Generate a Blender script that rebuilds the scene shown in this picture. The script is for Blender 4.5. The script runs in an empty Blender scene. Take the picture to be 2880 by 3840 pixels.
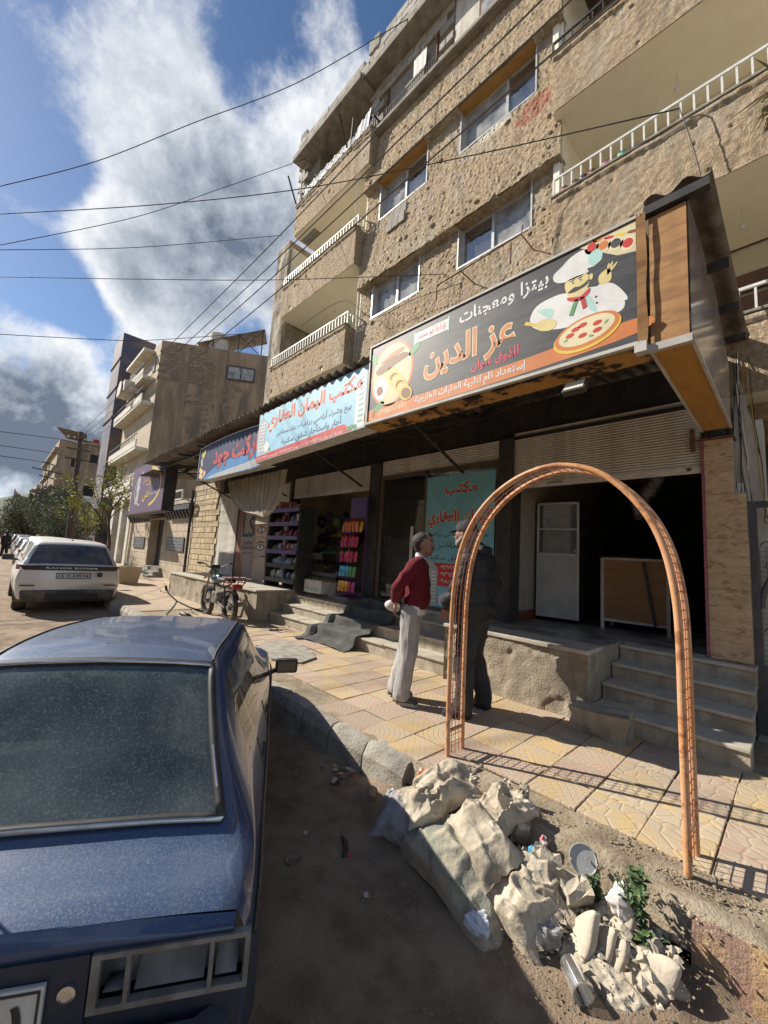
import bpy, bmesh, math, random, unicodedata
import numpy as np
from mathutils import Vector, Matrix
R = math.radians
random.seed(7)
scene = bpy.context.scene
col = scene.collection

# ------------------------------------------------------------------ camera, sky, sun, exposure
cam_data = bpy.data.cameras.new('camera')
cam_data.sensor_fit = 'HORIZONTAL'; cam_data.sensor_width = 36.0
cam_data.lens = 36.0 * 1500 / 2880
cam_data.clip_start = 0.05; cam_data.clip_end = 6000
cam = bpy.data.objects.new('camera', cam_data); col.objects.link(cam)
yaw, pitch, roll = R(46.1), R(6.58), R(3.48)
fwd = Vector((-math.sin(yaw) * math.cos(pitch), math.cos(yaw) * math.cos(pitch), math.sin(pitch)))
rgt = Vector((math.cos(yaw), math.sin(yaw), 0)); upv = rgt.cross(fwd)
r2 = rgt * math.cos(roll) + upv * math.sin(roll); u2 = -rgt * math.sin(roll) + upv * math.cos(roll)
cam.matrix_world = Matrix(((r2.x, u2.x, -fwd.x, 0), (r2.y, u2.y, -fwd.y, 0), (r2.z, u2.z, -fwd.z, 1.61), (0, 0, 0, 1)))
scene.camera = cam

SUN_AZ, SUN_EL = 27.0, 36.5        # shadows run towards +x, turned SUN_AZ degrees to +y
to_sun = Vector((-math.cos(R(SUN_AZ)) * math.cos(R(SUN_EL)), -math.sin(R(SUN_AZ)) * math.cos(R(SUN_EL)), math.sin(R(SUN_EL))))
sun_data = bpy.data.lights.new('sun', 'SUN'); sun_data.energy = 4.7; sun_data.angle = R(0.55); sun_data.color = (1.0, 0.93, 0.82)
sun = bpy.data.objects.new('sun', sun_data); col.objects.link(sun)
sun.rotation_euler = (-to_sun).to_track_quat('-Z', 'Y').to_euler()
scene.view_settings.view_transform = 'Standard'; scene.view_settings.look = 'None'
scene.view_settings.exposure = 0.72; scene.view_settings.gamma = 1.0
scene.view_settings.use_curve_mapping = False
scene.cycles.use_denoising = True
scene.cycles.max_bounces = 6; scene.cycles.diffuse_bounces = 4; scene.cycles.glossy_bounces = 3
scene.cycles.transparent_max_bounces = 12; scene.cycles.transmission_bounces = 6
scene.cycles.caustics_reflective = False; scene.cycles.caustics_refractive = False

world = bpy.data.worlds.new('World'); scene.world = world; world.use_nodes = True
def build_world():
    nt = world.node_tree; N = nt.nodes; L = nt.links
    for n in list(N): N.remove(n)
    out = N.new('ShaderNodeOutputWorld')
    sky = N.new('ShaderNodeTexSky'); sky.sky_type = 'NISHITA'; sky.sun_disc = False
    sky.sun_elevation = R(SUN_EL); sky.sun_rotation = math.atan2(to_sun.x, to_sun.y)
    sky.air_density = 1.0; sky.dust_density = 0.6; sky.ozone_density = 2.5; sky.altitude = 900
    hs = N.new('ShaderNodeHueSaturation'); hs.inputs['Saturation'].default_value = 1.1
    L.new(sky.outputs[0], hs.inputs['Color'])
    bg = N.new('ShaderNodeBackground'); bg.inputs[1].default_value = 0.074
    L.new(hs.outputs[0], bg.inputs[0])
    tc = N.new('ShaderNodeTexCoord')
    def math_(op, a, b=None, c=None, clamp=False):
        n = N.new('ShaderNodeMath'); n.operation = op; n.use_clamp = clamp
        for i, v in enumerate((a, b, c)):
            if v is None: continue
            if isinstance(v, (int, float)): n.inputs[i].default_value = v
            else: L.new(v, n.inputs[i])
        return n.outputs[0]
    sep = N.new('ShaderNodeSeparateXYZ'); L.new(tc.outputs['Generated'], sep.inputs[0])
    # cloud layer coordinates: the direction cut with a flat layer overhead
    zz = math_('ADD', math_('MAXIMUM', sep.outputs[2], 0.0), 0.22)
    comb = N.new('ShaderNodeCombineXYZ')
    L.new(math_('DIVIDE', sep.outputs[0], zz), comb.inputs[0]); L.new(math_('DIVIDE', sep.outputs[1], zz), comb.inputs[1])
    def noise(vec, sc, det, rough, dist, off):
        mp = N.new('ShaderNodeMapping'); mp.inputs['Location'].default_value = off
        L.new(vec, mp.inputs[0])
        n = N.new('ShaderNodeTexNoise'); n.inputs['Scale'].default_value = sc; n.inputs['Detail'].default_value = det
        n.inputs['Roughness'].default_value = rough; n.inputs['Distortion'].default_value = dist
        L.new(mp.outputs[0], n.inputs['Vector']); return n.outputs[0]
    n1 = noise(tc.outputs['Generated'], 4.2, 14, 0.60, 0.0, (3.1, 1.7, 0.6))
    n2 = noise(tc.outputs['Generated'], 13.0, 14, 0.70, 0.15, (0.4, 2.0, 5))
    n3 = noise(tc.outputs['Generated'], 6.5, 12, 0.62, 0.1, (9, 4, 2.2))
    def banks(lst):
        acc = None
        for d, ang, w in lst:
            d = Vector(d).normalized()
            vm = N.new('ShaderNodeVectorMath'); vm.operation = 'DOT_PRODUCT'; vm.inputs[1].default_value = d
            L.new(tc.outputs['Generated'], vm.inputs[0])
            mr = N.new('ShaderNodeMapRange'); mr.interpolation_type = 'SMOOTHSTEP'
            mr.inputs['From Min'].default_value = math.cos(R(ang)); mr.inputs['From Max'].default_value = math.cos(R(ang * 0.25))
            mr.inputs['To Min'].default_value = 0; mr.inputs['To Max'].default_value = w
            L.new(vm.outputs['Value'], mr.inputs['Value'])
            acc = mr.outputs[0] if acc is None else math_('ADD', acc, mr.outputs[0])
        return acc
    dens = math_('ADD', math_('ADD', math_('ADD', banks(CLOUD_BANKS), 0.10), math_('MULTIPLY', math_('SUBTRACT', n1, 0.5), 1.9)), math_('MULTIPLY', math_('SUBTRACT', n2, 0.5), 1.5))
    mask = N.new('ShaderNodeMapRange'); mask.interpolation_type = 'SMOOTHSTEP'
    mask.inputs['From Min'].default_value = 0.10; mask.inputs['From Max'].default_value = 1.0
    L.new(dens, mask.inputs['Value'])
    # cloud colour: the low rain bank is grey, thick cloud a little greyer than its edges
    tone = math_('ADD', math_('MULTIPLY', banks(DARK_BANKS), math_('ADD', -0.9, math_('MULTIPLY', n3, 3.8))), math_('MULTIPLY', math_('SUBTRACT', n3, 0.42), 1.9))
    tone = math_('ADD', tone, math_('MULTIPLY', math_('SUBTRACT', dens, 0.75), 0.30))
    ramp = N.new('ShaderNodeValToRGB'); e = ramp.color_ramp.elements
    e[0].position = 0.0; e[0].color = (0.97, 0.98, 1.0, 1); e[1].position = 1.0; e[1].color = (0.17, 0.21, 0.28, 1)
    a = e.new(0.22); a.color = (0.76, 0.80, 0.86, 1); b = e.new(0.55); b.color = (0.46, 0.51, 0.59, 1)
    L.new(tone, ramp.inputs[0])
    bc = N.new('ShaderNodeBackground'); bc.inputs[1].default_value = CLOUD_STRENGTH
    L.new(ramp.outputs[0], bc.inputs[0])
    mix = N.new('ShaderNodeMixShader')
    L.new(mask.outputs[0], mix.inputs[0]); L.new(bg.outputs[0], mix.inputs[1]); L.new(bc.outputs[0], mix.inputs[2])
    L.new(mix.outputs[0], out.inputs[0])
CLOUD_STRENGTH = 0.62
DARK_BANKS = [((-0.985, 0.03, 0.15), 14, 0.50), ((-0.97, 0.12, 0.20), 9, 0.25), ((-0.72, 0.30, 0.62), 13, 0.26)]
CLOUD_BANKS = [((-0.761, 0.072, 0.645), 13, 0.50), ((-0.733, 0.205, 0.648), 15, 0.55), ((-0.758, 0.328, 0.564), 12, 0.50),
    ((-0.534, 0.311, 0.786), 9, 0.60), ((-0.61, 0.33, 0.71), 9, 0.40), ((-0.83, 0.17, 0.536), 9, 0.42), ((-0.658, 0.10, 0.744), 8, 0.30),
    ((-0.82, 0.22, 0.52), 9, 0.50), ((-0.70, 0.38, 0.60), 9, 0.40), ((-0.85, 0.14, 0.51), 9, 0.50), ((-0.875, 0.19, 0.445), 7, 0.55), ((-0.90, 0.22, 0.38), 5, 0.35),
    ((-0.959, 0.009, 0.25), 9, 0.60), ((-0.935, 0.085, 0.33), 5, 0.40), ((-0.985, 0.07, 0.15), 10, 0.65), ((-0.99, -0.12, 0.2), 10, 0.60), ((-0.96, 0.2, 0.15), 9, 0.55),
    ((-0.576, 0.215, 0.789), 6, -0.5), ((-0.79, -0.03, 0.60), 6, -0.7), ((-0.88, 0.01, 0.45), 5, -0.75), ((-0.69, -0.03, 0.72), 6, -0.3),
    ((-0.41, 0.34, 0.85), 4, -0.6), ((-0.82, 0.32, 0.47), 4, -0.45), ((-0.905, 0.07, 0.42), 3.5, -0.6), ((-0.86, 0.38, 0.33), 5, -0.4),
    ((0.5, 0.6, 0.6), 40, 0.30), ((0.3, -0.8, 0.5), 40, 0.30), ((0.9, -0.3, 0.3), 30, 0.30), ((-0.4, -0.75, 0.35), 20, 0.25), ((-0.3, 0.9, 0.3), 25, 0.35)]
build_world()

# ------------------------------------------------------------------ helpers
def wloc(o):
    v = Vector((0, 0, 0))
    while o is not None: v += Vector(o.location); o = o.parent
    return v
def tag(o, label=None, cat=None, group=None, kind=None):
    if label: o['label'] = label
    if cat: o['category'] = cat
    if group: o['group'] = group
    if kind: o['kind'] = kind
    return o
def thing(name, label, cat, loc=(0, 0, 0), rz=0.0, group=None):
    o = bpy.data.objects.new(name, None); col.objects.link(o)
    o.empty_display_size = 0.2; o.location = loc; o.rotation_euler = (0, 0, rz)
    return tag(o, label, cat, group)
def link(name, me, parent=None, local=False, loc=None, rot=None, scale=None):
    o = bpy.data.objects.new(name, me); col.objects.link(o)
    if parent is not None:
        o.parent = parent
        if not local:
            base = Vector(loc) if loc is not None else Vector((0, 0, 0))
            o.location = base - wloc(parent)
        elif loc is not None: o.location = loc
    elif loc is not None: o.location = loc
    if rot is not None: o.rotation_euler = rot
    if scale is not None: o.scale = scale
    return o
def rotm(rx=0, ry=0, rz=0): return Matrix.Rotation(rz, 4, 'Z') @ Matrix.Rotation(ry, 4, 'Y') @ Matrix.Rotation(rx, 4, 'X')

class MB:
    def __init__(s): s.v = []; s.f = []; s.m = []; s.cur = 0
    def add(s, vs, fs, M=None):
        b = len(s.v)
        for p in vs:
            p = Vector(p)
            if M is not None: p = M @ p
            s.v.append(p[:])
        for f in fs: s.f.append([b + i for i in f]); s.m.append(s.cur)
        return s
    def box(s, x0, x1, y0, y1, z0, z1, M=None, bev=0.0):
        if bev <= 0:
            vs = [(x, y, z) for x in (x0, x1) for y in (y0, y1) for z in (z0, z1)]
            fs = [(0, 1, 3, 2), (4, 6, 7, 5), (0, 4, 5, 1), (2, 3, 7, 6), (0, 2, 6, 4), (1, 5, 7, 3)]
            return s.add(vs, fs, M)
        bm = bmesh.new()
        bmesh.ops.create_cube(bm, size=1)
        for v in bm.verts: v.co = Vector(((x0 + x1) / 2 + v.co.x * (x1 - x0), (y0 + y1) / 2 + v.co.y * (y1 - y0), (z0 + z1) / 2 + v.co.z * (z1 - z0)))
        bmesh.ops.bevel(bm, geom=bm.edges[:], offset=min(bev, 0.45 * min(x1 - x0, y1 - y0, z1 - z0)), segments=2, profile=0.6, affect='EDGES')
        bm.verts.index_update()
        s.add([v.co for v in bm.verts], [[v.index for v in f.verts] for f in bm.faces], M); bm.free(); return s
    def cbox(s, c, size, rz=0, bev=0.0, M=None):
        T = Matrix.Translation(c) @ Matrix.Rotation(rz, 4, 'Z')
        if M is not None: T = T @ M
        x, y, z = size
        return s.box(-x / 2, x / 2, -y / 2, y / 2, -z / 2, z / 2, T, bev)
    def bar(s, a, b, w, h=None, up=(0, 0, 1)):
        a = Vector(a); b = Vector(b); h = h or w; d = (b - a); L = d.length
        if L < 1e-6: return s
        d.normalize(); up = Vector(up)
        if abs(d.dot(up)) > 0.98: up = Vector((0, 1, 0)) if abs(d.y) < 0.9 else Vector((1, 0, 0))
        r = d.cross(up).normalized(); u = r.cross(d)
        vs = []
        for p in (a, b):
            for i, j in ((-1, -1), (1, -1), (1, 1), (-1, 1)): vs.append(p + r * (i * w / 2) + u * (j * h / 2))
        return s.add(vs, [(0, 1, 2, 3), (7, 6, 5, 4), (0, 4, 5, 1), (1, 5, 6, 2), (2, 6, 7, 3), (3, 7, 4, 0)])
    def tube(s, pts, r, n=8, cap=True, closed=False):
        pts = [Vector(p) for p in pts]; rs = r if isinstance(r, (list, tuple)) else [r] * len(pts)
        rings = []; prev = None
        for i, p in enumerate(pts):
            if closed: t = pts[(i + 1) % len(pts)] - pts[i - 1]
            else: t = pts[min(i + 1, len(pts) - 1)] - pts[max(i - 1, 0)]
            if t.length < 1e-9: t = Vector((0, 0, 1))
            t.normalize()
            if prev is None:
                ref = Vector((0, 0, 1)) if abs(t.z) < 0.9 else Vector((1, 0, 0)); u = t.cross(ref).normalized()
            else:
                u = prev - t * prev.dot(t)
                if u.length < 1e-6: u = t.cross(Vector((0.3, 0.5, 0.8)))
                u.normalize()
            w = t.cross(u); prev = u
            rings.append([p + (u * math.cos(2 * math.pi * k / n) + w * math.sin(2 * math.pi * k / n)) * rs[i] for k in range(n)])
        vs = [q for rg in rings for q in rg]; fs = []
        m = len(pts)
        for i in range(m if closed else m - 1):
            j = (i + 1) % m
            for k in range(n): fs.append((i * n + k, i * n + (k + 1) % n, j * n + (k + 1) % n, j * n + k))
        if cap and not closed: fs.append(tuple(range(n))[::-1]); fs.append(tuple((m - 1) * n + k for k in range(n)))
        return s.add(vs, fs)
    def lathe(s, prof, n=16, M=None, cap=True):
        vs = [(r * math.cos(2 * math.pi * k / n), r * math.sin(2 * math.pi * k / n), z) for r, z in prof for k in range(n)]
        fs = [(i * n + k, i * n + (k + 1) % n, (i + 1) * n + (k + 1) % n, (i + 1) * n + k) for i in range(len(prof) - 1) for k in range(n)]
        if cap: fs.append(tuple(range(n))[::-1]); fs.append(tuple((len(prof) - 1) * n + k for k in range(n)))
        return s.add(vs, fs, M)
    def prism(s, poly, z0, z1, M=None):
        n = len(poly)
        vs = [(x, y, z0) for x, y in poly] + [(x, y, z1) for x, y in poly]
        fs = [tuple(range(n))[::-1], tuple(range(n, 2 * n))] + [(i, (i + 1) % n, n + (i + 1) % n, n + i) for i in range(n)]
        return s.add(vs, fs, M)
    def grid(s, P, wrap=False):
        nu = len(P); nv = len(P[0])
        vs = [p for r in P for p in r]; fs = []
        for i in range(nu - 1 if not wrap else nu):
            for j in range(nv - 1):
                a = i; b = (i + 1) % nu
                fs.append((a * nv + j, b * nv + j, b * nv + j + 1, a * nv + j + 1))
        return s.add(vs, fs)
    def mesh(s, name, mats=None, smooth=False, angle=None):
        me = bpy.data.meshes.new(name); me.from_pydata([tuple(v) for v in s.v], [], s.f)
        if mats is not None:
            for m in (mats if isinstance(mats, (list, tuple)) else [mats]): me.materials.append(m)
            if any(s.m): me.polygons.foreach_set('material_index', s.m)
        if smooth:
            me.polygons.foreach_set('use_smooth', [True] * len(me.polygons))
            if angle: me.set_sharp_from_angle(angle=R(angle))
        me.update(); return me
    def build(s, name, mats, parent=None, local=False, smooth=False, angle=None, loc=None, rot=None):
        return link(name, s.mesh(name, mats, smooth, angle), parent, local, loc, rot)

def clean(o, recalc=True):
    bm = bmesh.new(); bm.from_mesh(o.data); bmesh.ops.recalc_face_normals(bm, faces=bm.faces[:]); bm.to_mesh(o.data); bm.free(); return o
def copy_tree(o, parent=None):
    c = o.copy(); col.objects.link(c)
    if parent is not None: c.parent = parent
    for ch in list(o.children): copy_tree(ch, c)
    return c

# numpy value noise
def vnoise(x, y, seed=0):
    xi = np.floor(x).astype(np.int64); yi = np.floor(y).astype(np.int64); xf = x - xi; yf = y - yi
    def h(a, b):
        n = (a * 374761393 + b * 668265263 + seed * 1442695041) & 0x7fffffff
        n = ((n ^ (n >> 13)) * 1274126177) & 0x7fffffff
        n = (n ^ (n >> 16)); return (n & 0xffff) / 65535.0
    u = xf * xf * (3 - 2 * xf); v = yf * yf * (3 - 2 * yf)
    return (h(xi, yi) * (1 - u) + h(xi + 1, yi) * u) * (1 - v) + (h(xi, yi + 1) * (1 - u) + h(xi + 1, yi + 1) * u) * v
def fbm(x, y, seed=0, oct=4, gain=0.5):
    t = 0; a = 1; n = 0
    for i in range(oct): t = t + a * (vnoise(x * 2 ** i, y * 2 ** i, seed + i * 17) - 0.5); n += a; a *= gain
    return t / n * 2

# ------------------------------------------------------------------ materials
MAT = {}
def mk(name, c, c2=None, sc=6.0, rough=0.8, bump=0.0, bsc=40.0, metal=0.0, rand=0.0, c3=None, sc3=1.2, amt3=0.5, coat=0.0, spec=0.5, trans=0.0, ior=1.45, alpha=1.0, coord='Object', stretch=None, emit=None, estr=0.0, th=(0.4, 0.6), th3=(0.52, 0.62), det=6, bdist=0.02, rough2=None, streak=None):
    if name in MAT: return MAT[name]
    m = bpy.data.materials.new(name); m.use_nodes = True; MAT[name] = m
    nt = m.node_tree; N = nt.nodes; L = nt.links; b = N['Principled BSDF']
    b.inputs['Roughness'].default_value = rough; b.inputs['Metallic'].default_value = metal
    b.inputs['Specular IOR Level'].default_value = spec; b.inputs['IOR'].default_value = ior
    b.inputs['Coat Weight'].default_value = coat; b.inputs['Coat Roughness'].default_value = 0.08
    b.inputs['Transmission Weight'].default_value = trans; b.inputs['Alpha'].default_value = alpha
    if emit: b.inputs['Emission Color'].default_value = (*emit, 1); b.inputs['Emission Strength'].default_value = estr
    tc = N.new('ShaderNodeTexCoord'); mp = N.new('ShaderNodeMapping')
    if stretch: mp.inputs['Scale'].default_value = stretch
    L.new(tc.outputs[coord], mp.inputs[0])
    vec = mp.outputs[0]
    oi = None
    if rand > 0:
        oi = N.new('ShaderNodeObjectInfo')
        ad = N.new('ShaderNodeVectorMath'); ad.operation = 'ADD'
        ml = N.new('ShaderNodeMath'); ml.operation = 'MULTIPLY'; ml.inputs[1].default_value = 37.0
        L.new(oi.outputs['Random'], ml.inputs[0]); L.new(vec, ad.inputs[0]); L.new(ml.outputs[0], ad.inputs[1]); vec = ad.outputs[0]
    def nz(scale, detail=det, rg=0.6, dist=0.0):
        n = N.new('ShaderNodeTexNoise'); n.inputs['Scale'].default_value = scale; n.inputs['Detail'].default_value = detail; n.inputs['Roughness'].default_value = rg
        n.inputs['Distortion'].default_value = dist
        L.new(vec, n.inputs['Vector']); return n.outputs[0]
    def rng(src, a, bb):
        r = N.new('ShaderNodeMapRange'); r.inputs['From Min'].default_value = a; r.inputs['From Max'].default_value = bb; L.new(src, r.inputs['Value']); return r.outputs[0]
    def mixc(f, A, B):
        x = N.new('ShaderNodeMix'); x.data_type = 'RGBA'
        if isinstance(f, (int, float)): x.inputs[0].default_value = f
        else: L.new(f, x.inputs[0])
        for i, q in ((6, A), (7, B)):
            if isinstance(q, tuple): x.inputs[i].default_value = (*q, 1)
            else: L.new(q, x.inputs[i])
        return x.outputs[2]
    c = tuple(c); src = c
    if c2: 
        f = rng(nz(sc), th[0], th[1]); src = mixc(f, c, tuple(c2))
        if rough2 is not None:
            rr = N.new('ShaderNodeMapRange'); rr.inputs['To Min'].default_value = rough; rr.inputs['To Max'].default_value = rough2
            L.new(f, rr.inputs['Value']); L.new(rr.outputs[0], b.inputs['Roughness'])
    if c3:
        f3 = rng(nz(sc3, 8, 0.65, 0.4), th3[0], th3[1])
        ml = N.new('ShaderNodeMath'); ml.operation = 'MULTIPLY'; ml.inputs[1].default_value = amt3; L.new(f3, ml.inputs[0])
        src = mixc(ml.outputs[0], src, tuple(c3))
    if streak:       # run-off stains: noise drawn out down the wall
        mp2 = N.new('ShaderNodeMapping'); mp2.inputs['Scale'].default_value = (2.6, 2.6, 0.22); L.new(tc.outputs[coord], mp2.inputs[0])
        ns = N.new('ShaderNodeTexNoise'); ns.inputs['Scale'].default_value = streak[2] if len(streak) > 2 else 1.6; ns.inputs['Detail'].default_value = 9; ns.inputs['Roughness'].default_value = 0.6; L.new(mp2.outputs[0], ns.inputs['Vector'])
        fs = rng(ns.outputs[0], 0.48, 0.68); ms = N.new('ShaderNodeMath'); ms.operation = 'MULTIPLY'; ms.inputs[1].default_value = streak[1]; L.new(fs, ms.inputs[0])
        src = mixc(ms.outputs[0], src, tuple(streak[0]))
    if rand > 0:
        hs = N.new('ShaderNodeHueSaturation')
        mr = N.new('ShaderNodeMapRange'); mr.inputs['To Min'].default_value = 1 - rand; mr.inputs['To Max'].default_value = 1 + rand
        L.new(oi.outputs['Random'], mr.inputs['Value']); L.new(mr.outputs[0], hs.inputs['Value'])
        if isinstance(src, tuple): hs.inputs['Color'].default_value = (*src, 1)
        else: L.new(src, hs.inputs['Color'])
        src = hs.outputs[0]
    if isinstance(src, tuple): b.inputs['Base Color'].default_value = (*src, 1)
    else: L.new(src, b.inputs['Base Color'])
    if bump > 0:
        bp = N.new('ShaderNodeBump'); bp.inputs['Strength'].default_value = bump; bp.inputs['Distance'].default_value = bdist
        L.new(nz(bsc, 5, 0.65), bp.inputs['Height']); L.new(bp.outputs[0], b.inputs['Normal'])
    return m
def glass(name, tint=(0.6, 0.7, 0.7), dust=0.3, dustc=(0.5, 0.48, 0.42), clear=0.6, dsc=3.0, rough=0.03, speck=0.0, mirror=0.04):
    """window glass: a mirror-like coat over a see-through pane, with dust lying on it"""
    if name in MAT: return MAT[name]
    m = bpy.data.materials.new(name); m.use_nodes = True; MAT[name] = m
    nt = m.node_tree; N = nt.nodes; L = nt.links
    for n in list(N): N.remove(n)
    out = N.new('ShaderNodeOutputMaterial'); tr = N.new('ShaderNodeBsdfTransparent'); tr.inputs[0].default_value = (*[clear * t for t in tint], 1)
    gl = N.new('ShaderNodeBsdfGlossy'); gl.inputs['Roughness'].default_value = rough; gl.inputs[0].default_value = (0.9, 0.9, 0.9, 1)
    fr = N.new('ShaderNodeFresnel'); fr.inputs[0].default_value = 1.5
    ad = N.new('ShaderNodeMath'); ad.operation = 'ADD'; ad.inputs[1].default_value = mirror; L.new(fr.outputs[0], ad.inputs[0])
    mx = N.new('ShaderNodeMixShader'); L.new(ad.outputs[0], mx.inputs[0]); L.new(tr.outputs[0], mx.inputs[1]); L.new(gl.outputs[0], mx.inputs[2])
    df = N.new('ShaderNodeBsdfDiffuse'); df.inputs[0].default_value = (*dustc, 1)
    tc = N.new('ShaderNodeTexCoord'); nz = N.new('ShaderNodeTexNoise'); nz.inputs['Scale'].default_value = dsc; nz.inputs['Detail'].default_value = 6
    L.new(tc.outputs['Object'], nz.inputs['Vector'])
    mr = N.new('ShaderNodeMapRange'); mr.inputs['From Min'].default_value = 0.3; mr.inputs['From Max'].default_value = 0.75
    mr.inputs['To Min'].default_value = dust * 0.3; mr.inputs['To Max'].default_value = dust * 1.5; L.new(nz.outputs[0], mr.inputs['Value'])
    f = mr.outputs[0]
    if speck > 0:
        n2 = N.new('ShaderNodeTexNoise'); n2.inputs['Scale'].default_value = 120; n2.inputs['Detail'].default_value = 6; n2.inputs['Roughness'].default_value = 0.65; n2.inputs['Distortion'].default_value = 0.4; L.new(tc.outputs['Object'], n2.inputs['Vector'])
        r2_ = N.new('ShaderNodeMapRange'); r2_.inputs['From Min'].default_value = 0.5; r2_.inputs['From Max'].default_value = 0.72; r2_.inputs['To Max'].default_value = speck; L.new(n2.outputs[0], r2_.inputs['Value'])
        a2 = N.new('ShaderNodeMath'); a2.operation = 'ADD'; a2.use_clamp = True; L.new(f, a2.inputs[0]); L.new(r2_.outputs[0], a2.inputs[1]); f = a2.outputs[0]
    m2 = N.new('ShaderNodeMixShader'); L.new(f, m2.inputs[0]); L.new(mx.outputs[0], m2.inputs[1]); L.new(df.outputs[0], m2.inputs[2])
    L.new(m2.outputs[0], out.inputs[0]); return m

M_plaster = mk('rough_plaster', (0.60, 0.47, 0.315), (0.38, 0.28, 0.172), sc=15.0, rough=0.95, bump=1.0, bsc=48, c3=(0.57, 0.50, 0.40), sc3=1.3, amt3=0.55, coord='Object', bdist=0.05, det=9, th=(0.40, 0.60), streak=((0.27, 0.205, 0.14), 0.55))  # light and dark tones partly stand in for lit lumps and shaded pits
M_cream = mk('cream_paint', (0.88, 0.82, 0.68), (0.84, 0.78, 0.63), sc=2.5, rough=0.8, bump=0.25, bsc=120)
M_cream2 = mk('pale_ceiling_paint', (0.82, 0.78, 0.65), (0.77, 0.72, 0.59), sc=2.5, rough=0.8, bump=0.25, bsc=120)
M_conc = mk('grey_concrete', (0.36, 0.33, 0.28), (0.27, 0.245, 0.205), sc=4, rough=0.92, bump=0.6, bsc=50, c3=(0.19, 0.17, 0.14), sc3=2.0, amt3=0.6, streak=((0.15, 0.13, 0.10), .6))
M_block = mk('concrete_block', (0.44, 0.41, 0.36), (0.36, 0.33, 0.285), sc=9, rough=0.95, bump=0.6, bsc=70, rand=0.16)
M_mortar = mk('mortar', (0.30, 0.275, 0.235), (0.24, 0.22, 0.185), sc=9, rough=0.95, bump=0.5, bsc=60)
M_white = mk('white_painted_metal', (0.74, 0.73, 0.69), (0.62, 0.60, 0.55), sc=14, rough=0.5, bump=0.05)
M_whitewall = mk('white_wall_paint', (0.66, 0.63, 0.56), (0.55, 0.51, 0.44), sc=2.2, rough=0.85, bump=0.3, bsc=60, c3=(0.42, 0.37, 0.30), sc3=1.6, amt3=0.5, streak=((0.33, 0.28, 0.21), .5))
M_black = mk('black_metal', (0.03, 0.03, 0.032), (0.055, 0.05, 0.045), sc=10, rough=0.55)
M_rust = mk('rusty_metal', (0.20, 0.09, 0.045), (0.10, 0.055, 0.035), sc=25, rough=0.85, bump=0.2, bsc=90)
M_alu = mk('aluminium_frame', (0.62, 0.62, 0.60), (0.5, 0.5, 0.48), sc=9, rough=0.4, metal=0.35)
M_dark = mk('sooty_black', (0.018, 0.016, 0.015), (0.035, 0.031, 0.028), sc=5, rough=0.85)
M_sheet = mk('corrugated_zinc', (0.26, 0.235, 0.205), (0.15, 0.13, 0.115), sc=4, rough=0.75, metal=0.15, c3=(0.12, 0.085, 0.06), sc3=3, amt3=0.6)
M_cable = mk('cable', (0.045, 0.042, 0.04), rough=0.7)
M_pane = glass('window_pane', dust=0.60, clear=0.45, mirror=0.10, dustc=(0.55, 0.55, 0.53))  # pale dust, thickened partly to stand in for reflected sky
M_pane2 = glass('clear_pane', dust=0.14, clear=0.6, mirror=0.30)
M_curtain = mk('brown_curtain', (0.24, 0.19, 0.15), (0.18, 0.14, 0.11), sc=6, rough=0.95)
M_net = mk('net_curtain', (0.72, 0.72, 0.70), (0.62, 0.62, 0.60), sc=7, rough=0.95)
M_room = mk('dim_room', (0.10, 0.09, 0.08), rough=0.95)

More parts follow.
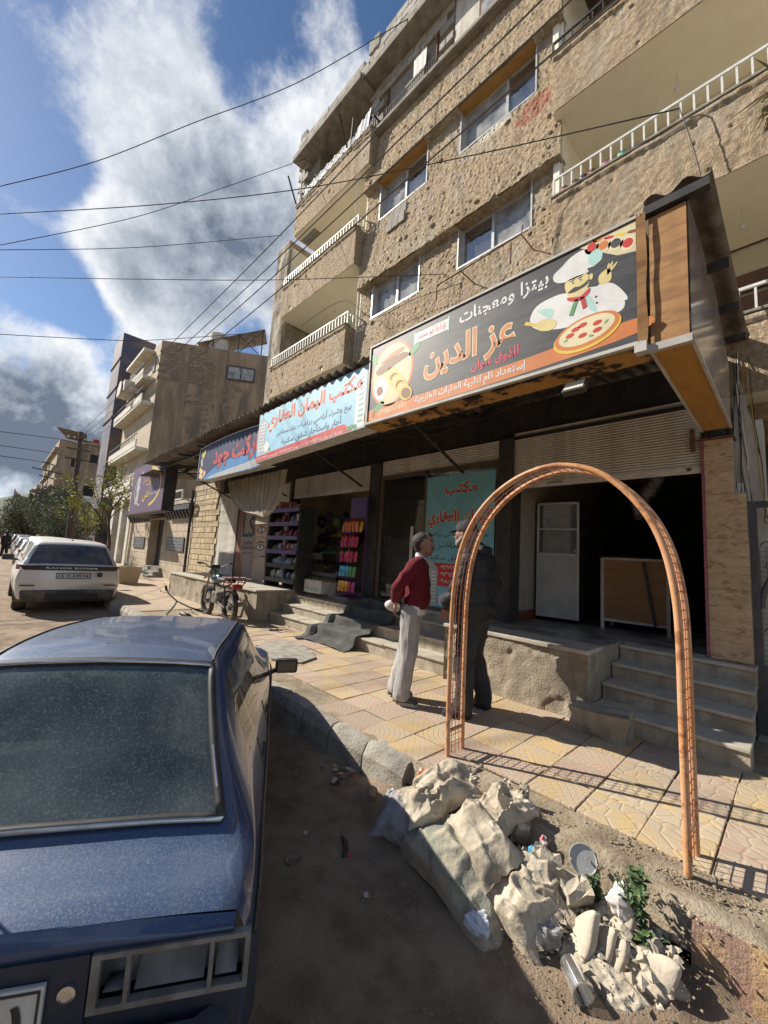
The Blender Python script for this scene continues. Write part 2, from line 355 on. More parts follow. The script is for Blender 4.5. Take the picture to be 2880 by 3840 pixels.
# ------------------------------------------------------------------ ground, road, hills
ROAD, SIDE = -0.09, 0.16
M_road = mk('dirt_covered_asphalt', (0.33, 0.245, 0.165), (0.20, 0.145, 0.098), sc=4.5, rough=0.95, bump=1.0, bsc=80, c3=(0.42, 0.33, 0.235), sc3=1.3, amt3=0.7, th3=(0.48, 0.66), bdist=0.02, det=11)
M_dirt = mk('dry_soil', (0.23, 0.175, 0.115), (0.15, 0.11, 0.072), sc=9, rough=0.98, bump=0.9, bsc=45, c3=(0.34, 0.29, 0.22), sc3=4, amt3=0.6)
def RISE(x): return 0.012 * np.clip(-14 - x, 0, 75)      # the street climbs gently away
def build_road():
    xs = np.concatenate([[-900, -500, -250, -150, -90, -60, -40, -28, -20, -15, -11, -8.5, -7], np.arange(-6, 1.5, 0.05), [1.6, 2, 3, 5, 9, 15, 30, 60, 120, 300, 900]])
    ys = np.concatenate([[-900, -400, -150, -60, -25, -10, -5, -2.5, -1.2], np.arange(-0.6, 2.6, 0.05), [2.7, 3.5, 5, 8, 15, 40, 100, 300, 900]])
    X, Y = np.meshgrid(xs, ys, indexing='ij')
    near = np.clip((X + 6) / 1.0, 0, 1) * np.clip((1.5 - X) / 0.6, 0, 1) * np.clip((Y + 0.6) / 0.5, 0, 1) * np.clip((2.6 - Y) / 0.2, 0, 1)
    Zz = ROAD + near * (0.022 * fbm(X * 1.3, Y * 1.3, 3, 3) + 0.009 * fbm(X * 9, Y * 9, 9, 3))
    # soil drifted against the kerb and under the pile of bags
    pile = np.exp(-((Y - 2.22) / 0.24) ** 2) * np.clip((X + 2.5) / 0.6, 0, 1) * np.clip((-0.2 - X) / 0.15, 0, 1)
    Zz += pile * (0.075 + 0.05 * fbm(X * 5, Y * 5, 21, 4)) + 0.035 * near * np.exp(-((Y - 2.3) / 0.16) ** 2) * (1 + fbm(X * 4, Y * 4, 5, 3))
    Zz += -0.04 * (1 - np.clip((Y - 1.1) / 1.0, 0, 1) ** 2 * (3 - 2 * np.clip((Y - 1.1) / 1.0, 0, 1))) + RISE(X)
    nx, ny = X.shape
    me = bpy.data.meshes.new('road')
    v = np.stack([X, Y, Zz], -1).reshape(-1, 3)
    i, j = np.meshgrid(np.arange(nx - 1), np.arange(ny - 1), indexing='ij'); a = (i * ny + j).ravel()
    me.from_pydata(v.tolist(), [], np.stack([a, a + ny, a + ny + 1, a + 1], -1).tolist()); me.materials.append(M_road)
    me.polygons.foreach_set('use_smooth', [True] * len(me.polygons))
    tag(link('road', me), kind='structure', label='dusty brown street surface with drifted soil along the kerb')
build_road()
M_hill = mk('bare_hill', (0.14, 0.14, 0.11), (0.10, 0.115, 0.075), sc=0.01, rough=1.0, c3=(0.20, 0.17, 0.13), sc3=0.02)
def build_hill():
    mb = MB(); P = []
    for i in range(13):
        x = -520 - i * 60; row = []
        for k in range(60):
            y = -620 + k * 26
            h = 60 * math.exp(-((x + 820) / 170) ** 2) * (0.65 + 0.35 * math.sin(y * 0.011 + 1.1) + 0.2 * math.sin(y * 0.031)) - 1.5
            row.append((x, y, max(h, -1.5)))
        P.append(row)
    mb.grid(P); tag(mb.build('hill', M_hill, smooth=True), kind='structure', label='low bare hill beyond the end of the street')
build_hill()

# ------------------------------------------------------------------ sidewalk: bed, kerb stones, tiles
def tile_mat(name, c, c2, kind):
    m = mk(name, c, c2, sc=11, rough=0.85, rand=0.12, c3=(0.42, 0.345, 0.255), sc3=5, amt3=0.85, th3=(0.42, 0.58))
    nt = m.node_tree; N = nt.nodes; L = nt.links; b = N['Principled BSDF']
    tc = N.new('ShaderNodeTexCoord')
    def mt(op, a, bb=None):
        n = N.new('ShaderNodeMath'); n.operation = op
        for i, v in enumerate((a, bb)):
            if v is None: continue
            if isinstance(v, (int, float)): n.inputs[i].default_value = v
            else: L.new(v, n.inputs[i])
        return n.outputs[0]
    if kind == 'fan':
        sp = N.new('ShaderNodeSeparateXYZ'); L.new(tc.outputs['Object'], sp.inputs[0])
        x = mt('ADD', sp.outputs[0], 0.158); y = mt('ADD', sp.outputs[1], 0.158)
        d = mt('SQRT', mt('ADD', mt('MULTIPLY', x, x), mt('MULTIPLY', y, y)))
        q = mt('DIVIDE', d, 0.042)
        ring = mt('ABSOLUTE', mt('SUBTRACT', mt('FRACT', q), 0.5))          # 0.5 at the groove
        an = mt('MULTIPLY', mt('ARCTAN2', y, x), mt('MULTIPLY', mt('ADD', mt('FLOOR', q), 1.0), 0.8))
        rad = mt('ABSOLUTE', mt('SUBTRACT', mt('FRACT', mt('ADD', an, mt('MULTIPLY', mt('FLOOR', q), 0.5))), 0.5))
        g = mt('MAXIMUM', ring, mt('SUBTRACT', rad, 0.02))
    else:
        vo = N.new('ShaderNodeTexVoronoi'); vo.feature = 'DISTANCE_TO_EDGE'; vo.inputs['Scale'].default_value = 9.0; L.new(tc.outputs['Object'], vo.inputs['Vector'])
        g = mt('SUBTRACT', 0.5, mt('MULTIPLY', vo.outputs[0], 1.2))
    mr = N.new('ShaderNodeMapRange'); mr.interpolation_type = 'SMOOTHSTEP'; mr.inputs['From Min'].default_value = 0.38; mr.inputs['From Max'].default_value = 0.5
    mr.inputs['To Min'].default_value = 1.0; mr.inputs['To Max'].default_value = 0.0; L.new(g, mr.inputs['Value'])
    nz = N.new('ShaderNodeTexNoise'); nz.inputs['Scale'].default_value = 60; nz.inputs['Detail'].default_value = 5; L.new(tc.outputs['Object'], nz.inputs['Vector'])
    h = mt('ADD', mr.outputs[0], mt('MULTIPLY', nz.outputs[0], 0.7))
    bp = N.new('ShaderNodeBump'); bp.inputs['Strength'].default_value = 0.55; bp.inputs['Distance'].default_value = 0.005; L.new(h, bp.inputs['Height']); L.new(bp.outputs[0], b.inputs['Normal'])
    return m
TILES = [tile_mat('ochre_fan_tile', (0.49, 0.35, 0.17), (0.43, 0.32, 0.19), 'fan'), tile_mat('pink_fan_tile', (0.45, 0.31, 0.23), (0.41, 0.30, 0.23), 'fan'),
         tile_mat('ochre_flag_tile', (0.49, 0.36, 0.18), (0.44, 0.36, 0.25), 'flag'), tile_mat('pink_flag_tile', (0.40, 0.27, 0.20), (0.37, 0.29, 0.22), 'flag')]
M_bed = mk('sandy_mortar_bed', (0.33, 0.27, 0.19), (0.24, 0.19, 0.13), sc=7, rough=0.97, bump=0.8, bsc=40, c3=(0.44, 0.38, 0.28), sc3=3, amt3=0.6)
M_farwalk = mk('worn_paving', (0.44, 0.35, 0.25), (0.36, 0.28, 0.20), sc=2.5, rough=0.92, bump=0.3, bsc=30, c3=(0.38, 0.26, 0.19), sc3=0.8, amt3=0.6)
M_kerb = mk('kerb_concrete', (0.36, 0.335, 0.285), (0.28, 0.255, 0.215), sc=8, rough=0.93, bump=0.7, bsc=45, rand=0.1, c3=(0.20, 0.165, 0.12), sc3=4, amt3=0.6)
def build_walk():
    bed = MB()
    xs = np.concatenate([np.arange(-10, 1.6, 0.06), [2.2, 3.2, 5, 8]]); ys = np.concatenate([[2.34], np.arange(2.4, 4.4, 0.06)])
    X, Y = np.meshgrid(xs, ys, indexing='ij')
    Z = 0.137 + 0.010 * fbm(X * 4, Y * 4, 4, 4)
    edge = np.exp(-((Y - 2.42) / 0.12) ** 2); Z += edge * (0.012 + 0.02 * fbm(X * 6, Y * 6, 8, 4))
    broken = np.exp(-((X + 0.62) / 0.40) ** 2 - ((Y - 2.52) / 0.26) ** 2)
    Z += broken * (0.03 + 0.045 * fbm(X * 7, Y * 7, 33, 4))
    Z[:, 0] = 0.02
    P = [[(float(X[i, j]), float(Y[i, j]), float(Z[i, j])) for j in range(len(ys))] for i in range(len(xs))]
    bed.grid(P); bed.box(-10, 8, 4.34, 12, -0.2, 0.14)
    w = bed.build('sidewalk', M_bed, smooth=True, angle=50)
    tag(w, kind='structure', label='raised sidewalk of ochre and pink tiles in front of the shops')
    f = MB(); f.grid([[(x, y, z + float(RISE(x))) for y, z in ((2.36, -.2), (2.36, .15), (5, .155), (13, .155))] for x in (-90, -60, -40, -30, -20, -14, -10)]); f.build('paving', M_farwalk, w)
    rng = random.Random(11)
    t = MB(); t.box(-0.158, 0.158, -0.158, 0.158, -0.02, 0.0, bev=0.005)
    meshes = [t.mesh('tile', m) for m in TILES]
    for i in range(-28, 11):
        for j in range(6):
            x = -1.01 + (i + 3.5) * 0.325; y = 2.74 + (j - 0.5) * 0.329
            if y > 4.35 or x > 2.9 or x < -9.6: continue
            if y < 2.66 and (x > -1.75 or x < -3.4 or rng.random() < 0.25): continue
            if -1.2 < x < -0.2 and y < 2.86:
                if rng.random() < 0.35 or y < 2.7: continue
            if -6.0 < x < -4.8 and 2.95 < y < 3.6: continue
            ochre = ((i // 2 + j // 2) % 2 == 0) if rng.random() < 0.9 else rng.random() < 0.5
            if x > -1.15: ochre = rng.random() < 0.78
            flag = x > -1.15
            o = link('tile', meshes[(0 if ochre else 1) + (2 if flag else 0)], w, loc=(x + rng.uniform(-.003, .003), y + rng.uniform(-.003, .003), SIDE + rng.uniform(-.005, .002)))
            o.rotation_euler = (rng.uniform(-.012, .012), rng.uniform(-.012, .012), (i % 2 * 2 + (j + i) % 2) * math.pi / 2)
    prof = [(2.27, -0.14), (2.285, 0.07), (2.335, 0.150), (2.455, 0.158), (2.455, -0.14)]
    def kerb_mesh(L, seed):
        mb = MB(); n = 6; rr = random.Random(seed)
        rows = []
        for a in range(n + 1):
            x = -L / 2 + L * a / n; e = 0.006 if a in (0, n) else 0
            rows.append([(x, y - 2.36 + (e if k < 3 else 0) + rr.uniform(-.003, .003), z - (e if k in (1, 2, 3) else 0) + rr.uniform(-.003, .003)) for k, (y, z) in enumerate(prof)])
        for a in range(n):
            for k in range(4): mb.add([rows[a][k], rows[a + 1][k], rows[a + 1][k + 1], rows[a][k + 1]], [(0, 1, 2, 3)])
        mb.add(rows[0], [(0, 1, 2, 3, 4)]); mb.add(rows[-1], [(4, 3, 2, 1, 0)])
        me = mb.mesh('kerb_stone', M_kerb); return me
    ks = [kerb_mesh(0.425, s) for s in range(4)]; kl = [kerb_mesh(0.88, s + 9) for s in range(2)]
    x = -2.03
    while x > -12:
        o = link('kerb_stone', rng.choice(ks), w, loc=(x - 0.215, 2.36 + rng.uniform(-.012, .012), rng.uniform(-.008, .006))); o.rotation_euler = (0, rng.uniform(-.012, .012), rng.uniform(-.02, .02)); x -= 0.436
    while x > -30:
        link('kerb_stone', rng.choice(kl), w, loc=(x - 0.44, 2.36, float(RISE(x)))); x -= 0.9
    # red painted kerb wall at the right end
    M_redk = mk('red_washed_concrete', (0.30, 0.185, 0.135), (0.24, 0.155, 0.12), sc=14, rough=0.95, bump=0.9, bsc=60, c3=(0.46, 0.36, 0.24), sc3=5, amt3=0.7, th3=(0.50, 0.6), streak=((0.50, 0.34, 0.14), .8, 3.0))
    rk = MB(); rows = []
    for a in range(60):
        xx = -0.38 + a * 0.09; d = 0.012 * math.sin(a * 1.7) + 0.01 * math.sin(a * 3.1)
        rows.append([(xx, 2.30 + d, -0.16), (xx, 2.315 + d, -0.02), (xx, 2.325 + d, 0.10 + d), (xx, 2.36 + d * .5, 0.146 + d * .3), (xx, 2.44, 0.150)])
    rk.grid(rows); rk.build('kerb_face', M_redk, w, smooth=True, angle=40)
    # worn concrete patch in the paving
    pts = [(-5.98, 3.30), (-5.72, 3.02), (-4.98, 2.86), (-4.62, 3.1), (-4.75, 3.42), (-5.2, 3.62), (-5.88, 3.70)]
    pm = MB(); pm.prism(pts, 0.13, 0.182); pm.build('concrete_patch', M_kerb, w)
    return w
WALK = build_walk()

# ------------------------------------------------------------------ terraces and steps
M_step = mk('worn_limestone_step', (0.46, 0.405, 0.315), (0.37, 0.32, 0.245), sc=6, rough=0.85, bump=0.5, bsc=55, c3=(0.24, 0.20, 0.15), sc3=3.5, amt3=0.6, streak=((0.20, 0.165, 0.12), .6, 3.0))
M_tread = mk('limestone_tread', (0.50, 0.46, 0.38), (0.42, 0.38, 0.31), sc=5, rough=0.6, bump=0.15, bsc=60, c3=(0.26, 0.23, 0.19), sc3=3, amt3=0.5)
M_marble = mk('veined_marble_floor', (0.30, 0.275, 0.245), (0.16, 0.145, 0.13), sc=3.2, rough=0.3, rand=0, c3=(0.08, 0.07, 0.065), sc3=2.2, amt3=0.7, th=(0.42, 0.58), rough2=0.5)
M_render = mk('old_cement_render', (0.42, 0.36, 0.275), (0.33, 0.28, 0.21), sc=3.5, rough=0.95, bump=0.8, bsc=42, c3=(0.23, 0.19, 0.145), sc3=2.2, amt3=0.75, streak=((0.20, 0.165, 0.12), .6, 2.5))
def rough_face(name, parent, p0, ux, uz, w, h, mat, amp=0.012, step=0.03, seed=1, normal=None, chips=None):
    """a displaced rectangular sheet: corner p0, unit axes ux and uz, out of the plane along normal"""
    ux = np.array(ux, float); uz = np.array(uz, float); n = np.cross(ux, uz) if normal is None else np.array(normal, float)
    a = np.linspace(0, w, max(2, int(w / step) + 1)); b = np.linspace(0, h, max(2, int(h / step) + 1))
    A, B = np.meshgrid(a, b, indexing='ij')
    D = amp * (0.6 * fbm(A * 3, B * 3, seed, 4) + 0.6 * fbm(A * 14, B * 14, seed + 5, 3))
    if chips is not None: D = D + chips(A, B)
    edge = np.minimum(np.minimum(A, w - A), np.minimum(B, h - B)); D = D * np.clip(edge / (step * 1.5), 0, 1)
    V = np.array(p0)[None, None] + A[..., None] * ux + B[..., None] * uz + D[..., None] * n
    nb = len(b); i, j = np.meshgrid(np.arange(len(a) - 1), np.arange(nb - 1), indexing='ij'); k = (i * nb + j).ravel()
    me = bpy.data.meshes.new(name); me.from_pydata(V.reshape(-1, 3).tolist(), [], np.stack([k, k + nb, k + nb + 1, k + 1], -1).tolist())
    me.materials.append(mat); me.polygons.foreach_set('use_smooth', [True] * len(me.polygons))
    return link(name, me, parent)
def patches(A, B):   # render broken away in large plates
    m = fbm(A * 1.6, B * 1.9, 77, 3); return np.where(m > 0.12, -0.022, 0.0) + np.where(fbm(A * 2.2, B * 1.4, 91, 3) > 0.25, -0.018, 0)
t = thing('shop_terrace', 'raised concrete terrace with marble top before the dark pizza shop', 'terrace', (-2.3, 4.24, SIDE))
rough_face('wall', t, (-3.16, 4.24, 0.12), (1, 0, 0), (0, 0, 1), 1.71, 0.70, M_render, 0.02, 0.025, 3, normal=(0, -1, 0), chips=patches)
b = MB(); b.box(-3.15, -1.455, 4.262, 5.3, 0.1, 0.80); b.build('core', M_render, t)
rough_face('end_wall', t, (-1.45, 4.24, 0.12), (0, 1, 0), (0, 0, 1), 1.0, 0.70, M_render, 0.012, 0.03, 5, normal=(1, 0, 0))
b = MB()
for k in range(3): b.box(-3.16 + k * 0.575, -3.16 + k * 0.575 + 0.570, 4.205 + 0.012 * (k % 2), 4.66, 0.802, 0.842, bev=0.006)
b.build('coping', M_tread, t)
b = MB(); b.box(-3.1, -1.45, 4.66, 5.32, 0.80, 0.835); b.build('floor_slab', M_marble, t)

def steps(name, label, x0, x1, fronts, zs, depth, cat='steps', seedo=0):
    t = thing(name, label, cat, ((x0 + x1) / 2, fronts[0], SIDE)); z0 = 0.1; rr = random.Random(seedo)
    for i, (y, z) in enumerate(zip(fronts, zs)):
        y2 = fronts[i + 1] + 0.04 if i + 1 < len(fronts) else depth
        b = MB(); b.box(x0 + .01, x1 - .01, y + 0.025, y2, z0 if i == 0 else zs[i - 1] - 0.05, z - 0.034)
        s = b.build('riser', M_step, t)
        n = max(1, int((x1 - x0) / 1.1)); L = (x1 - x0) / n
        tm = MB(); tm.box(0.004, L - 0.004, 0, y2 - y - 0.002, -0.033, 0, bev=0.008); me = tm.mesh('tread', M_tread)
        for k in range(n):
            o = link('tread', me, t, loc=(x0 + k * L, y + rr.uniform(-.006, .006), z + rr.uniform(-.003, .002))); o.rotation_euler = (0, rr.uniform(-.006, .006), rr.uniform(-.006, .006))
    return t
steps('stone_steps', 'four dirty stone steps up to the dark pizza shop beside the clad pillar', -1.445, -0.30, (4.28, 4.60, 4.90, 5.18), (0.335, 0.495, 0.65, 0.805), 5.9)
steps('stone_steps', 'wide run of pale stone steps with a grey carpet in front of the office', -7.74, -3.18, (4.30, 4.58, 4.86, 5.12), (0.36, 0.535, 0.70, 0.82), 5.35, seedo=3)
t = thing('market_terrace', 'stone faced terrace before the grocery with motorbike parked against it', 'terrace', (-10, 4.0, SIDE))
rough_face('wall', t, (-13.4, 4.0, 0.10), (1, 0, 0), (0, 0, 1), 5.64, 0.66, M_render, 0.016, 0.05, 13, normal=(0, -1, 0), chips=patches)
rough_face('end_wall', t, (-7.76, 4.0, 0.10), (0, 1, 0), (0, 0, 1), 1.3, 0.66, M_render, 0.016, 0.04, 15, normal=(1, 0, 0), chips=patches)
b = MB(); b.box(-13.4, -7.77, 4.02, 5.3, 0.08, 0.755); b.build('core', M_render, t)
tm = MB(); tm.box(0.004, 0.70, 0, 1.32, -0.04, 0, bev=0.008); me = tm.mesh('slab', M_tread)
for k in range(8): link('slab', me, t, loc=(-13.4 + k * 0.704, 3.97, 0.80))
# loose stone block beside the right steps
def rock(name, size, seed, mat, loc, rot=(0, 0, 0), parent=None, ang=0.25, sub=1, label=None, cat=None, group=None, local=False):
    rr = random.Random(seed); bm = bmesh.new(); bmesh.ops.create_cube(bm, size=1)
    bmesh.ops.subdivide_edges(bm, edges=bm.edges[:], cuts=2 if sub else 1, use_grid_fill=True)
    for v in bm.verts:
        c = v.co; n = c.normalized() * 0.5
        k = 0.08
        v.co = Vector(((c.x * (1 - k) + n.x * k * 1.2) * size[0], (c.y * (1 - k) + n.y * k * 1.2) * size[1], (c.z * (1 - k) + n.z * k * 1.2) * size[2]))
        v.co += Vector((rr.uniform(-1, 1) * size[0], rr.uniform(-1, 1) * size[1], rr.uniform(-1, 1) * size[2])) * ang * 0.22
    me = bpy.data.meshes.new(name); bm.to_mesh(me); bm.free(); me.materials.append(mat)
    o = link(name, me, parent, loc=loc, local=local); o.rotation_euler = rot
    if label: tag(o, label, cat, group)
    return o
rock('stone_block', (0.46, 0.27, 0.22), 4, M_render, (-1.30, 4.13, 0.265), (0, 0, 0.06), ang=0.2, label='rough stone block lying at the foot of the dark shop steps', cat='stone block')

# ------------------------------------------------------------------ the big apartment building
M_redpl = mk('red_smeared_plaster', (0.30, 0.11, 0.075), (0.40, 0.24, 0.15), sc=9, rough=0.95, bump=0.9, bsc=38)
M_whpl = mk('whitewashed_plaster', (0.66, 0.62, 0.54), (0.48, 0.40, 0.28), sc=9, rough=0.95, bump=0.9, bsc=38)
M_ply = mk('orange_plywood', (0.46, 0.25, 0.075), (0.38, 0.20, 0.06), sc=5, rough=0.7, stretch=(1, 6, 1))
BLD = thing('apartment_building', 'tall tan apartment building with pockmarked rough plaster above the shops', 'building', (-5, 5.9, SIDE))
YW, YF = 5.9, 5.6
WIN = [(-6.97, -5.49, 7.37, 8.24), (-4.44, -2.95, 7.37, 8.24), (-6.92, -5.42, 9.95, 10.95), (-4.50, -2.91, 9.97, 10.95)]
BANDS = [(5.6, 7.35), (8.22, 9.95), (10.93, 12.5)]
def bulge(z):
    o = np.zeros_like(z)
    for b0, b1 in BANDS: o = np.where((z >= b0) & (z < b1), 0.15 * (1 - (z - b0) / (b1 - b0)) + 0.02, o)
    return o
def craters(X, Z, seed, n, x0, x1, z0, z1):
    rr = random.Random(seed); D = np.zeros_like(X)
    for k in range(n):
        cx, cz = rr.uniform(x0, x1), rr.uniform(z0, z1); r = rr.choice([.018, .022, .026, .03, .036, .055]); d = r * 1.3
        q = np.sqrt((X - cx) ** 2 + ((Z - cz) * rr.uniform(.8, 1.2)) ** 2) / r
        D = np.minimum(D, -d * np.clip((1.1 - q) * 2.2, 0, 1) * (0.75 + 0.25 * np.clip(1 - q, 0, 1)))
    return D
def spatter(X, Z, seed):
    a = fbm(X * 2.2, Z * 2.2, seed, 3); b = fbm(X * 11, Z * 8, seed + 7, 3); c = fbm(X * 26, Z * 20, seed + 13, 2)
    return 0.010 * a + 0.006 * np.clip(b + 0.1, -0.2, 0.5) + 0.015 * c + 0.007 * fbm(X * 52, Z * 40, seed + 19, 1)
def build_facade():
    st = 0.018
    xs = np.arange(-7.44, -2.40, st); zs = np.arange(3.5, 12.52, st)
    X, Z = np.meshgrid(xs, zs, indexing='ij')
    bl = bulge(Z)
    D = spatter(X, Z, 2) + craters(X, Z, 5, 85, -7.4, -2.4, 5.5, 12.3)
    # strings of holes along the band edges
    D += craters(X, Z, 8, 34, -7.4, -2.4, 8.2, 8.6) + craters(X, Z, 9, 16, -7.4, -5.0, 10.9, 11.2)
    Yv = YW - bl - D
    Zv = Z.copy()
    for b0, _ in BANDS:  # ragged lower lip
        m = np.abs(Z - b0 - 0.02) < st * 1.6; Zv = np.where(m, Z - 0.03 * fbm(X * 5, X * 0 + b0, 3, 3), Zv)
    xc = (X[:-1, :-1] + X[1:, 1:]) / 2; zc = (Z[:-1, :-1] + Z[1:, 1:]) / 2
    keep = np.ones_like(xc, bool)
    for x0, x1, z0, z1 in WIN: keep &= ~((xc > x0) & (xc < x1) & (zc > z0) & (zc < z1))
    nz_ = len(zs); i, j = np.meshgrid(np.arange(len(xs) - 1), np.arange(nz_ - 1), indexing='ij')
    a = (i * nz_ + j)[keep]; F = np.stack([a, a + nz_, a + nz_ + 1, a + 1], -1)
    me = bpy.data.meshes.new('front_wall'); me.from_pydata(np.stack([X, Yv, Zv], -1).reshape(-1, 3).tolist(), [], F.tolist())
    for m in (M_plaster, M_redpl, M_whpl): me.materials.append(m)
    cx = xc[keep]; cz = zc[keep]
    w = fbm(cx * 4, cz * 4, 55, 3) * 0.5
    red = (((cx + 2.92) / 0.36) ** 2 + ((cz - 9.62) / 0.26) ** 2 + w * 1.6) < 1
    wh = (((cx + 3.75) / 0.40) ** 2 + ((cz - 9.86) / 0.12) ** 2 + w * 1.6) < 1
    idx = np.where(red, 1, np.where(wh, 2, 0)).astype(np.int32)
    me.polygons.foreach_set('material_index', idx); me.polygons.foreach_set('use_smooth', [True] * len(me.polygons))
    link('front_wall', me, BLD)
    # soffits of the bands and the body of the wall
    for b0, _ in BANDS[1:]:
        b = MB(); b.box(-7.43, -2.42, YW - 0.13, YW + 0.12, b0 + 0.02, b0 + 0.07); b.build('band_soffit', M_plaster, BLD)
build_facade()

def window(x0, x1, z0, z1, y, fmat, panes, split=0.5, curt=None, left_pier=True, ply=False):
    f = MB(); w = 0.045; d0, d1 = y + 0.10, y + 0.17
    zt = z1
    f.box(x0, x1, d0, d1, z0, z0 + w); f.box(x0, x1, d0, d1, zt - w, zt); f.box(x0, x0 + w, d0, d1, z0 + w, zt - w); f.box(x1 - w, x1, d0, d1, z0 + w, zt - w)
    xm = x0 + (x1 - x0) * split; f.box(xm - w * .6, xm + w * .6, d0 - .01, d1 + .01, z0 + w, zt - w)
    # reveals
    f.box(x0 - 0.03, x0, y - 0.02, d1, z0 - 0.03, zt); f.box(x1, x1 + 0.03, y - 0.02, d1, z0 - 0.03, zt); f.box(x0, x1, y - 0.03, d1, z0 - 0.035, z0)
    o = f.build('window', fmat, BLD)
    for a, bb, pm in ((x0 + w, xm - w * .6, panes[0]), (xm + w * .6, x1 - w, panes[1])):
        p = MB(); p.box(a, bb, d0 + 0.025, d0 + 0.031, z0 + w, zt - w); p.build('pane', pm, o)
    r = MB(); r.box(x0, x1, y + 0.9, y + 0.92, z0 - 0.2, zt + .2); r.build('room_back', M_room, o)
    if curt:
        a = x0 + w if curt[0] == 'L' else xm; bb = xm if curt[0] == 'L' else x1 - w
        P = []
        for k in range(41):
            x = a + (bb - a) * k / 40; yy = y + 0.30 + 0.03 * math.sin(k * 1.25) + 0.012 * math.sin(k * 2.9)
            P.append([(x, yy, z0 + 0.02), (x, yy, zt)])
        c = MB(); c.grid(P); c.build('curtain', curt[1], o, smooth=True)
    if ply:
        q = MB(); q.box(x0, x1, y - 0.12, y + 0.1, zt - 0.02, zt); q.build('head_board', M_ply, o)
    return o
window(*WIN[0], YW, M_alu, (M_pane, M_pane), 0.5, ('L', M_net))
window(*WIN[1], YW, M_alu, (M_pane2, M_pane), 0.47, ('L', M_curtain))
window(*WIN[2], YW, M_alu, (M_pane, M_pane2), 0.52, ('L', M_net), ply=True)
window(*WIN[3], YW, M_alu, (M_pane, M_pane2), 0.62, ('L', M_net), ply=True)
# vent grille of pale blocks
bm_ = MB(); bm_.box(-0.093, 0.093, -0.02, 0.02, -0.12, 0.12, bev=0.008); me = bm_.mesh('vent_block', M_block)
for i in range(3):
    for j in range(2): link('vent_block', me, BLD, loc=(-6.42 + i * 0.195, YW - 0.11 + 0.05 * j, 9.40 + j * 0.25 + 0.01 * i))
# ---------------------------------------------------------------- balconies
bar_w = MB(); bar_w.box(-0.011, 0.011, -0.008, 0.008, 0, 1); ME_barw = bar_w.mesh('bar', M_white)
bar_b = MB(); bar_b.box(-0.010, 0.010, -0.008, 0.008, 0, 1); ME_barb = bar_b.mesh('bar', M_black)
def balcony(x0, x1, fb, rb, rt, rail, bars, n, back=7.15, ceil=None, seed=1, ret=True, lamp=False, cm=M_cream, ext=None):
    """rough parapet with a rail on top, a recess behind it"""
    h = rb - fb
    def holes(A, B): return craters(A, B, seed, int(3.2 * (x1 - x0)), 0, x1 - x0, 0, h) + 0.03 * (B > h - 0.09) * 1.0
    bal = rough_face('balcony', BLD, (x0, YF, fb), (1, 0, 0), (0, 0, 1), x1 - x0, h, M_plaster, 0.020, 0.020, seed, normal=(0, -1, 0), chips=holes)
    if ret:
        rough_face('return_wall', bal, (x1, YF, fb), (0, 1, 0), (0, 0, 1), 0.33, h, M_plaster, 0.02, 0.04, seed + 3, normal=(1, 0, 0))
    b = MB(); b.box(x0 + .02, x1 - .02, YF + 0.03, YF + 0.13, fb + 0.02, rb); b.box(x0 + .01, x1 - .01, YF + 0.02, back, fb + 0.005, fb + 0.16); b.build('slab', M_cream2 if cm is M_cream2 else M_cream, bal)
    sill = MB(); sill.box(x0 - .02, x1 + .02, YF - 0.035, YF + 0.15, rb, rb + 0.035, bev=0.01); sill.build('coping', M_conc, bal)
    bw = MB(); bw.box(x0, x1, back, back + 0.1, fb, (ceil or fb + 2.6)); bw.box(x0 - 0.1, x0, YW - .05, back, fb + 0.1, (ceil or fb + 2.6)); bw.box(x1, x1 + 0.02, YW, back, fb + 0.1, (ceil or fb + 2.6)); bw.build('recess_wall', cm, bal)
    r = MB(); yb = YF + 0.05; rr = 0.014
    r.bar((x0, yb, rt), (x1, yb, rt), 0.032, 0.032); r.bar((x0, yb, rb + 0.06), (x1, yb, rb + 0.06), 0.022, 0.022); r.bar((x0, yb, rb + .03), (x0, yb, rt), 0.03); r.bar((x1, yb, rb + .03), (x1, yb, rt), 0.03)
    if ret:
        r.bar((x1, yb, rt), (x1, YW, rt), 0.03); r.bar((x1, yb, rb + 0.06), (x1, YW, rb + 0.06), 0.022)
        for q in (0.33, 0.66): r.bar((x1, yb + q * (YW - yb), rb + .04), (x1, yb + q * (YW - yb), rt), 0.02)
    r.build('rail', rail, bal)
    for k in range(1, n):
        x = x0 + (x1 - x0) * k / n
        link('bar', bars, bal, loc=(x, yb, rb + 0.04), scale=(1, 1, rt - rb - 0.05))
    if lamp:
        l = MB(); xl = x0 + lamp; l.tube([(xl, 6.3, ceil), (xl + 0.01, 6.3, ceil - .12), (xl - .005, 6.3, ceil - .2)], 0.004, 5); l.lathe([(.012, 0), (.03, -.03), (.033, -.06), (.015, -.09)], 8, Matrix.Translation((xl, 6.3, ceil - .2))); l.build('bare_bulb', M_white, bal)
    return bal
L1 = balcony(-11.42, -7.60, 6.31, 7.34, 7.69, M_white, ME_barw, 30, ceil=8.90, seed=31, lamp=2.3, cm=M_cream2)
L2 = balcony(-11.10, -7.46, 8.90, 9.94, 10.27, M_white, ME_barw, 30, ceil=11.5, seed=41, lamp=2.4)
L3 = balcony(-10.70, -7.15, 11.50, 12.54, 12.92, M_black, ME_barb, 26, ceil=14.1, seed=51, cm=M_conc)
R1 = balcony(-0.62, 3.0, 3.60, 4.50, 4.84, M_white, ME_barw, 26, ceil=6.31, seed=61, ret=False, lamp=0.30, cm=M_cream2)
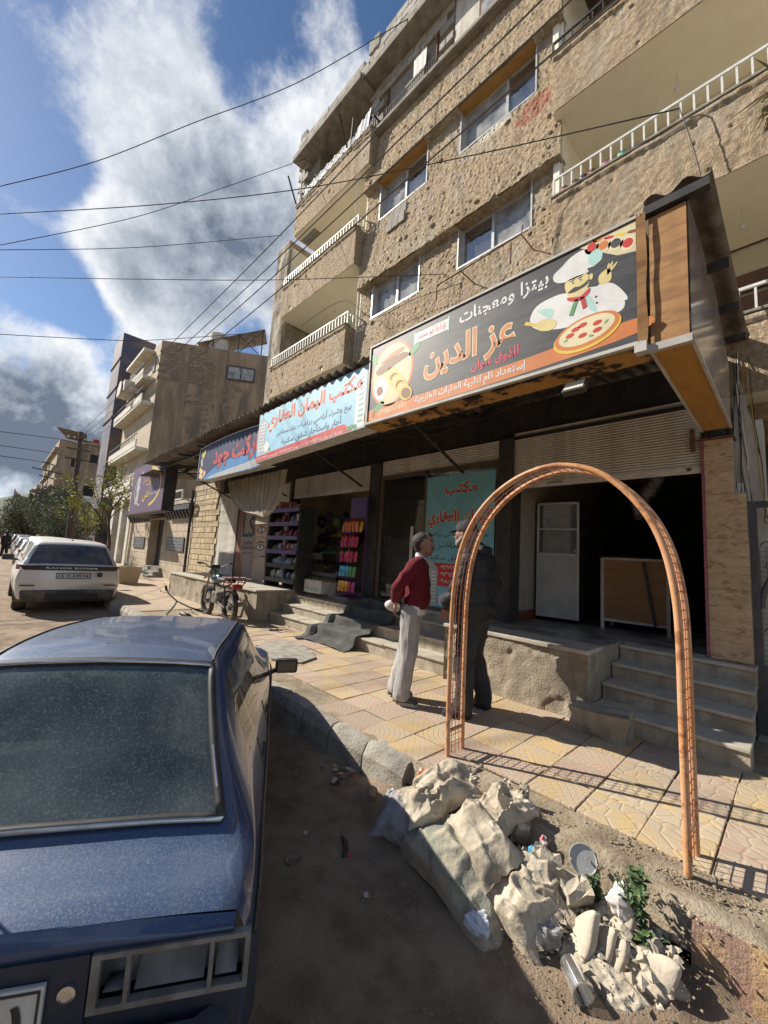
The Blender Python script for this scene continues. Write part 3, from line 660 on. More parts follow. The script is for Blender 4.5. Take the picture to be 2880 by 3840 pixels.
R2 = balcony(-2.45, 3.0, 6.31, 7.34, 7.71, M_white, ME_barw, 40, ceil=8.90, seed=71, ret=False, lamp=1.5, back=7.0)
R3 = balcony(-2.49, 3.0, 8.90, 9.94, 10.27, M_black, ME_barb, 36, ceil=11.5, seed=81, ret=False)
# piers beside the right balconies, upper walls
b = MB(); b.box(-2.52, -2.42, YW - 0.02, 7.1, 3.5, 12.5); b.box(-7.5, -7.42, YW + .02, 7.1, 3.5, 14.1); b.build('pier', M_cream, BLD)
b = MB(); b.box(-2.44, 3.0, 5.62, 6.0, 11.5, 14.1); b.build('upper_wall', M_plaster, BLD)
b = MB(); b.box(-11.3, 3.0, 7.2, 12, 3.4, 14.1); b.box(-11.3, 3.0, 6.0, 7.2, 3.4, 3.6); b.build('core', M_plaster, BLD)
# poles and washing lines of the second left balcony
b = MB()
for x in (-11.05, -7.5): b.tube([(x, YF - .03, 9.96), (x, YF - .03, 11.42)], 0.014, 6); b.tube([(x, YF - .03, 11.40), (x, YF + 0.25, 11.40)], 0.012, 6)
for q in (0.0, 0.12, 0.25): b.tube([(-11.05, YF - .03 + q, 11.38), (-9.3, YF - .03 + q, 11.32), (-7.5, YF - .03 + q, 11.38)], 0.003, 4)
b.build('washing_line', M_white, L2)
# pots on the right balcony
M_pot = mk('terracotta_pot', (0.30, 0.10, 0.07), (0.24, 0.08, 0.06), sc=9, rough=0.8)
for k, (x, m) in enumerate(((-2.3, M_pot), (-2.15, M_pot), (-2.02, M_black), (-1.9, M_pot), (-1.72, mk('pink_plastic', (0.6, 0.30, 0.38), rough=0.5)), (-1.5, mk('green_plastic', (0.12, 0.36, 0.28), rough=0.5)))):
    b = MB(); b.lathe([(0.045, 0), (0.065, 0.11), (0.07, 0.12)], 10, Matrix.Translation((x, YF + 0.10, 7.375)))
    tag(b.build('flower_pot', m), ['small terracotta pot nearest the left end of the white balcony rail', 'second terracotta pot on the ledge behind the white balcony rail', 'small black pot between terracotta pots behind the white balcony rail', 'terracotta pot beside the pink pot behind the white balcony rail', 'pink plastic pot behind the white balcony rail', 'green plastic pot behind the white balcony rail'][k], 'pot', 'pots behind the white balcony rail')
# white plastic sheet hung over the top left balcony rail
P = []
for k in range(60):
    x = -10.3 + 3.05 * k / 59; yy = YF + 0.0 + 0.02 * math.sin(k * 1.9)
    P.append([(x, yy + .05, 12.95 + 0.05 * math.sin(k * .9) + (0.25 if k > 46 else 0) * min(1, (k - 46) / 8)), (x, yy - .02 + 0.015 * math.sin(k * 2.7), 12.60 + 0.03 * math.sin(k * 1.3))])
b = MB(); b.grid(P); o = b.build('plastic_sheet', mk('white_tarpaulin', (0.62, 0.63, 0.62), (0.45, 0.46, 0.46), sc=8, rough=0.6), smooth=True); tag(o, 'white tattered sheet hung along the dark top floor balcony rail', 'sheet')
b = MB()
for x in (-10.55, -8.0): b.bar((x, YF - 0.1, 12.5), (x + 0.1, YF - 0.5, 13.1), 0.035); b.bar((x, YF, 12.5), (x + .02, YF + .01, 13.5), 0.03)
b.build('prop', M_black, L3)
# ---------------------------------------------------------------- top storey: blocks, white plaster, roof slab, parapet
b = MB(); b.box(-7.42, -4.80, YW + 0.04, YW + 0.2, 12.5, 14.1); b.build('mortar_wall', M_mortar, BLD)
blk = MB(); blk.box(-0.193, 0.193, -0.09, 0.09, -0.092, 0.092, bev=0.008); ME_blk = blk.mesh('block', M_block)
rr = random.Random(5)
def course(x0, x1, y, z, skip=None, rz=0.0, off=0.0):
    x = x0 + 0.2 - off
    while x < x1 - 0.1:
        if not (skip and skip(x, z)): link('block', ME_blk, BLD, loc=(x, y + rr.uniform(-.012, .012), z), rot=(rr.uniform(-.02, .02), rr.uniform(-.01, .01), rr.uniform(-.02, .02)))
        x += 0.4
W3 = (-6.90, -5.32, 12.63, 13.72)
for k in range(8): course(-7.42, -4.80, YW + 0.05, 12.6 + k * 0.2, lambda x, z: W3[0] - .18 < x < W3[1] + .18 and W3[2] < z < W3[3], off=0.2 * (k % 2))
for k in range(12): course(-10.72, -10.25, YW - 0.12, 11.95 + k * 0.2, off=0.2 * (k % 2))
b = MB(); b.box(-10.65, -9.9, YW - .06, 6.1, 11.5, 14.1); b.build('left_pier', M_mortar, BLD)
window(*W3, YW, M_rust, (M_pane, M_pane2), 0.5, ('R', M_net))
g = MB()
for k in range(22): g.bar((-6.86 + k * 0.073, YW - 0.06, 12.66), (-6.86 + k * 0.073, YW - 0.06, 13.0 + .05 * (k % 2)), 0.014)
g.bar((-6.9, YW - .06, 13.02), (-5.3, YW - .06, 13.02), 0.018); g.bar((-6.9, YW - .06, 12.8), (-5.3, YW - .06, 12.8), 0.014); g.build('window_grille', M_black, BLD)
cl = MB(); P = [[(-5.95 + .05 * k, YW - 0.085 + .006 * math.sin(k * 2), 13.55), (-5.95 + .05 * k, YW - 0.085 + .01 * math.cos(k * 2), 13.05)] for k in range(9)]; cl.grid(P)
tag(cl.build('hung_cloth', mk('white_cloth', (0.72, 0.70, 0.66), rough=0.9), smooth=True), 'white cloth hanging in the top floor window', 'cloth')
rough_face('white_plaster', BLD, (-4.80, YW, 12.5), (1, 0, 0), (0, 0, 1), 2.4, 1.62, M_whitewall, 0.01, 0.05, 91, normal=(0, -1, 0))
f = MB(); f.box(-4.16, -3.2, YW - 0.03, YW - .005, 12.74, 12.78); f.box(-4.16, -4.12, YW - 0.03, YW - .005, 12.78, 13.9); f.box(-3.24, -3.2, YW - 0.03, YW - .005, 12.78, 13.9); f.box(-3.7, -3.66, YW - .03, YW - .005, 12.78, 13.9); wo = f.build('window', M_rust, BLD)
for a in (-4.12, -3.66): p = MB(); p.box(a, a + .42, YW - .026, YW - .02, 12.78, 13.9); p.build('pane', M_pane, wo)
b = MB(); b.box(-7.45, 3.0, YW - 0.22, YW + 0.3, 12.44, 12.54, bev=0.02); b.build('sill_ledge', M_conc, BLD)
b = MB(); b.box(-7.42, 3.0, 5.45, 7.0, 14.1, 14.30, bev=0.015); b.box(-10.75, -7.425, 5.34, 7.0, 14.0, 14.18, bev=0.015); b.build('roof_slab', M_conc, BLD)
b = MB(); b.box(-10.6, -7.4, 5.60, 5.72, 14.18, 14.70); b.box(-7.4, 3.0, 5.66, 5.78, 14.30, 15.0); b.build('parapet_core', M_mortar, BLD)
for k in range(3): course(-10.72 + 0.0 * k, -7.35, 5.60, 14.28 + k * 0.2, off=0.2 * (k % 2))
for k in range(4): course(-7.42, -1.2, 5.66, 14.40 + k * 0.2, (lambda x, z: z > 14.9 and x < -7.0), off=0.2 * (k % 2))
for x in (-10.6, -10.45, -7.3, -7.1): link('block', ME_blk, BLD, loc=(x, 5.62, 15.0 if x > -9 else 14.85), rot=(0, R(90), 0.1))
# rough pilaster at the left corner of the building
rough_face('corner_pilaster', BLD, (-11.95, 5.75, 3.5), (1, 0, 0), (0, 0, 1), 0.75, 8.3, M_render, 0.05, 0.06, 95, normal=(0, -1, 0), chips=lambda A, B: 0.06 * fbm(A * 1.5, B * 1.3, 8, 4))
rough_face('corner_side', BLD, (-11.20, 5.75, 3.5), (0, 1, 0), (0, 0, 1), 1.4, 8.3, M_render, 0.03, 0.08, 96, normal=(1, 0, 0))
b = MB(); b.box(-11.93, -11.22, 5.80, 12, 3.5, 11.75); b.build('corner_core', M_render, BLD)
# rusty laundry bracket
b = MB()
ps = [(-4.54, 5.40, 6.48), (-4.55, 5.40, 6.78), (-2.85, 5.40, 6.86), (-2.83, 5.40, 7.0)]
b.tube(ps, 0.012, 6); b.tube([(-3.03, 5.40, 6.44), (-3.03, 5.40, 6.80)], 0.012, 6); b.tube([(-4.0, 5.40, 6.80), (-4.0, 5.85, 6.80)], 0.011, 6); b.tube([(-2.86, 5.40, 6.86), (-2.86, 5.85, 6.86)], 0.011, 6)
tag(b.build('laundry_bracket', M_rust), 'thin rusty bracket sticking out of the wall above the pizza sign', 'bracket')
# stone band on the balcony wall at the right edge
b = MB(); b.box(-0.60, 2.9, 7.04, 7.14, 5.62, 5.85); b.build('stone_band', mk('brown_stone_band', (0.20, 0.10, 0.06), (0.14, 0.075, 0.05), sc=12, rough=0.5), R1)
b = MB(); b.box(-0.60, 2.9, 7.04, 7.14, 5.30, 5.52); b.build('stone_band', MAT['brown_stone_band'], R1)
b = MB(); b.box(-0.60, 2.9, 7.05, 7.14, 4.5, 5.28); b.build('stone_panel', mk('dark_red_stone', (0.16, 0.07, 0.05), (0.11, 0.055, 0.045), sc=14, rough=0.4), R1)

# ------------------------------------------------------------------ lettering and flat art
FORMS = {}
for c in range(0xFE70, 0xFEFD):
    d = unicodedata.decomposition(chr(c)).split()
    if len(d) == 2: FORMS.setdefault(chr(int(d[1], 16)), {})[d[0]] = chr(c)
    elif len(d) == 3 and d[1] == '0644': FORMS.setdefault('\u0644' + chr(int(d[2], 16)), {})[d[0]] = chr(c)
def shape_ar(s):
    u = []; i = 0
    while i < len(s):
        if len(s[i:i + 2]) == 2 and s[i:i + 2] in FORMS: u.append(s[i:i + 2]); i += 2
        else: u.append(s[i]); i += 1
    out = []; prev = False
    for k, c in enumerate(u):
        if c not in FORMS: out.append(c); prev = False; continue
        f = FORMS[c]; nxt = k + 1 < len(u) and u[k + 1] in FORMS and '<final>' in FORMS[u[k + 1]]; dual = '<initial>' in f
        if prev and nxt and dual: o = f.get('<medial>')
        elif prev: o = f.get('<final>', f.get('<isolated>'))
        elif nxt and dual: o = f.get('<initial>')
        else: o = f.get('<isolated>')
        out.append(o or c); prev = dual
    res = []; num = []
    for ch in out[::-1]:
        if ch.isdigit(): num.insert(0, ch)
        else: res += num; num = []; res.append(ch)
    return ''.join(res + num)
def text_mesh(s, offset=0.0, arabic=True):
    cu = bpy.data.curves.new('lettering', 'FONT'); cu.body = shape_ar(s) if arabic else s; cu.size = 1; cu.offset = offset; cu.resolution_u = 3
    o = bpy.data.objects.new('lettering', cu); col.objects.link(o)
    me = bpy.data.meshes.new_from_object(o); bpy.data.objects.remove(o); bpy.data.curves.remove(cu)
    return me
def lettering(s, x0, x1, z0, z1, y, mat, parent, offset=0.012, arabic=True, shear=0.0, outline=None, oo=0.03, tilt=0.0, axis='y', sgn=1, local=False):
    """fit the line of text into x0..x1, z0..z1 on the plane y (axis 'y') or on the plane x=y (axis 'x')"""
    res = []
    bb = None
    for k, (off, m, yy) in enumerate((([(oo, outline, y + 0.0004)] if outline else []) + [(offset, mat, y)])):
        me = text_mesh(s, off, arabic); n = len(me.vertices); co = np.empty(n * 3); me.vertices.foreach_get('co', co); co = co.reshape(-1, 3)
        if bb is None: bb = (co[:, 0].min(), co[:, 0].max(), co[:, 1].min(), co[:, 1].max())
        u = (co[:, 0] - bb[0]) / (bb[1] - bb[0]); v = (co[:, 1] - bb[2]) / (bb[3] - bb[2])
        X = x0 + (x1 - x0) * u + shear * (v - .5); Zz = z0 + (z1 - z0) * v + tilt * (u - .5)
        W = np.stack([X, np.full(n, yy), Zz], -1) if axis == 'y' else np.stack([np.full(n, yy), X, Zz], -1)
        me.vertices.foreach_set('co', W.ravel()); me.materials.clear(); me.materials.append(m); me.update()
        res.append(link('lettering' if not (outline and k == 0) else 'lettering_outline', me, parent, local))
    return res
def flat(name, poly, y, mat, parent, t=0.0003, local=False):
    n = len(poly); b = MB(); b.add([(x, y, z) for x, z in poly] + [(x, y + t, z) for x, z in poly], [tuple(range(n)), tuple(range(n, 2 * n))[::-1]] + [(i, n + i, n + (i + 1) % n, (i + 1) % n) for i in range(n)])
    return b.build(name, mat, parent, local)
def ell(cx, cz, a, b, rot=0.0, n=28):
    return [(cx + a * math.cos(t) * math.cos(rot) - b * math.sin(t) * math.sin(rot), cz + a * math.cos(t) * math.sin(rot) + b * math.sin(t) * math.cos(rot)) for t in [2 * math.pi * k / n for k in range(n)]]
def smooth_poly(pts, n=6):
    out = []; m = len(pts)
    for i in range(m):
        p0, p1, p2, p3 = pts[i - 1], pts[i], pts[(i + 1) % m], pts[(i + 2) % m]
        for k in range(n):
            t = k / n
            out.append(tuple(0.5 * (2 * p1[a] + (p2[a] - p0[a]) * t + (2 * p0[a] - 5 * p1[a] + 4 * p2[a] - p3[a]) * t * t + (3 * p1[a] - p0[a] - 3 * p2[a] + p3[a]) * t ** 3) for a in (0, 1)))
    return out
def ink(name, c, c2=None): return mk('print_' + name, c, c2 or tuple(q * 0.86 for q in c), sc=5, rough=0.55)
I_black = mk('print_charcoal', (0.035, 0.035, 0.04), (0.065, 0.064, 0.066), sc=3, rough=0.5, stretch=(1, 1, 7))
I_orange = ink('orange', (0.62, 0.20, 0.055)); I_white = ink('white', (0.72, 0.72, 0.70)); I_red = ink('red', (0.55, 0.035, 0.03)); I_pinkred = ink('pinkred', (0.62, 0.04, 0.09))
I_cream = ink('cream', (0.74, 0.66, 0.42)); I_skin = ink('skin', (0.72, 0.60, 0.26)); I_mint = ink('mint', (0.42, 0.66, 0.60)); I_green = ink('green', (0.10, 0.32, 0.12)); I_yellow = ink('yellow', (0.75, 0.52, 0.06))
I_brown = ink('brown', (0.22, 0.085, 0.03)); I_sky = ink('sky_blue', (0.24, 0.50, 0.66), (0.34, 0.60, 0.74)); I_navy = ink('navy', (0.012, 0.018, 0.075)); I_grey = ink('grey', (0.42, 0.44, 0.45)); I_blue = ink('sea_blue', (0.05, 0.22, 0.48)); I_teal = ink('teal', (0.20, 0.47, 0.55)); I_dkteal = ink('deep_teal', (0.10, 0.26, 0.33)); I_purple = ink('purple', (0.115, 0.06, 0.12)); I_gold = ink('gold', (0.66, 0.46, 0.11)); I_tan = ink('tan', (0.50, 0.37, 0.28)); I_pale = ink('pale_food', (0.66, 0.58, 0.36))
M_signbox = mk('sign_box_metal', (0.50, 0.49, 0.45), (0.40, 0.38, 0.34), sc=6, rough=0.6)
M_plyb = mk('stained_plywood', (0.40, 0.215, 0.08), (0.32, 0.165, 0.06), sc=4, rough=0.65, stretch=(1, 1, 5), c3=(0.22, 0.10, 0.045), sc3=4, amt3=0.6, streak=((0.17, 0.085, 0.04), .35, 3.0))
M_plyo = mk('varnished_orange_ply', (0.46, 0.24, 0.06), (0.40, 0.20, 0.05), sc=3, rough=0.55, stretch=(7, 1, 1), c3=(0.05, 0.03, 0.015), sc3=9, amt3=0.5, th3=(0.60, 0.66))
M_burnt = mk('scorched_ply', (0.42, 0.22, 0.06), (0.03, 0.018, 0.01), sc=7, rough=0.8, th=(0.5, 0.58))

# ---------------------------------------------------------------- pizza sign
def pizza_sign():
    s = thing('shop_sign', 'long black pizza shop signboard with a painted cook and orange stripe', 'sign', (-2.0, 2.95, 3.1))
    x0, x1, z0, z1, Y = -3.38, -0.68, 3.14, 4.04, 2.90
    b = MB(); b.box(x0, x1, Y, Y + 0.05, z0, z1); b.build('board', I_black, s)
    b = MB(); b.box(x0 - .02, x1 + .02, Y - .012, Y + 0.07, z1, z1 + .02); b.box(x0 - .02, x1 + .02, Y - .012, Y + 0.07, z0 - .025, z0); b.box(x0 - .02, x0, Y - .012, Y + .07, z0, z1); b.build('frame', M_signbox, s)
    # curling edge strip at the right
    P = [[(x1 + 0.0, Y - .015 + .002 * math.sin(k * .8), z0 - .02 + (z1 - z0 + .04) * k / 20), (x1 + 0.055 + .004 * math.sin(k * .6), Y - .005 + .003 * math.sin(k * .7), z0 - .02 + (z1 - z0 + .04) * k / 20)] for k in range(21)]
    b = MB(); b.grid(P); b.build('edge_strip', M_plyb, s, smooth=True)
    b = MB(); b.box(x0, -0.62, Y + 0.03, Y + 0.24, z0 - .045, z0 - .028); b.build('bottom_board', M_burnt, s)
    y = Y - .0008
    flat('orange_band', smooth_poly([(x0, 3.15), (-2.4, 3.15), (-1.45, 3.165), (x1, 3.205), (x1, 3.31), (-1.47, 3.285), (-2.4, 3.275), (x0, 3.275)], 4), y, I_orange, s)
    y2 = Y - .0014
    # round food picture
    flat('food_disc', ell(-3.03, 3.63, .33, .37), y, I_orange, s); flat('food_ground', ell(-3.03, 3.63, .30, .345), y2, I_pale, s)
    y3 = Y - .0020; y4 = Y - .0030
    flat('kebab_roll', smooth_poly([(-3.28, 3.72), (-3.1, 3.80), (-2.86, 3.82), (-2.78, 3.76), (-2.95, 3.72), (-3.2, 3.66)]), y3, I_brown, s)
    flat('kebab_top', smooth_poly([(-3.22, 3.79), (-3.0, 3.88), (-2.85, 3.87), (-2.95, 3.83)]), y4, I_orange, s)
    for k in range(6): 
        flat('pastry_ring', ell(-3.02 + .045 * k, 3.62 - .055 * k, .10, .075, -.6), y3 - .0004 * k, I_yellow, s); flat('pastry_hole', ell(-3.015 + .045 * k, 3.615 - .055 * k, .075, .055, -.6), y3 - .0004 * k - .0002, I_brown if k % 2 else I_pale, s)
    flat('plate_slice', smooth_poly([(-3.30, 3.55), (-3.18, 3.62), (-3.08, 3.5), (-3.16, 3.36), (-3.27, 3.42)]), y3, I_white, s); flat('plate_slice', smooth_poly([(-3.25, 3.5), (-3.18, 3.52), (-3.15, 3.45), (-3.22, 3.42)]), y4, I_brown, s)
    for cx, cz, r in ((-2.70, 3.80, .5), (-3.33, 3.88, 2.2), (-3.2, 3.29, 3.5)): flat('leaf', ell(cx, cz, .09, .04, r), y2, I_green, s)
    # lines of text
    lettering('بيتزا ومعجنات', -2.14, -1.29, 3.815, 3.975, y2, I_white, s, 0.02)
    lettering('عز الدين', -2.56, -1.56, 3.385, 3.755, y3, I_orange, s, 0.018, outline=I_cream, oo=0.045)
    lettering('للذوق عنوان', -1.99, -1.53, 3.315, 3.43, y2, I_pinkred, s, 0.03)
    lettering('إستعداد تام لتلبية الطلبات الخارجية', -2.66, -1.46, 3.17, 3.275, y2, I_white, s, 0.018)
    lettering('0998037491', -3.20, -2.79, 3.185, 3.245, y2, I_cream, s, 0.0, arabic=False)
    flat('phone_mark', [(-3.30, 3.18), (-3.26, 3.18), (-3.26, 3.25), (-3.30, 3.25)], y2, I_brown, s)
    flat('label_plate', [(-2.70, 3.85), (-2.27, 3.85), (-2.27, 3.965), (-2.70, 3.965)], y2, I_white, s); lettering('بإدارة ابو محمد', -2.67, -2.30, 3.865, 3.95, y3, I_pinkred, s, 0.015)
    flat('label_trim', [(-2.715, 3.83), (-2.70, 3.83), (-2.70, 3.985), (-2.715, 3.985)], y3, I_mint, s); flat('label_trim', [(-2.275, 3.83), (-2.26, 3.83), (-2.26, 3.985), (-2.275, 3.985)], y3, I_mint, s)
    # painted cook
    flat('jacket', smooth_poly([(-1.44, 3.60), (-1.38, 3.70), (-1.22, 3.72), (-1.10, 3.69), (-0.97, 3.67), (-0.87, 3.62), (-0.79, 3.54), (-0.755, 3.45), (-0.80, 3.40), (-1.0, 3.42), (-1.18, 3.43), (-1.38, 3.50)]), y, I_white, s)
    flat('jacket_shade', smooth_poly([(-1.02, 3.66), (-0.99, 3.52), (-0.93, 3.44), (-0.96, 3.56)]), y2, I_mint, s); flat('jacket_shade', smooth_poly([(-1.38, 3.66), (-1.25, 3.62), (-1.27, 3.55), (-1.33, 3.6)]), y2, I_mint, s)
    flat('raised_arm', smooth_poly([(-0.93, 3.66), (-0.84, 3.64), (-0.77, 3.55), (-0.74, 3.47), (-0.83, 3.50), (-0.92, 3.56)]), y2, I_white, s)
    flat('hand', smooth_poly([(-0.91, 3.66), (-0.92, 3.73), (-0.87, 3.76), (-0.84, 3.73), (-0.845, 3.66)]), y3, I_skin, s)
    for a, c in ((-.855, 3.79), (-.83, 3.80), (-.80, 3.78)): flat('finger', ell((a - .86) / 2, (c + 3.72) / 2, .045, .009, math.atan2(c - 3.72, a + .86)), y3, I_skin, s)
    flat('face', smooth_poly([(-1.15, 3.80), (-1.02, 3.80), (-0.985, 3.75), (-1.0, 3.68), (-1.06, 3.645), (-1.125, 3.66), (-1.155, 3.72)]), y2, I_skin, s); flat('ear', ell(-.975, 3.755, .015, .025), y2, I_skin, s)
    flat('hat', smooth_poly([(-1.16, 3.80), (-1.24, 3.84), (-1.25, 3.90), (-1.19, 3.94), (-1.13, 3.98), (-1.05, 4.0), (-0.98, 3.98), (-0.91, 3.93), (-0.90, 3.86), (-0.95, 3.83), (-1.0, 3.83), (-1.0, 3.80)]), y2, I_white, s); flat('hat_shade', ell(-.945, 3.895, .05, .06), y3, I_mint, s)
    flat('moustache', smooth_poly([(-1.14, 3.70), (-1.09, 3.725), (-1.06, 3.715), (-1.02, 3.725), (-.985, 3.745), (-1.0, 3.705), (-1.05, 3.69), (-1.10, 3.685)]), y3, I_black, s)
    for ex in (-1.105, -1.05): flat('eye', ell(ex, 3.765, .012, .009), y3, I_white, s); flat('pupil', ell(ex + .003, 3.765, .006, .007), y4, I_black, s); flat('eyebrow', ell(ex, 3.785, .02, .005, .3), y3, I_black, s)
    flat('neckerchief', smooth_poly([(-1.14, 3.66), (-1.05, 3.635), (-.985, 3.67), (-.99, 3.63), (-1.05, 3.60), (-1.13, 3.63)]), y4, I_red, s); flat('neckerchief_tail', [(-1.09, 3.62), (-1.06, 3.62), (-1.10, 3.50), (-1.13, 3.51)], y4, I_green, s); flat('neckerchief_tail', [(-1.05, 3.62), (-1.02, 3.62), (-1.0, 3.53), (-1.03, 3.52)], y4, I_red, s)
    for bx in (-.94, -.935): flat('button', ell(bx + .0, 3.58 if bx < -.937 else 3.53, .008, .008), y3, I_black, s)
    flat('other_hand', smooth_poly([(-1.36, 3.56), (-1.28, 3.55), (-1.22, 3.50), (-1.26, 3.45), (-1.34, 3.47), (-1.38, 3.51)]), y3, I_skin, s); flat('peel_handle', [(-1.49, 3.58), (-1.47, 3.60), (-1.26, 3.48), (-1.27, 3.46)], y2, I_yellow, s)
    flat('pizza_plate', ell(-1.01, 3.325, .235, .125, .12), y4, I_yellow, s); flat('pizza_crust', ell(-1.01, 3.34, .225, .115, .12), Y - .0034, I_orange, s); flat('cheese', ell(-1.01, 3.345, .195, .095, .12), Y - .0038, I_cream, s)
    for a, c in ((-1.12, 3.345), (-1.03, 3.395), (-.93, 3.375), (-1.03, 3.315), (-.93, 3.32), (-1.08, 3.38)): flat('salami', ell(a, c, .032, .018, .12, 14), Y - .0042, I_red, s)
    for a, c, r in ((-1.15, 3.315, .4), (-.97, 3.29, -.2), (-.87, 3.36, .7)): flat('basil', ell(a, c, .02, .008, r, 10), Y - .0042, I_green, s)
    # food photograph in the upper right corner
    flat('food_strip', [(-1.06, 4.03), (-.685, 4.03), (-.685, 3.80), (-.80, 3.83)], y, I_pale, s)
    for k, (a, c) in enumerate(((-.97, 3.985), (-.89, 3.955), (-.81, 3.925), (-.735, 3.885))): flat('food_piece', ell(a, c, .048, .055, .5), y2, I_cream, s); flat('food_piece_filling', ell(a, c + .005, .032, .036, .5), y3, (I_red, I_orange, I_black, I_red)[k], s)
    for k in range(4): flat('food_piece', ell(-.93 + k * .075, 4.02 - .02 * k, .035, .012, -.3), y2, (I_orange, I_red, I_yellow, I_brown)[k], s)
    return s
pizza_sign()
# side wing of the awning
s = thing('awning_wing', 'boxed plywood wing closing the right end of the pizza awning', 'awning', (-0.5, 3.9, 3.08))
b = MB(); b.box(-0.62, -0.405, 2.93, 5.0, 3.08, 3.092); b.build('underside', M_plyo, s)
b = MB(); b.box(-0.615, -0.41, 2.93, 2.945, 3.11, 4.02); b.build('front_board', M_plyb, s)
b = MB(); b.add([(-0.40, 2.935, 3.09), (-0.40, 5.0, 3.09), (-0.40, 5.0, 3.75), (-0.40, 4.2, 4.05), (-0.40, 2.935, 4.05)], [(0, 1, 2, 3, 4)]); b.add([(-0.62, 2.945, 3.09), (-0.62, 5.0, 3.09), (-0.62, 5.0, 3.9), (-0.62, 2.945, 4.05)], [(0, 1, 2, 3)])
b.build('side_panel', mk('faded_plexi_poster', (0.30, 0.27, 0.25), (0.42, 0.36, 0.30), sc=3, rough=0.12, stretch=(1, 4, 1), c3=(0.30, 0.12, 0.09), sc3=2.0, amt3=0.8, spec=0.8), s)
b = MB(); b.box(-0.63, -0.395, 2.915, 2.955, 3.055, 3.105); b.box(-0.70, -0.63, 2.885, 2.955, 3.06, 3.13); b.bar((-.4, 2.93, 3.08), (-.4, 5.0, 3.08), .02); b.bar((-.62, 2.93, 3.08), (-.62, 5.0, 3.08), .02); b.build('metal_edge', M_signbox, s)
b = MB(); b.box(-0.64, -0.285, 2.90, 2.96, 4.04, 4.10); b.build('front_beam', M_black, s)
for k, y in enumerate((3.7, 4.45, 5.15)): b = MB(); b.box(-0.5, -0.27, y, y + .05, 3.97 + .03 * k, 4.03 + .03 * k); b.build('purlin_end', M_black, s)
def corrugated(name, x0, x1, y0, y1, z0, z1, parent, lam=0.11, amp=0.022, sag=0.0, wob=0.0):
    n = int((x1 - x0) / lam * 8); P = []
    for k in range(n + 1):
        x = x0 + (x1 - x0) * k / n; w = amp * math.sin(2 * math.pi * (x - x0) / lam); r = wob * math.sin(x * 2.1) + wob * .6 * math.sin(x * 5.3)
        P.append([(x, y0 + (y1 - y0) * j / 4, z0 + (z1 - z0) * j / 4 + w - sag * math.sin(math.pi * j / 4) + r * (1 - j / 4)) for j in range(5)])
    b = MB(); b.grid(P); return b.build(name, M_sheet, parent, smooth=True)
s = thing('corrugated_awning', 'rusty corrugated sheet roof over the pizza sign', 'awning', (-1.9, 4.3, 4.1))
corrugated('sheet', -3.9, -0.66, 2.98, 5.86, 4.0, 4.20, s, 0.16, 0.025)
corrugated('sheet', -0.64, -0.27, 2.90, 5.86, 4.135, 4.24, s, 0.19, 0.03)
for y in (3.1, 4.0, 4.9, 5.6): b = MB(); b.box(-3.4, -0.66, y, y + .05, 3.905 + .06 * (y - 3.1), 3.955 + .06 * (y - 3.1)); b.build('purlin', M_black, s)
s = thing('corrugated_awning', 'long corrugated sheet roof running over the office and grocery signs to the salon', 'awning', (-8, 4.3, 3.9))
corrugated('sheet', -13.2, -3.46, 2.84, 5.86, 3.93, 4.12, s, 0.17, 0.028, wob=0.012)
corrugated('sheet', -14.2, -12.7, 3.0, 5.4, 3.70, 3.96, s, 0.17, 0.028)
for y in (3.25, 3.9, 4.55, 5.2): b = MB(); b.box(-13.1, -3.5, y, y + .06, 3.80 + .05 * (y - 3), 3.87 + .05 * (y - 3)); b.build('purlin', M_black, s)
for x in (-12.0, -10.4, -9.15, -6.2, -3.7):
    b = MB(); b.bar((x, 2.95, 3.82), (x, 5.35, 3.95), 0.05); b.bar((x, 3.35, 3.80), (x, 5.28, 3.05), 0.035); b.build('bracket', M_black, s)
# ---------------------------------------------------------------- office sign
s = thing('shop_sign', 'pale blue estate office signboard with red headline and red lower band', 'sign', (-4.7, 2.95, 3.0))
x0, x1, Y = -6.10, -3.42, 2.90
b = MB(); b.add([(x0, Y, 3.02), (x1, Y, 3.10), (x1, Y, 3.87), (x0, Y, 3.83), (x0, Y + .22, 3.02), (x1, Y + .22, 3.10), (x1, Y + .22, 3.87), (x0, Y + .22, 3.83)], [(0, 1, 2, 3), (5, 4, 7, 6), (4, 0, 3, 7), (1, 5, 6, 2), (3, 2, 6, 7), (4, 5, 1, 0)]); b.build('box', M_signbox, s)
y = Y - .0008
flat('printed_face', [(x0 + .01, 3.03), (x1 - .01, 3.11), (x1 - .01, 3.86), (x0 + .01, 3.82)], y, I_sky, s)
flat('red_band', [(x0 + .01, 3.03), (x1 - .22, 3.105), (-3.82, 3.215), (x0 + .01, 3.125)], y - .0006, I_red, s)
lettering('مكتب اليمان العقاري', -5.80, -3.50, 3.47, 3.80, y - .0014, I_red, s, 0.028, outline=I_cream, oo=0.06, tilt=0.03)
lettering('بيع وشراء أراضي زراعية - بناء محاضر', -5.48, -3.69, 3.335, 3.475, y - .0009, I_navy, s, 0.012, tilt=.02)
lettering('أجار واستأجار شقق سكنية', -5.31, -3.87, 3.19, 3.33, y - .0009, I_navy, s, 0.012, tilt=.03)
lettering('بإدارة أبو يمان ٠٩٣٧٧١٨٣٦٨ - أبو وديع ٠٩٣٦٢١٢٨٨٢ - أبو محمد ٠٩٨٠٦٩٣١٢١', -6.05, -3.84, 3.055, 3.14, y - .0014, I_white, s, 0.008, tilt=.055)
flat('tower', [(-3.62, 3.12), (-3.44, 3.12), (-3.44, 3.84), (-3.60, 3.70)], y - .0009, I_white, s)
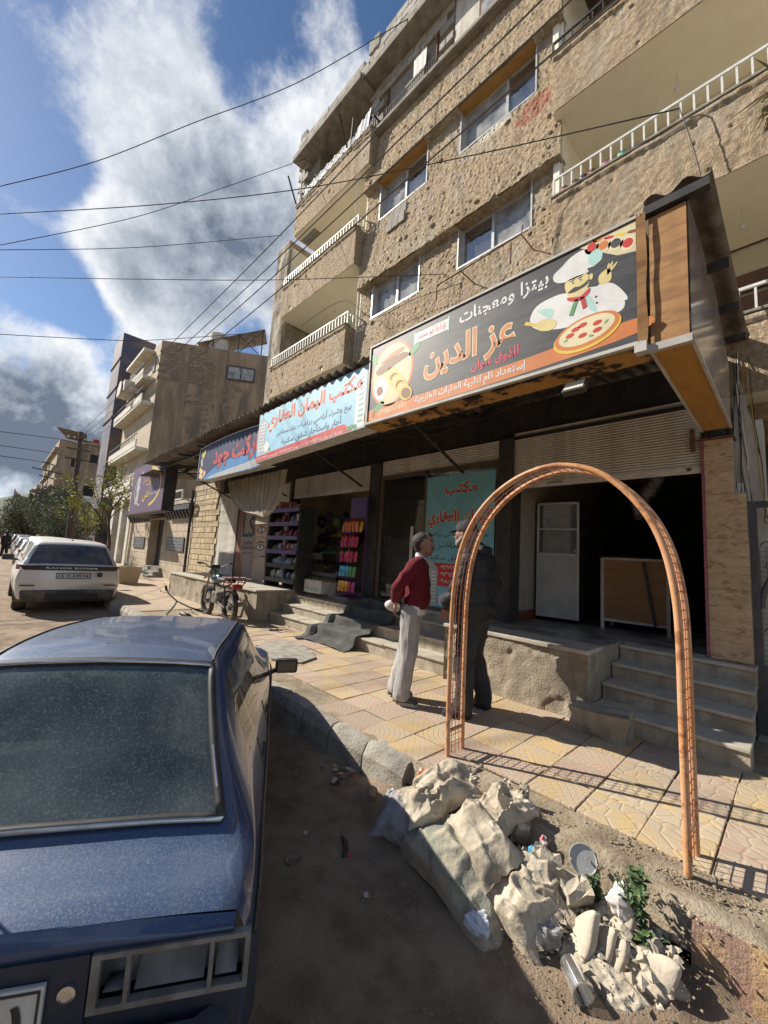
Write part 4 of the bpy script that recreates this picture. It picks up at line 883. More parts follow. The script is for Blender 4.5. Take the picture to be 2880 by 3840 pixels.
for k in range(9): flat('tower_window', [(-3.56, 3.18 + .065 * k), (-3.47, 3.18 + .068 * k), (-3.47, 3.205 + .068 * k), (-3.56, 3.205 + .065 * k)], y - .0014, I_teal, s)
flat('tower', [(-6.05, 3.17), (-5.86, 3.16), (-5.86, 3.66), (-5.98, 3.78), (-6.05, 3.72)], y - .0009, I_grey, s)
for k in range(9):
    for q in range(2): flat('tower_window', [(-6.03 + .085 * q, 3.20 + .055 * k), (-5.96 + .085 * q, 3.20 + .055 * k), (-5.96 + .085 * q, 3.225 + .055 * k), (-6.03 + .085 * q, 3.225 + .055 * k)], y - .0014, I_white, s)
flat('villa', [(-5.86, 3.17), (-5.70, 3.17), (-5.70, 3.28), (-5.78, 3.34), (-5.86, 3.28)], y - .0009, I_white, s)
for a, c in ((-3.66, 3.15), (-3.72, 3.14), (-5.68, 3.19), (-3.60, 3.14)): flat('bush', ell(a, c, .035, .03), y - .0018, I_green, s)
# ---------------------------------------------------------------- grocery sign
s = thing('shop_sign', 'dark blue grocery signboard with red headline behind the office sign', 'sign', (-7.7, 3.05, 3.0))
x0, x1, Y = -9.05, -6.16, 3.02
def cv(x): return 0.05 * math.sin(math.pi * (x - x0) / (x1 - x0))
P = [[(x, Y, 3.04 - .6 * cv(x)), (x, Y, 3.72 + cv(x))] for x in np.linspace(x0, x1, 17)]; b = MB(); b.grid(P); b.build('printed_face', I_navy, s)
P = [[(x, Y, 3.038 - .6 * cv(x)), (x, Y + .30, 3.06)] for x in np.linspace(x0, x1, 17)]; b = MB(); b.grid(P); b.add([(x0, Y, 3.04), (x0, Y + .3, 3.06), (x0, Y + .3, 3.72), (x0, Y, 3.72)], [(0, 1, 2, 3)]); b.box(x0 - .02, x0, Y - .01, Y + .02, 3.03, 3.73); b.build('box', M_signbox, s)
P = [[(x, Y - .014, 3.72 + cv(x)), (x, Y - .014, 3.745 + cv(x)), (x, Y + .03, 3.745 + cv(x))] for x in np.linspace(x0, x1, 17)]; b = MB(); b.grid(P); b.build('frame', M_signbox, s)
flat('sea', smooth_poly([(-8.7, 3.03), (-7.5, 3.01), (x1 + .01, 3.03), (x1 + .01, 3.36), (-7.0, 3.33), (-7.6, 3.30), (-8.2, 3.22)]), Y - .0008, I_blue, s)
flat('foam', smooth_poly([(-8.5, 3.03), (-7.5, 3.01), (x1 + .01, 3.04), (x1 + .01, 3.16), (-7.0, 3.13), (-7.7, 3.11), (-8.3, 3.08)]), Y - .0014, I_grey, s)
lettering('ماركت جود', -8.30, -6.0, 3.16, 3.70, Y - .0022, I_red, s, 0.035, outline=I_navy, oo=.08)
for k, (a, c, m) in enumerate(((-8.93, 3.13, I_pale), (-8.83, 3.10, I_yellow), (-8.72, 3.12, I_orange), (-8.87, 3.22, I_white), (-8.77, 3.20, I_red), (-8.95, 3.26, I_yellow), (-8.68, 3.17, I_pale), (-8.9, 3.60, I_green), (-8.78, 3.63, I_yellow), (-8.84, 3.56, I_yellow), (-8.9, 3.45, I_grey), (-8.87, 3.38, I_grey))): flat('printed_fruit', ell(a, c, .06, .055, k, 14), Y - .0022 - .0003 * k, m, s)
# ---------------------------------------------------------------- salon sign further down the street
s = thing('shop_sign', 'purple hair salon signboard with gold script in a black case', 'sign', (-14.4, 3.4, 2.7))
b = MB(); b.box(-16.4, -12.55, 3.30, 3.62, 2.58, 4.22); b.build('case', M_black, s)
flat('printed_face', [(-16.37, 2.61), (-12.58, 2.61), (-12.58, 4.19), (-16.37, 4.19)], 3.296, I_purple, s)
for k in range(14): pass
def arc(cx, cz, a, b_, t0, t1, w, n=20): 
    o = [(cx + a * math.cos(t), cz + b_ * math.sin(t)) for t in np.linspace(t0, t1, n)]; i = [(cx + (a - w) * math.cos(t), cz + (b_ - w) * math.sin(t)) for t in np.linspace(t1, t0, n)]; return o + i
flat('gold_swirl', arc(-14.3, 3.4, 1.45, .66, -1.3, 1.4, .10), 3.292, I_gold, s); flat('gold_swirl', arc(-14.5, 3.4, 1.45, .64, 1.9, 4.3, .08), 3.292, I_tan, s)
lettering('صالون', -14.35, -13.2, 3.45, 3.72, 3.290, I_gold, s, 0.01, shear=.1); lettering('لمى', -14.75, -14.05, 2.95, 3.45, 3.290, I_gold, s, 0.01, shear=.1); lettering('للتجميل', -14.9, -14.3, 3.55, 3.75, 3.290, I_gold, s, 0.0); lettering('للسيدات فقط', -14.0, -13.0, 3.1, 3.22, 3.290, I_white, s, 0.0)
flat('profile_print', smooth_poly([(-15.75, 3.0), (-15.6, 3.25), (-15.7, 3.5), (-15.5, 3.8), (-15.25, 3.75), (-15.3, 3.55), (-15.2, 3.45), (-15.35, 3.3), (-15.3, 3.1), (-15.5, 2.9)]), 3.290, I_grey, s)

# ------------------------------------------------------------------ shop fronts
YS = 5.3
M_slat = mk('shutter_slat', (0.66, 0.63, 0.57), (0.56, 0.53, 0.47), sc=7, rough=0.6, c3=(0.34, 0.28, 0.21), sc3=2.5, amt3=0.4, stretch=(1, 1, 3))
M_pink = mk('pink_trim', (0.33, 0.11, 0.15), (0.26, 0.09, 0.12), sc=6, rough=0.6)
M_clad = mk('split_face_stone', (0.72, 0.53, 0.34), (0.60, 0.42, 0.26), sc=8, rough=0.9, bump=1.0, bsc=26, c3=(0.27, 0.165, 0.09), sc3=11, amt3=0.6, bdist=0.03, th3=(0.55, 0.6), stretch=(1, 1, 2.2))
M_walltile = mk('cream_wall_tile', (0.40, 0.36, 0.29), (0.33, 0.295, 0.24), sc=9, rough=0.5, bump=0.2, bsc=30)
M_jamb = mk('black_pillar_paint', (0.035, 0.032, 0.030), (0.06, 0.052, 0.045), sc=6, rough=0.7)
FR = thing('shop_row', 'row of dark ground floor shops with open fronts under the awnings', 'shops', (-6, 5.3, 0.8))
M_pane3 = glass('shop_glass', tint=(0.85, 0.9, 0.88), dust=0.05, clear=0.95)
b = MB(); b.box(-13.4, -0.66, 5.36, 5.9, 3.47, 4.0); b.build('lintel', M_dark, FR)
for x0, x1 in ((-5.93, -5.64), (-3.06, -2.84), (-8.98, -8.87), (-11.92, -11.83)): b = MB(); b.box(x0, x1, YS - .04, YS + .25, 0.78, 3.48); b.build('pillar', M_jamb, FR)
# pizza shop room
b = MB(); b.box(-2.95, -2.86, 5.40, 9.2, 0.8, 3.5); b.build('side_wall', M_walltile, FR)
b = MB(); b.box(-2.862, -2.85, 5.42, 9.19, 0.83, 0.97); b.build('skirting', mk('brown_skirting', (0.17, 0.06, 0.03), rough=0.5), FR)
b = MB(); b.box(-2.95, -0.5, 9.2, 9.3, 0.8, 3.5); b.box(-0.62, -0.5, 5.5, 9.2, 0.8, 3.5); b.build('back_wall', mk('dark_shop_wall', (0.06, 0.055, 0.05), (0.03, 0.028, 0.026), sc=2, rough=0.9), FR)  # near black base colour, varied by noise
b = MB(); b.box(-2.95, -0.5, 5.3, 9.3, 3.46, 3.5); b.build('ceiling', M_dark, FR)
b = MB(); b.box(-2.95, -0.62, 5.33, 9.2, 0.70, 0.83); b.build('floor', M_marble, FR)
# rooms of the office and the grocery
b = MB(); b.box(-5.64, -3.0, 8.2, 8.3, 0.8, 3.5); b.box(-5.72, -5.64, 5.5, 8.2, .8, 3.5); b.build('office_wall', mk('brown_office_wall', (0.20, 0.13, 0.07), (0.15, 0.095, 0.055), sc=3, rough=0.7), FR)
b = MB(); b.box(-5.64, -2.95, 5.36, 8.2, 0.72, 0.84); b.box(-8.9, -5.9, 5.3, 7.0, 0.7, 0.81); b.build('inner_floor', M_tread, FR)
b = MB(); b.box(-8.9, -5.8, 6.6, 6.7, 0.8, 3.5); b.box(-8.98, -8.88, 5.4, 6.6, .8, 3.5); b.box(-5.92, -5.85, 5.6, 6.6, .8, 3.5); b.build('grocery_wall', mk('cream_shop_wall', (0.46, 0.39, 0.28), (0.38, 0.32, 0.23), sc=3, rough=0.8), FR)
b = MB(); b.box(-8.9, -2.95, 5.4, 8.3, 3.48, 3.52); b.build('shop_ceiling', M_cream2, FR)
# ---------------------------------------------------------------- rolling shutters
def shutter(x0, x1, z0, z1, y, label, bar=True, n=None, handle=False):
    s = thing('rolling_shutter', label, 'shutter', ((x0 + x1) / 2, y, z0)); pitch = 0.034; n = n or int((z1 - z0) / pitch)
    m = MB(); P = []
    L = x1 - x0
    prof = [(0.004, 0.0), (-0.010, 0.006), (-0.015, 0.015), (-0.011, 0.023), (0.002, 0.029), (0.006, 0.034)]
    m.add([(a, yy, z) for a in (0, L) for yy, z in prof], [(i, 6 + i, 7 + i, i + 1) for i in range(5)]); me = m.mesh('slat', M_slat, smooth=True)
    pz_ = (z1 - z0 - (0.07 if bar else 0)) / n
    for k in range(n): link('slat', me, s, loc=(x0, y, z0 + (0.07 if bar else 0) + k * pz_), scale=(1, 1, pz_ / .034))
    if bar:
        b = MB(); b.box(x0, x1, y - .015, y + .012, z0, z0 + .07); bo = b.build('bottom_bar', M_slat, s)
        if handle:
            h = MB(); xm = x0 + L * .28; h.tube([(xm - .09, y - .015, z0 + .04), (xm - .09, y - .045, z0 + .04), (xm + .09, y - .045, z0 + .04), (xm + .09, y - .015, z0 + .04)], .007, 6); h.lathe([(.02, 0), (.02, .02), (.012, .03)], 10, Matrix.Translation((x1 - .1, y - .015, z0 + .045)) @ rotm(rx=R(90))); h.build('handle', M_rust, bo)
    return s
shutter(-2.84, -0.68, 2.72, 3.56, YS + .03, 'half raised grey roller shutter of the dark pizza shop', handle=True)
shutter(-5.63, -3.07, 3.20, 3.50, YS + .03, 'rolled up shutter edge above the glass office front', bar=False)
shutter(-8.86, -5.94, 2.96, 3.48, YS + .03, 'roller shutter raised above the grocery shelves')
shutter(-13.36, -11.94, 0.81, 3.40, YS, 'closed grey roller shutter beside the beauty poster', n=70)
shutter(-11.82, -9.0, 2.74, 3.40, YS + .02, 'roller shutter above the beauty poster behind the curtain')
# ---------------------------------------------------------------- clad pillar at the right
s = thing('stone_clad_pillar', 'pillar clad in split face tan stone at the right of the dark shop', 'pillar', (-0.5, 5.3, 0.8))
b = MB(); b.box(-0.645, -0.335, YS + .02, 5.9, 0.80, 2.48); b.box(-0.645, -0.42, YS + .02, 5.9, 2.48, 3.07); b.build('core', M_conc, s)
for z0, z1, xr in ((0.815, 1.13, -0.325), (1.133, 1.50, -.325), (1.504, 2.02, -.325), (2.024, 2.475, -.33), (2.479, 3.06, -.415)):
    rough_face('stone_panel', s, (-0.65, YS, z0), (1, 0, 0), (0, 0, 1), xr + .65, z1 - z0, M_clad, 0.016, 0.018, int(z0 * 50), normal=(0, -1, 0))
    e = MB(); e.box(-0.648, xr - .002, YS + .002, YS + .03, z0 + .003, z1 - .003); e.build('stone_edge', M_clad, s)
b = MB(); b.box(-0.675, -0.652, YS - .012, YS + .10, .83, 3.06); b.build('pink_trim', M_pink, s)
b = MB(); b.box(-0.70, -0.40, YS - .03, YS + .2, 3.065, 3.08); b.box(-.76, -.72, YS - .04, YS + .0, 2.95, 3.2); b.build('cap', M_rust, s)
# white wall end and meter box beyond the pillar
s = thing('wall_end', 'end of a peeling white wall with a tangle of cables beside the stone pillar', 'wall', (-0.35, 5.65, 0.16))
P = []
for k in range(9):
    x = -0.425 + 0.195 * k / 8; P.append([(x, 5.60, 2.30), (x, 5.60, 3.0), (x, 5.60, 4.02 - 0.045 * k - 0.09 * (k % 2) - .012 * k * k)])
b = MB(); b.grid(P); b.box(-.425, -.20, 5.61, 6.0, 0.16, 3.3); b.build('plaster', M_whitewall, s)
b = MB(); b.box(-0.43, -0.365, 5.545, 5.60, 2.43, 2.62); b.build('junction_box', M_white, s)
rr = random.Random(4)
for k in range(9):
    x = -0.42 + rr.random() * 0.18; pts = [(x, 5.585, 4.1 - rr.random() * .2)]
    for q in range(7): pts.append((pts[-1][0] + rr.uniform(-.02, .03), 5.57 + rr.uniform(-.03, .01), pts[-1][2] - 0.22 - rr.random() * .08))
    b = MB(); b.tube(pts, rr.choice([.003, .004, .006]), 5); b.build('loose_cable', (M_cable, M_cable, mk('yellow_cable', (0.45, 0.30, 0.06), rough=0.6), mk('white_cable', (0.6, 0.6, 0.56), rough=0.6))[k % 4], s)
# ---------------------------------------------------------------- iron gate at the right edge
s = thing('iron_gate', 'grey wrought iron gate with scrolls at the right edge', 'gate', (0.2, 5.45, 0.16))
M_gate = mk('grey_gate_paint', (0.10, 0.10, 0.105), (0.075, 0.075, 0.08), sc=9, rough=0.5)
b = MB(); b.box(-0.325, -0.265, 5.40, 5.46, 0.16, 2.40); b.box(-0.265, 0.9, 5.40, 5.46, 2.34, 2.40); b.build('frame', M_gate, s)
b = MB(); b.box(-.265, .9, 5.43, 5.44, .16, .80); b.build('lower_panel', M_gate, s)
b = MB(); P = [(-.26 + .62 * (1 - math.cos(t)), 5.43, 1.35 + .62 * math.sin(t)) for t in np.linspace(0, 1.57, 12)]; b.tube(P, .024, 8); b.build('hoop', M_gate, s)
def scroll(cx, cz, r, sg):
    return [(cx + sg * r * (1 - t / 7) * math.cos(t), 5.43, cz + r * (1 - t / 7) * math.sin(t)) for t in np.linspace(0, 5.4, 22)]
for cx, cz, r, sg in ((-.17, 2.20, .075, 1), (-.19, 1.95, .06, -1), (-.16, 1.32, .06, 1), (-.18, 1.12, .07, -1), (-.19, 1.75, .05, 1), (-.05, 1.5, .08, 1), (-.06, .98, .07, -1)):
    b = MB(); b.tube(scroll(cx, cz, r, sg), .006, 6); b.build('scroll', M_gate, s)
b = MB()
for k in range(14): b.tube([(-.26 + k * .05, 5.445, .8), (-.26 + k * .05, 5.445, 1.95)], .002, 4)
for k in range(23): b.tube([(-.26, 5.445, .8 + .05 * k), (.45, 5.445, .8 + .05 * k)], .002, 4)
o = b.build('wire_screen', M_gate, s); o['kind'] = 'stuff'
b = MB(); b.box(-.2, 3, 7.1, 7.2, -.1, 3.6); b.box(-.32, 3, 5.3, 5.40, .0, .17); tag(b.build('yard_wall', mk('green_yard_wall', (0.12, 0.15, 0.11), (0.35, 0.33, 0.27), sc=2, rough=0.9, th=(.45, .5))), 'dim pale wall with green paint behind the iron gate', 'wall')
# ---------------------------------------------------------------- display fridge, counter, extract hood
s = thing('display_cabinet', 'tall white cabinet with a glass upper half inside the dark shop', 'cabinet', (-2.55, 6.35, .83), R(8))
b = MB(); b.box(-.30, .30, -.28, -.25, .06, .98); b.build('lower_panel', mk('off_white_panel', (0.50, 0.49, 0.44), (0.42, 0.41, 0.37), sc=3, rough=0.45), s, local=True)
b = MB(); 
for x in (-.30, .27): b.box(x, x + .03, -.285, -.25, .06, 1.78)
b.box(-.30, .30, -.285, -.25, 1.75, 1.78); b.box(-.30, .30, -.285, -.25, .98, 1.01); b.box(-.27, .27, -.282, -.255, 1.36, 1.385); b.build('frame', M_alu, s, local=True)
b = MB(); b.box(-.30, -.29, -.25, .28, .06, 1.78); b.box(.29, .30, -.25, .28, .06, 1.78); b.box(-.30, .30, .27, .28, .06, 1.78); b.box(-.3, .3, -.25, .28, 1.76, 1.78); b.build('casing', M_dark, s, local=True)
b = MB(); b.box(-.27, .27, -.268, -.262, 1.01, 1.75); b.build('pane', M_pane2, s, local=True)
for z in (1.15, 1.4, 1.6): b = MB(); b.box(-.28, .28, -.24, .26, z, z + .012); b.build('shelf', M_alu, s, local=True)
for x in (-.24, .24): b = MB(); b.lathe([(.03, -.015), (.03, .015)], 10, Matrix.Translation((x, -.2, .03)) @ rotm(ry=R(90))); b.build('castor', M_dark, s, local=True)
s = thing('service_counter', 'wooden fronted counter on a white frame inside the dark shop', 'counter', (-1.55, 6.25, .83), R(4))
b = MB(); b.box(-.36, .36, -.02, .0, .14, .95); b.build('front_board', mk('counter_wood', (0.34, 0.18, 0.075), (0.28, 0.145, 0.06), sc=3, rough=0.5, stretch=(1, 1, 6)), s, local=True)
b = MB()
for x in (-.40, .36): b.box(x, x + .04, -.035, .005, 0, .97)
b.box(-.36, .36, -.03, .0, .11, .14); b.box(-.36, .36, -.03, .0, .95, .98)
for x in (-.40, .36): b.box(x, x + .04, .5, .54, 0, .97)
b.build('frame', M_whitewall, s, local=True)
b = MB(); b.box(-.42, .42, -.05, .56, .98, 1.0); b.build('top', M_dark, s, local=True)
b = MB(); b.bar((.12, -.05, .93), (.24, -.05, .12), .03); b.build('strut', M_black, s, local=True)
b = MB(); b.tube([(-1.1, 6.2, 3.4), (-1.2, 6.25, 3.0), (-1.35, 6.3, 2.75), (-1.5, 6.3, 2.55), (-1.45, 6.3, 2.35)], [.10, .11, .12, .11, .10], 14); tag(b.build('foil_duct', mk('crumpled_foil', (0.25, 0.25, 0.25), (0.1, 0.1, 0.1), sc=18, rough=0.3, metal=0.8, bump=0.8, bsc=30), smooth=True), 'crumpled foil duct hanging from the dark shop ceiling', 'duct')
# floodlight under the sign
s = thing('floodlight', 'small square floodlight hung under the pizza sign', 'floodlight', (-1.12, 3.0, 2.98))
b = MB(); b.box(-.085, .085, -.02, .03, -.06, .06, bev=.008); o = b.build('housing', M_black, s, local=True, rot=(R(-35), 0, 0)); b = MB(); b.box(-.07, .07, -.024, -.0205, -.045, .045); b.build('lens', mk('floodlight_lens', (0.6, 0.58, 0.48), rough=0.2), o, local=True)
b = MB(); b.tube([(0, .03, .04), (0, .05, .12)], .01, 6); b.build('stem', M_black, s, local=True)
# ---------------------------------------------------------------- glass office front
s = thing('office_glazing', 'glass office front with sliding door between black pillars', 'glazing', (-4.3, 5.3, .84))
b = MB()
for x0, x1 in ((-5.63, -5.55), (-4.50, -4.44), (-3.10, -3.06)): b.box(x0, x1, YS - .01, YS + .05, .84, 3.19)
b.box(-5.55, -3.10, YS - .01, YS + .05, 3.12, 3.19); b.box(-5.55, -3.10, YS - .01, YS + .05, .82, .87); b.build('frame', mk('bronze_frame', (0.13, 0.10, 0.07), (0.10, 0.08, 0.055), sc=5, rough=0.45), s)
b = MB(); b.box(-5.55, -4.50, YS + .015, YS + .022, .87, 3.12); b.build('pane', M_pane3, s); b = MB(); b.box(-4.44, -3.10, YS + .015, YS + .022, .87, 3.12); b.build('pane', M_pane3, s)
b = MB(); b.box(-4.78, -4.72, YS - .02, YS + .0, 1.5, 2.2); b.build('door_pull', M_alu, s)
po = thing('window_poster', 'tall blue estate office poster on the glass behind the two men', 'poster', (-3.75, 5.27, .88))
Y = YS - .03
b = MB(); b.box(-4.43, -3.11, Y, Y + .006, .88, 3.04); b.build('sheet', I_teal, po)
lettering('مكتب', -4.05, -3.42, 2.68, 2.93, Y - .0012, I_red, po, .03, outline=I_cream, oo=.06); lettering('اليمان العقاري', -4.39, -3.14, 2.16, 2.46, Y - .0012, I_red, po, .03, outline=I_cream, oo=.06)
for k, (tx, x0, x1) in enumerate((('بيع وشراء أراضي زراعية', -4.36, -3.2), ('بناء محاضر', -4.15, -3.35), ('أجار شقق سكنية', -4.38, -3.3))): lettering(tx, x0, x1, 2.0 - .19 * k, 2.12 - .19 * k, Y - .0008, I_navy, po, .012)
flat('red_panel', [(-4.43, 1.22), (-3.11, 1.22), (-3.11, 1.59), (-4.43, 1.59)], Y - .0008, I_red, po)
for k, tx in enumerate(('٠٩٣٧٧١٨٣٦٨', '٠٩٣٦٢١٢٨٨٢', '٠٩٨٠٦٩٣١٢١')): lettering(tx, -4.08, -3.55, 1.49 - .11 * k, 1.56 - .11 * k, Y - .0014, I_white, po, .01)
flat('printed_tower', [(-4.40, .90), (-4.12, .90), (-4.12, 1.50), (-4.30, 1.66), (-4.40, 1.5)], Y - .0020, I_grey, po)
for k in range(9):
    for q in range(2): flat('printed_window', [(-4.38 + .13 * q, .96 + .058 * k), (-4.28 + .13 * q, .96 + .058 * k), (-4.28 + .13 * q, .985 + .058 * k), (-4.38 + .13 * q, .985 + .058 * k)], Y - .0026, I_white, po)
flat('printed_villa', [(-4.08, .92), (-3.65, .92), (-3.65, 1.06), (-3.86, 1.18), (-4.08, 1.06)], Y - .0014, I_white, po)
# lit tube lamp seen through the office glass
s = thing('tube_lamp', 'lit fluorescent tubes reflected behind the office glass', 'lamp', (-4.6, 6.4, 3.1))
for k in range(2): b = MB(); b.tube([(-5.0, 6.3 + .12 * k, 3.12), (-4.15, 6.9 + .12 * k, 3.12)], .014, 8); b.build('tube', mk('lit_tube', (1, 1, 1), emit=(0.9, 0.96, 1.0), estr=2.5), s)
# ---------------------------------------------------------------- beauty poster
s = thing('beauty_poster', 'brown beauty studio poster with eyes and LS monogram', 'poster', (-10.9, 5.28, .82))
Y = 5.27
b = MB(); b.box(-11.80, -9.98, Y, Y + .02, .81, 2.75); b.build('sheet', mk('print_taupe', (0.34, 0.24, 0.19), (0.27, 0.18, 0.14), sc=1.6, rough=0.5, stretch=(5, 1, 1)), s)
flat('hair_print', smooth_poly([(-11.79, .82), (-11.3, .82), (-11.5, 1.5), (-11.55, 2.2), (-11.35, 2.74), (-11.79, 2.74)]), Y - .003, I_brown, s)
lettering('LS', -11.48, -10.72, 1.98, 2.58, Y - .005, I_navy, s, .01, arabic=False); lettering('LAMA', -11.32, -10.80, 1.76, 1.86, Y - .005, I_navy, s, .0, arabic=False); lettering('SRJAOUI', -11.42, -10.66, 1.61, 1.72, Y - .005, I_navy, s, .0, arabic=False); lettering('MAKEUP ARTIST', -11.40, -10.70, 1.50, 1.54, Y - .005, I_navy, s, .0, arabic=False)
for k, (z0, z1) in enumerate(((2.42, 2.74), (2.0, 2.40), (1.45, 1.97))):
    flat('eye_strip', [(-10.62, z0), (-10.0, z0), (-10.0, z1), (-10.62, z1)], Y - .003, (I_tan, ink('peach', (0.60, 0.40, 0.28)), I_tan)[k], s); zc = (z0 + z1) / 2
    flat('brow', smooth_poly([(-10.58, zc + .08), (-10.3, zc + .17), (-10.03, zc + .11), (-10.3, zc + .115)]), Y - .005, I_brown, s)
    flat('lash', smooth_poly([(-10.58, zc - .03), (-10.3, zc + .085), (-10.03, zc + .0), (-10.28, zc - .11)]), Y - .005, I_black, s); flat('eyeball', smooth_poly([(-10.50, zc - .02), (-10.3, zc + .045), (-10.10, zc), (-10.28, zc - .075)]), Y - .0065, I_white, s); flat('iris', ell(-10.29, zc - .012, .055, .055, 0, 12), Y - .008, I_brown, s)
flat('hair_print', smooth_poly([(-10.62, .82), (-10.0, .82), (-10.0, 1.44), (-10.35, 1.43), (-10.6, 1.3)]), Y - .003, I_tan, s)

# ------------------------------------------------------------------ grocery goods, curtain, carpet
def blob(mb, c, r, seed=0, n=8, sq=(1, 1, 1)):
    rr = random.Random(seed); ph = [rr.uniform(0, 6) for _ in range(4)]
    P = []
    for i in range(n + 1):
        th = math.pi * i / n; row = []
        for j in range(n + 1):
            f = 2 * math.pi * (j % n) / n; k = r * (1 + 0.08 * math.sin(3 * f + ph[0]) + 0.06 * math.sin(2 * th + ph[1]))
            row.append((c[0] + sq[0] * k * math.sin(th) * math.cos(f), c[1] + sq[1] * k * math.sin(th) * math.sin(f), c[2] + sq[2] * k * math.cos(th)))
        P.append(row)
    mb.grid(P)
FRUIT = {'red': mk('tomato_red', (0.42, 0.05, 0.03), (0.35, 0.07, 0.03), sc=9, rough=0.35), 'green': mk('leaf_green_veg', (0.10, 0.17, 0.05), (0.14, 0.20, 0.06), sc=14, rough=0.5), 'yellow': mk('lemon_yellow', (0.50, 0.34, 0.05), (0.42, 0.28, 0.04), sc=9, rough=0.4), 'brown': mk('potato_brown', (0.26, 0.17, 0.09), (0.20, 0.13, 0.07), sc=9, rough=0.8), 'purple': mk('aubergine', (0.05, 0.02, 0.05), (0.08, 0.03, 0.06), sc=9, rough=0.3)}
M_foam = mk('white_foam_crate', (0.62, 0.61, 0.57), (0.5, 0.49, 0.45), sc=6, rough=0.8)
M_crate = mk('dark_plastic_crate', (0.025, 0.027, 0.025), (0.04, 0.04, 0.038), sc=6, rough=0.6)
def crate(cx, cy, cz, w, d, h, mat, fruit, label, tilt=0.45, rz=0.0, r=0.045, slots=False):
    cx = cx + (PX if cy > 5.3 else -.1)
    t = thing('produce_crate', label, 'crate', (cx, cy, cz), rz, 'crates of produce on the grocery shelves'); t.rotation_euler = (tilt, 0, rz)
    b = MB(); th = 0.018
    b.box(-w / 2, w / 2, -d / 2, d / 2, 0, th); b.box(-w / 2, -w / 2 + th, -d / 2, d / 2, th, h); b.box(w / 2 - th, w / 2, -d / 2, d / 2, th, h); b.box(-w / 2 + th, w / 2 - th, -d / 2, -d / 2 + th, th, h); b.box(-w / 2 + th, w / 2 - th, d / 2 - th, d / 2, th, h)
    b.build('box', mat, t, local=True)
    if fruit:
        rr = random.Random(int(cx * 100)); f = MB(); k = 0
        for i in range(int(w / r / 1.7)):
            for j in range(int(d / r / 1.7)):
                blob(f, (-w / 2 + r + i * r * 1.75, -d / 2 + r + j * r * 1.75, h - r * .3 + rr.uniform(-.01, .025)), r * rr.uniform(.85, 1.1), k, 6); k += 1
        o = f.build('fruit', FRUIT[fruit], t, local=True, smooth=True); o['kind'] = 'stuff'
    if slots:
        s = MB()
        for k in range(5): s.box(-w / 2 + .08 + k * .1, -w / 2 + .095 + k * .1, -d / 2 - .003, -d / 2 + .002, .04, .11)
        o = s.build('slot', M_dark, t, local=True); o['kind'] = 'stuff'
    return t
PX = -.55
s = thing('produce_rack', 'tiered metal rack for fruit crates inside the grocery', 'rack', (-7.3 + PX, 5.9, .82))
for k, (y, z) in enumerate(((5.45, 1.12), (5.75, 1.55), (6.05, 1.98))): b = MB(); b.box(-8.15 + PX, -6.45 + PX, y - .02, y + .35, z - .02, z); b.build('shelf', M_crate, s)
for x in (-8.12 + PX, -6.48 + PX): b = MB(); b.bar((x, 5.45, .82), (x, 5.45, 1.12), .03); b.bar((x, 6.3, .82), (x, 6.3, 2.3), .03); b.bar((x, 5.45, 1.12), (x, 6.3, 2.2), .03); b.build('side_frame', M_crate, s)
crate(-7.80, 5.62, 1.14, .52, .36, .15, M_foam, 'green', 'white crate of greens at the lower left of the grocery rack')
crate(-7.22, 5.62, 1.14, .52, .36, .15, M_foam, 'brown', 'white crate of brown potatoes in the middle of the lower grocery rack')
crate(-6.74, 5.62, 1.14, .40, .36, .15, M_foam, 'purple', 'white crate of dark aubergines at the lower right of the grocery rack')
crate(-7.72, 5.90, 1.57, .50, .38, .16, M_foam, 'purple', 'white crate of dark produce at the left of the middle grocery shelf')
crate(-7.08, 5.90, 1.57, .62, .38, .16, M_crate, 'green', 'wide black crate of green grapes on the middle grocery shelf', r=.03)
crate(-7.85, 6.20, 2.0, .46, .38, .16, M_crate, 'purple', 'black crate of purple produce at the left of the top grocery shelf')
crate(-7.32, 6.20, 2.0, .46, .38, .16, M_crate, 'yellow', 'black crate of yellow fruit on the top grocery shelf')
crate(-6.82, 6.20, 2.0, .44, .38, .16, M_crate, 'red', 'black crate of red tomatoes at the right of the top grocery shelf')
crate(-7.05, 5.12, .80, .62, .40, .26, M_foam, 'brown', 'large white slotted crate standing on the floor before the grocery rack', tilt=0, slots=True)
# dangling bags above the crates
rr = random.Random(8)
for k in range(5):
    b = MB(); blob(b, (-8.0 + PX + k * .33, 6.0, 2.46 + rr.uniform(-.05, .1)), .13, k, 8, (1, .7, 1.2)); tag(b.build('produce_bag', (mk('black_bag', (0.02, 0.02, 0.022), rough=0.35), FRUIT['purple'], FRUIT['green'], MAT['black_bag'], FRUIT['red'])[k], smooth=True), ['black bag hanging leftmost over the grocery crates', 'dark purple bag hanging over the grocery crates', 'green bag hanging over the grocery crates', 'black bag hanging beside a red one over the grocery crates', 'red bag hanging rightmost over the grocery crates'][k], 'bag', 'bags hanging over the produce')
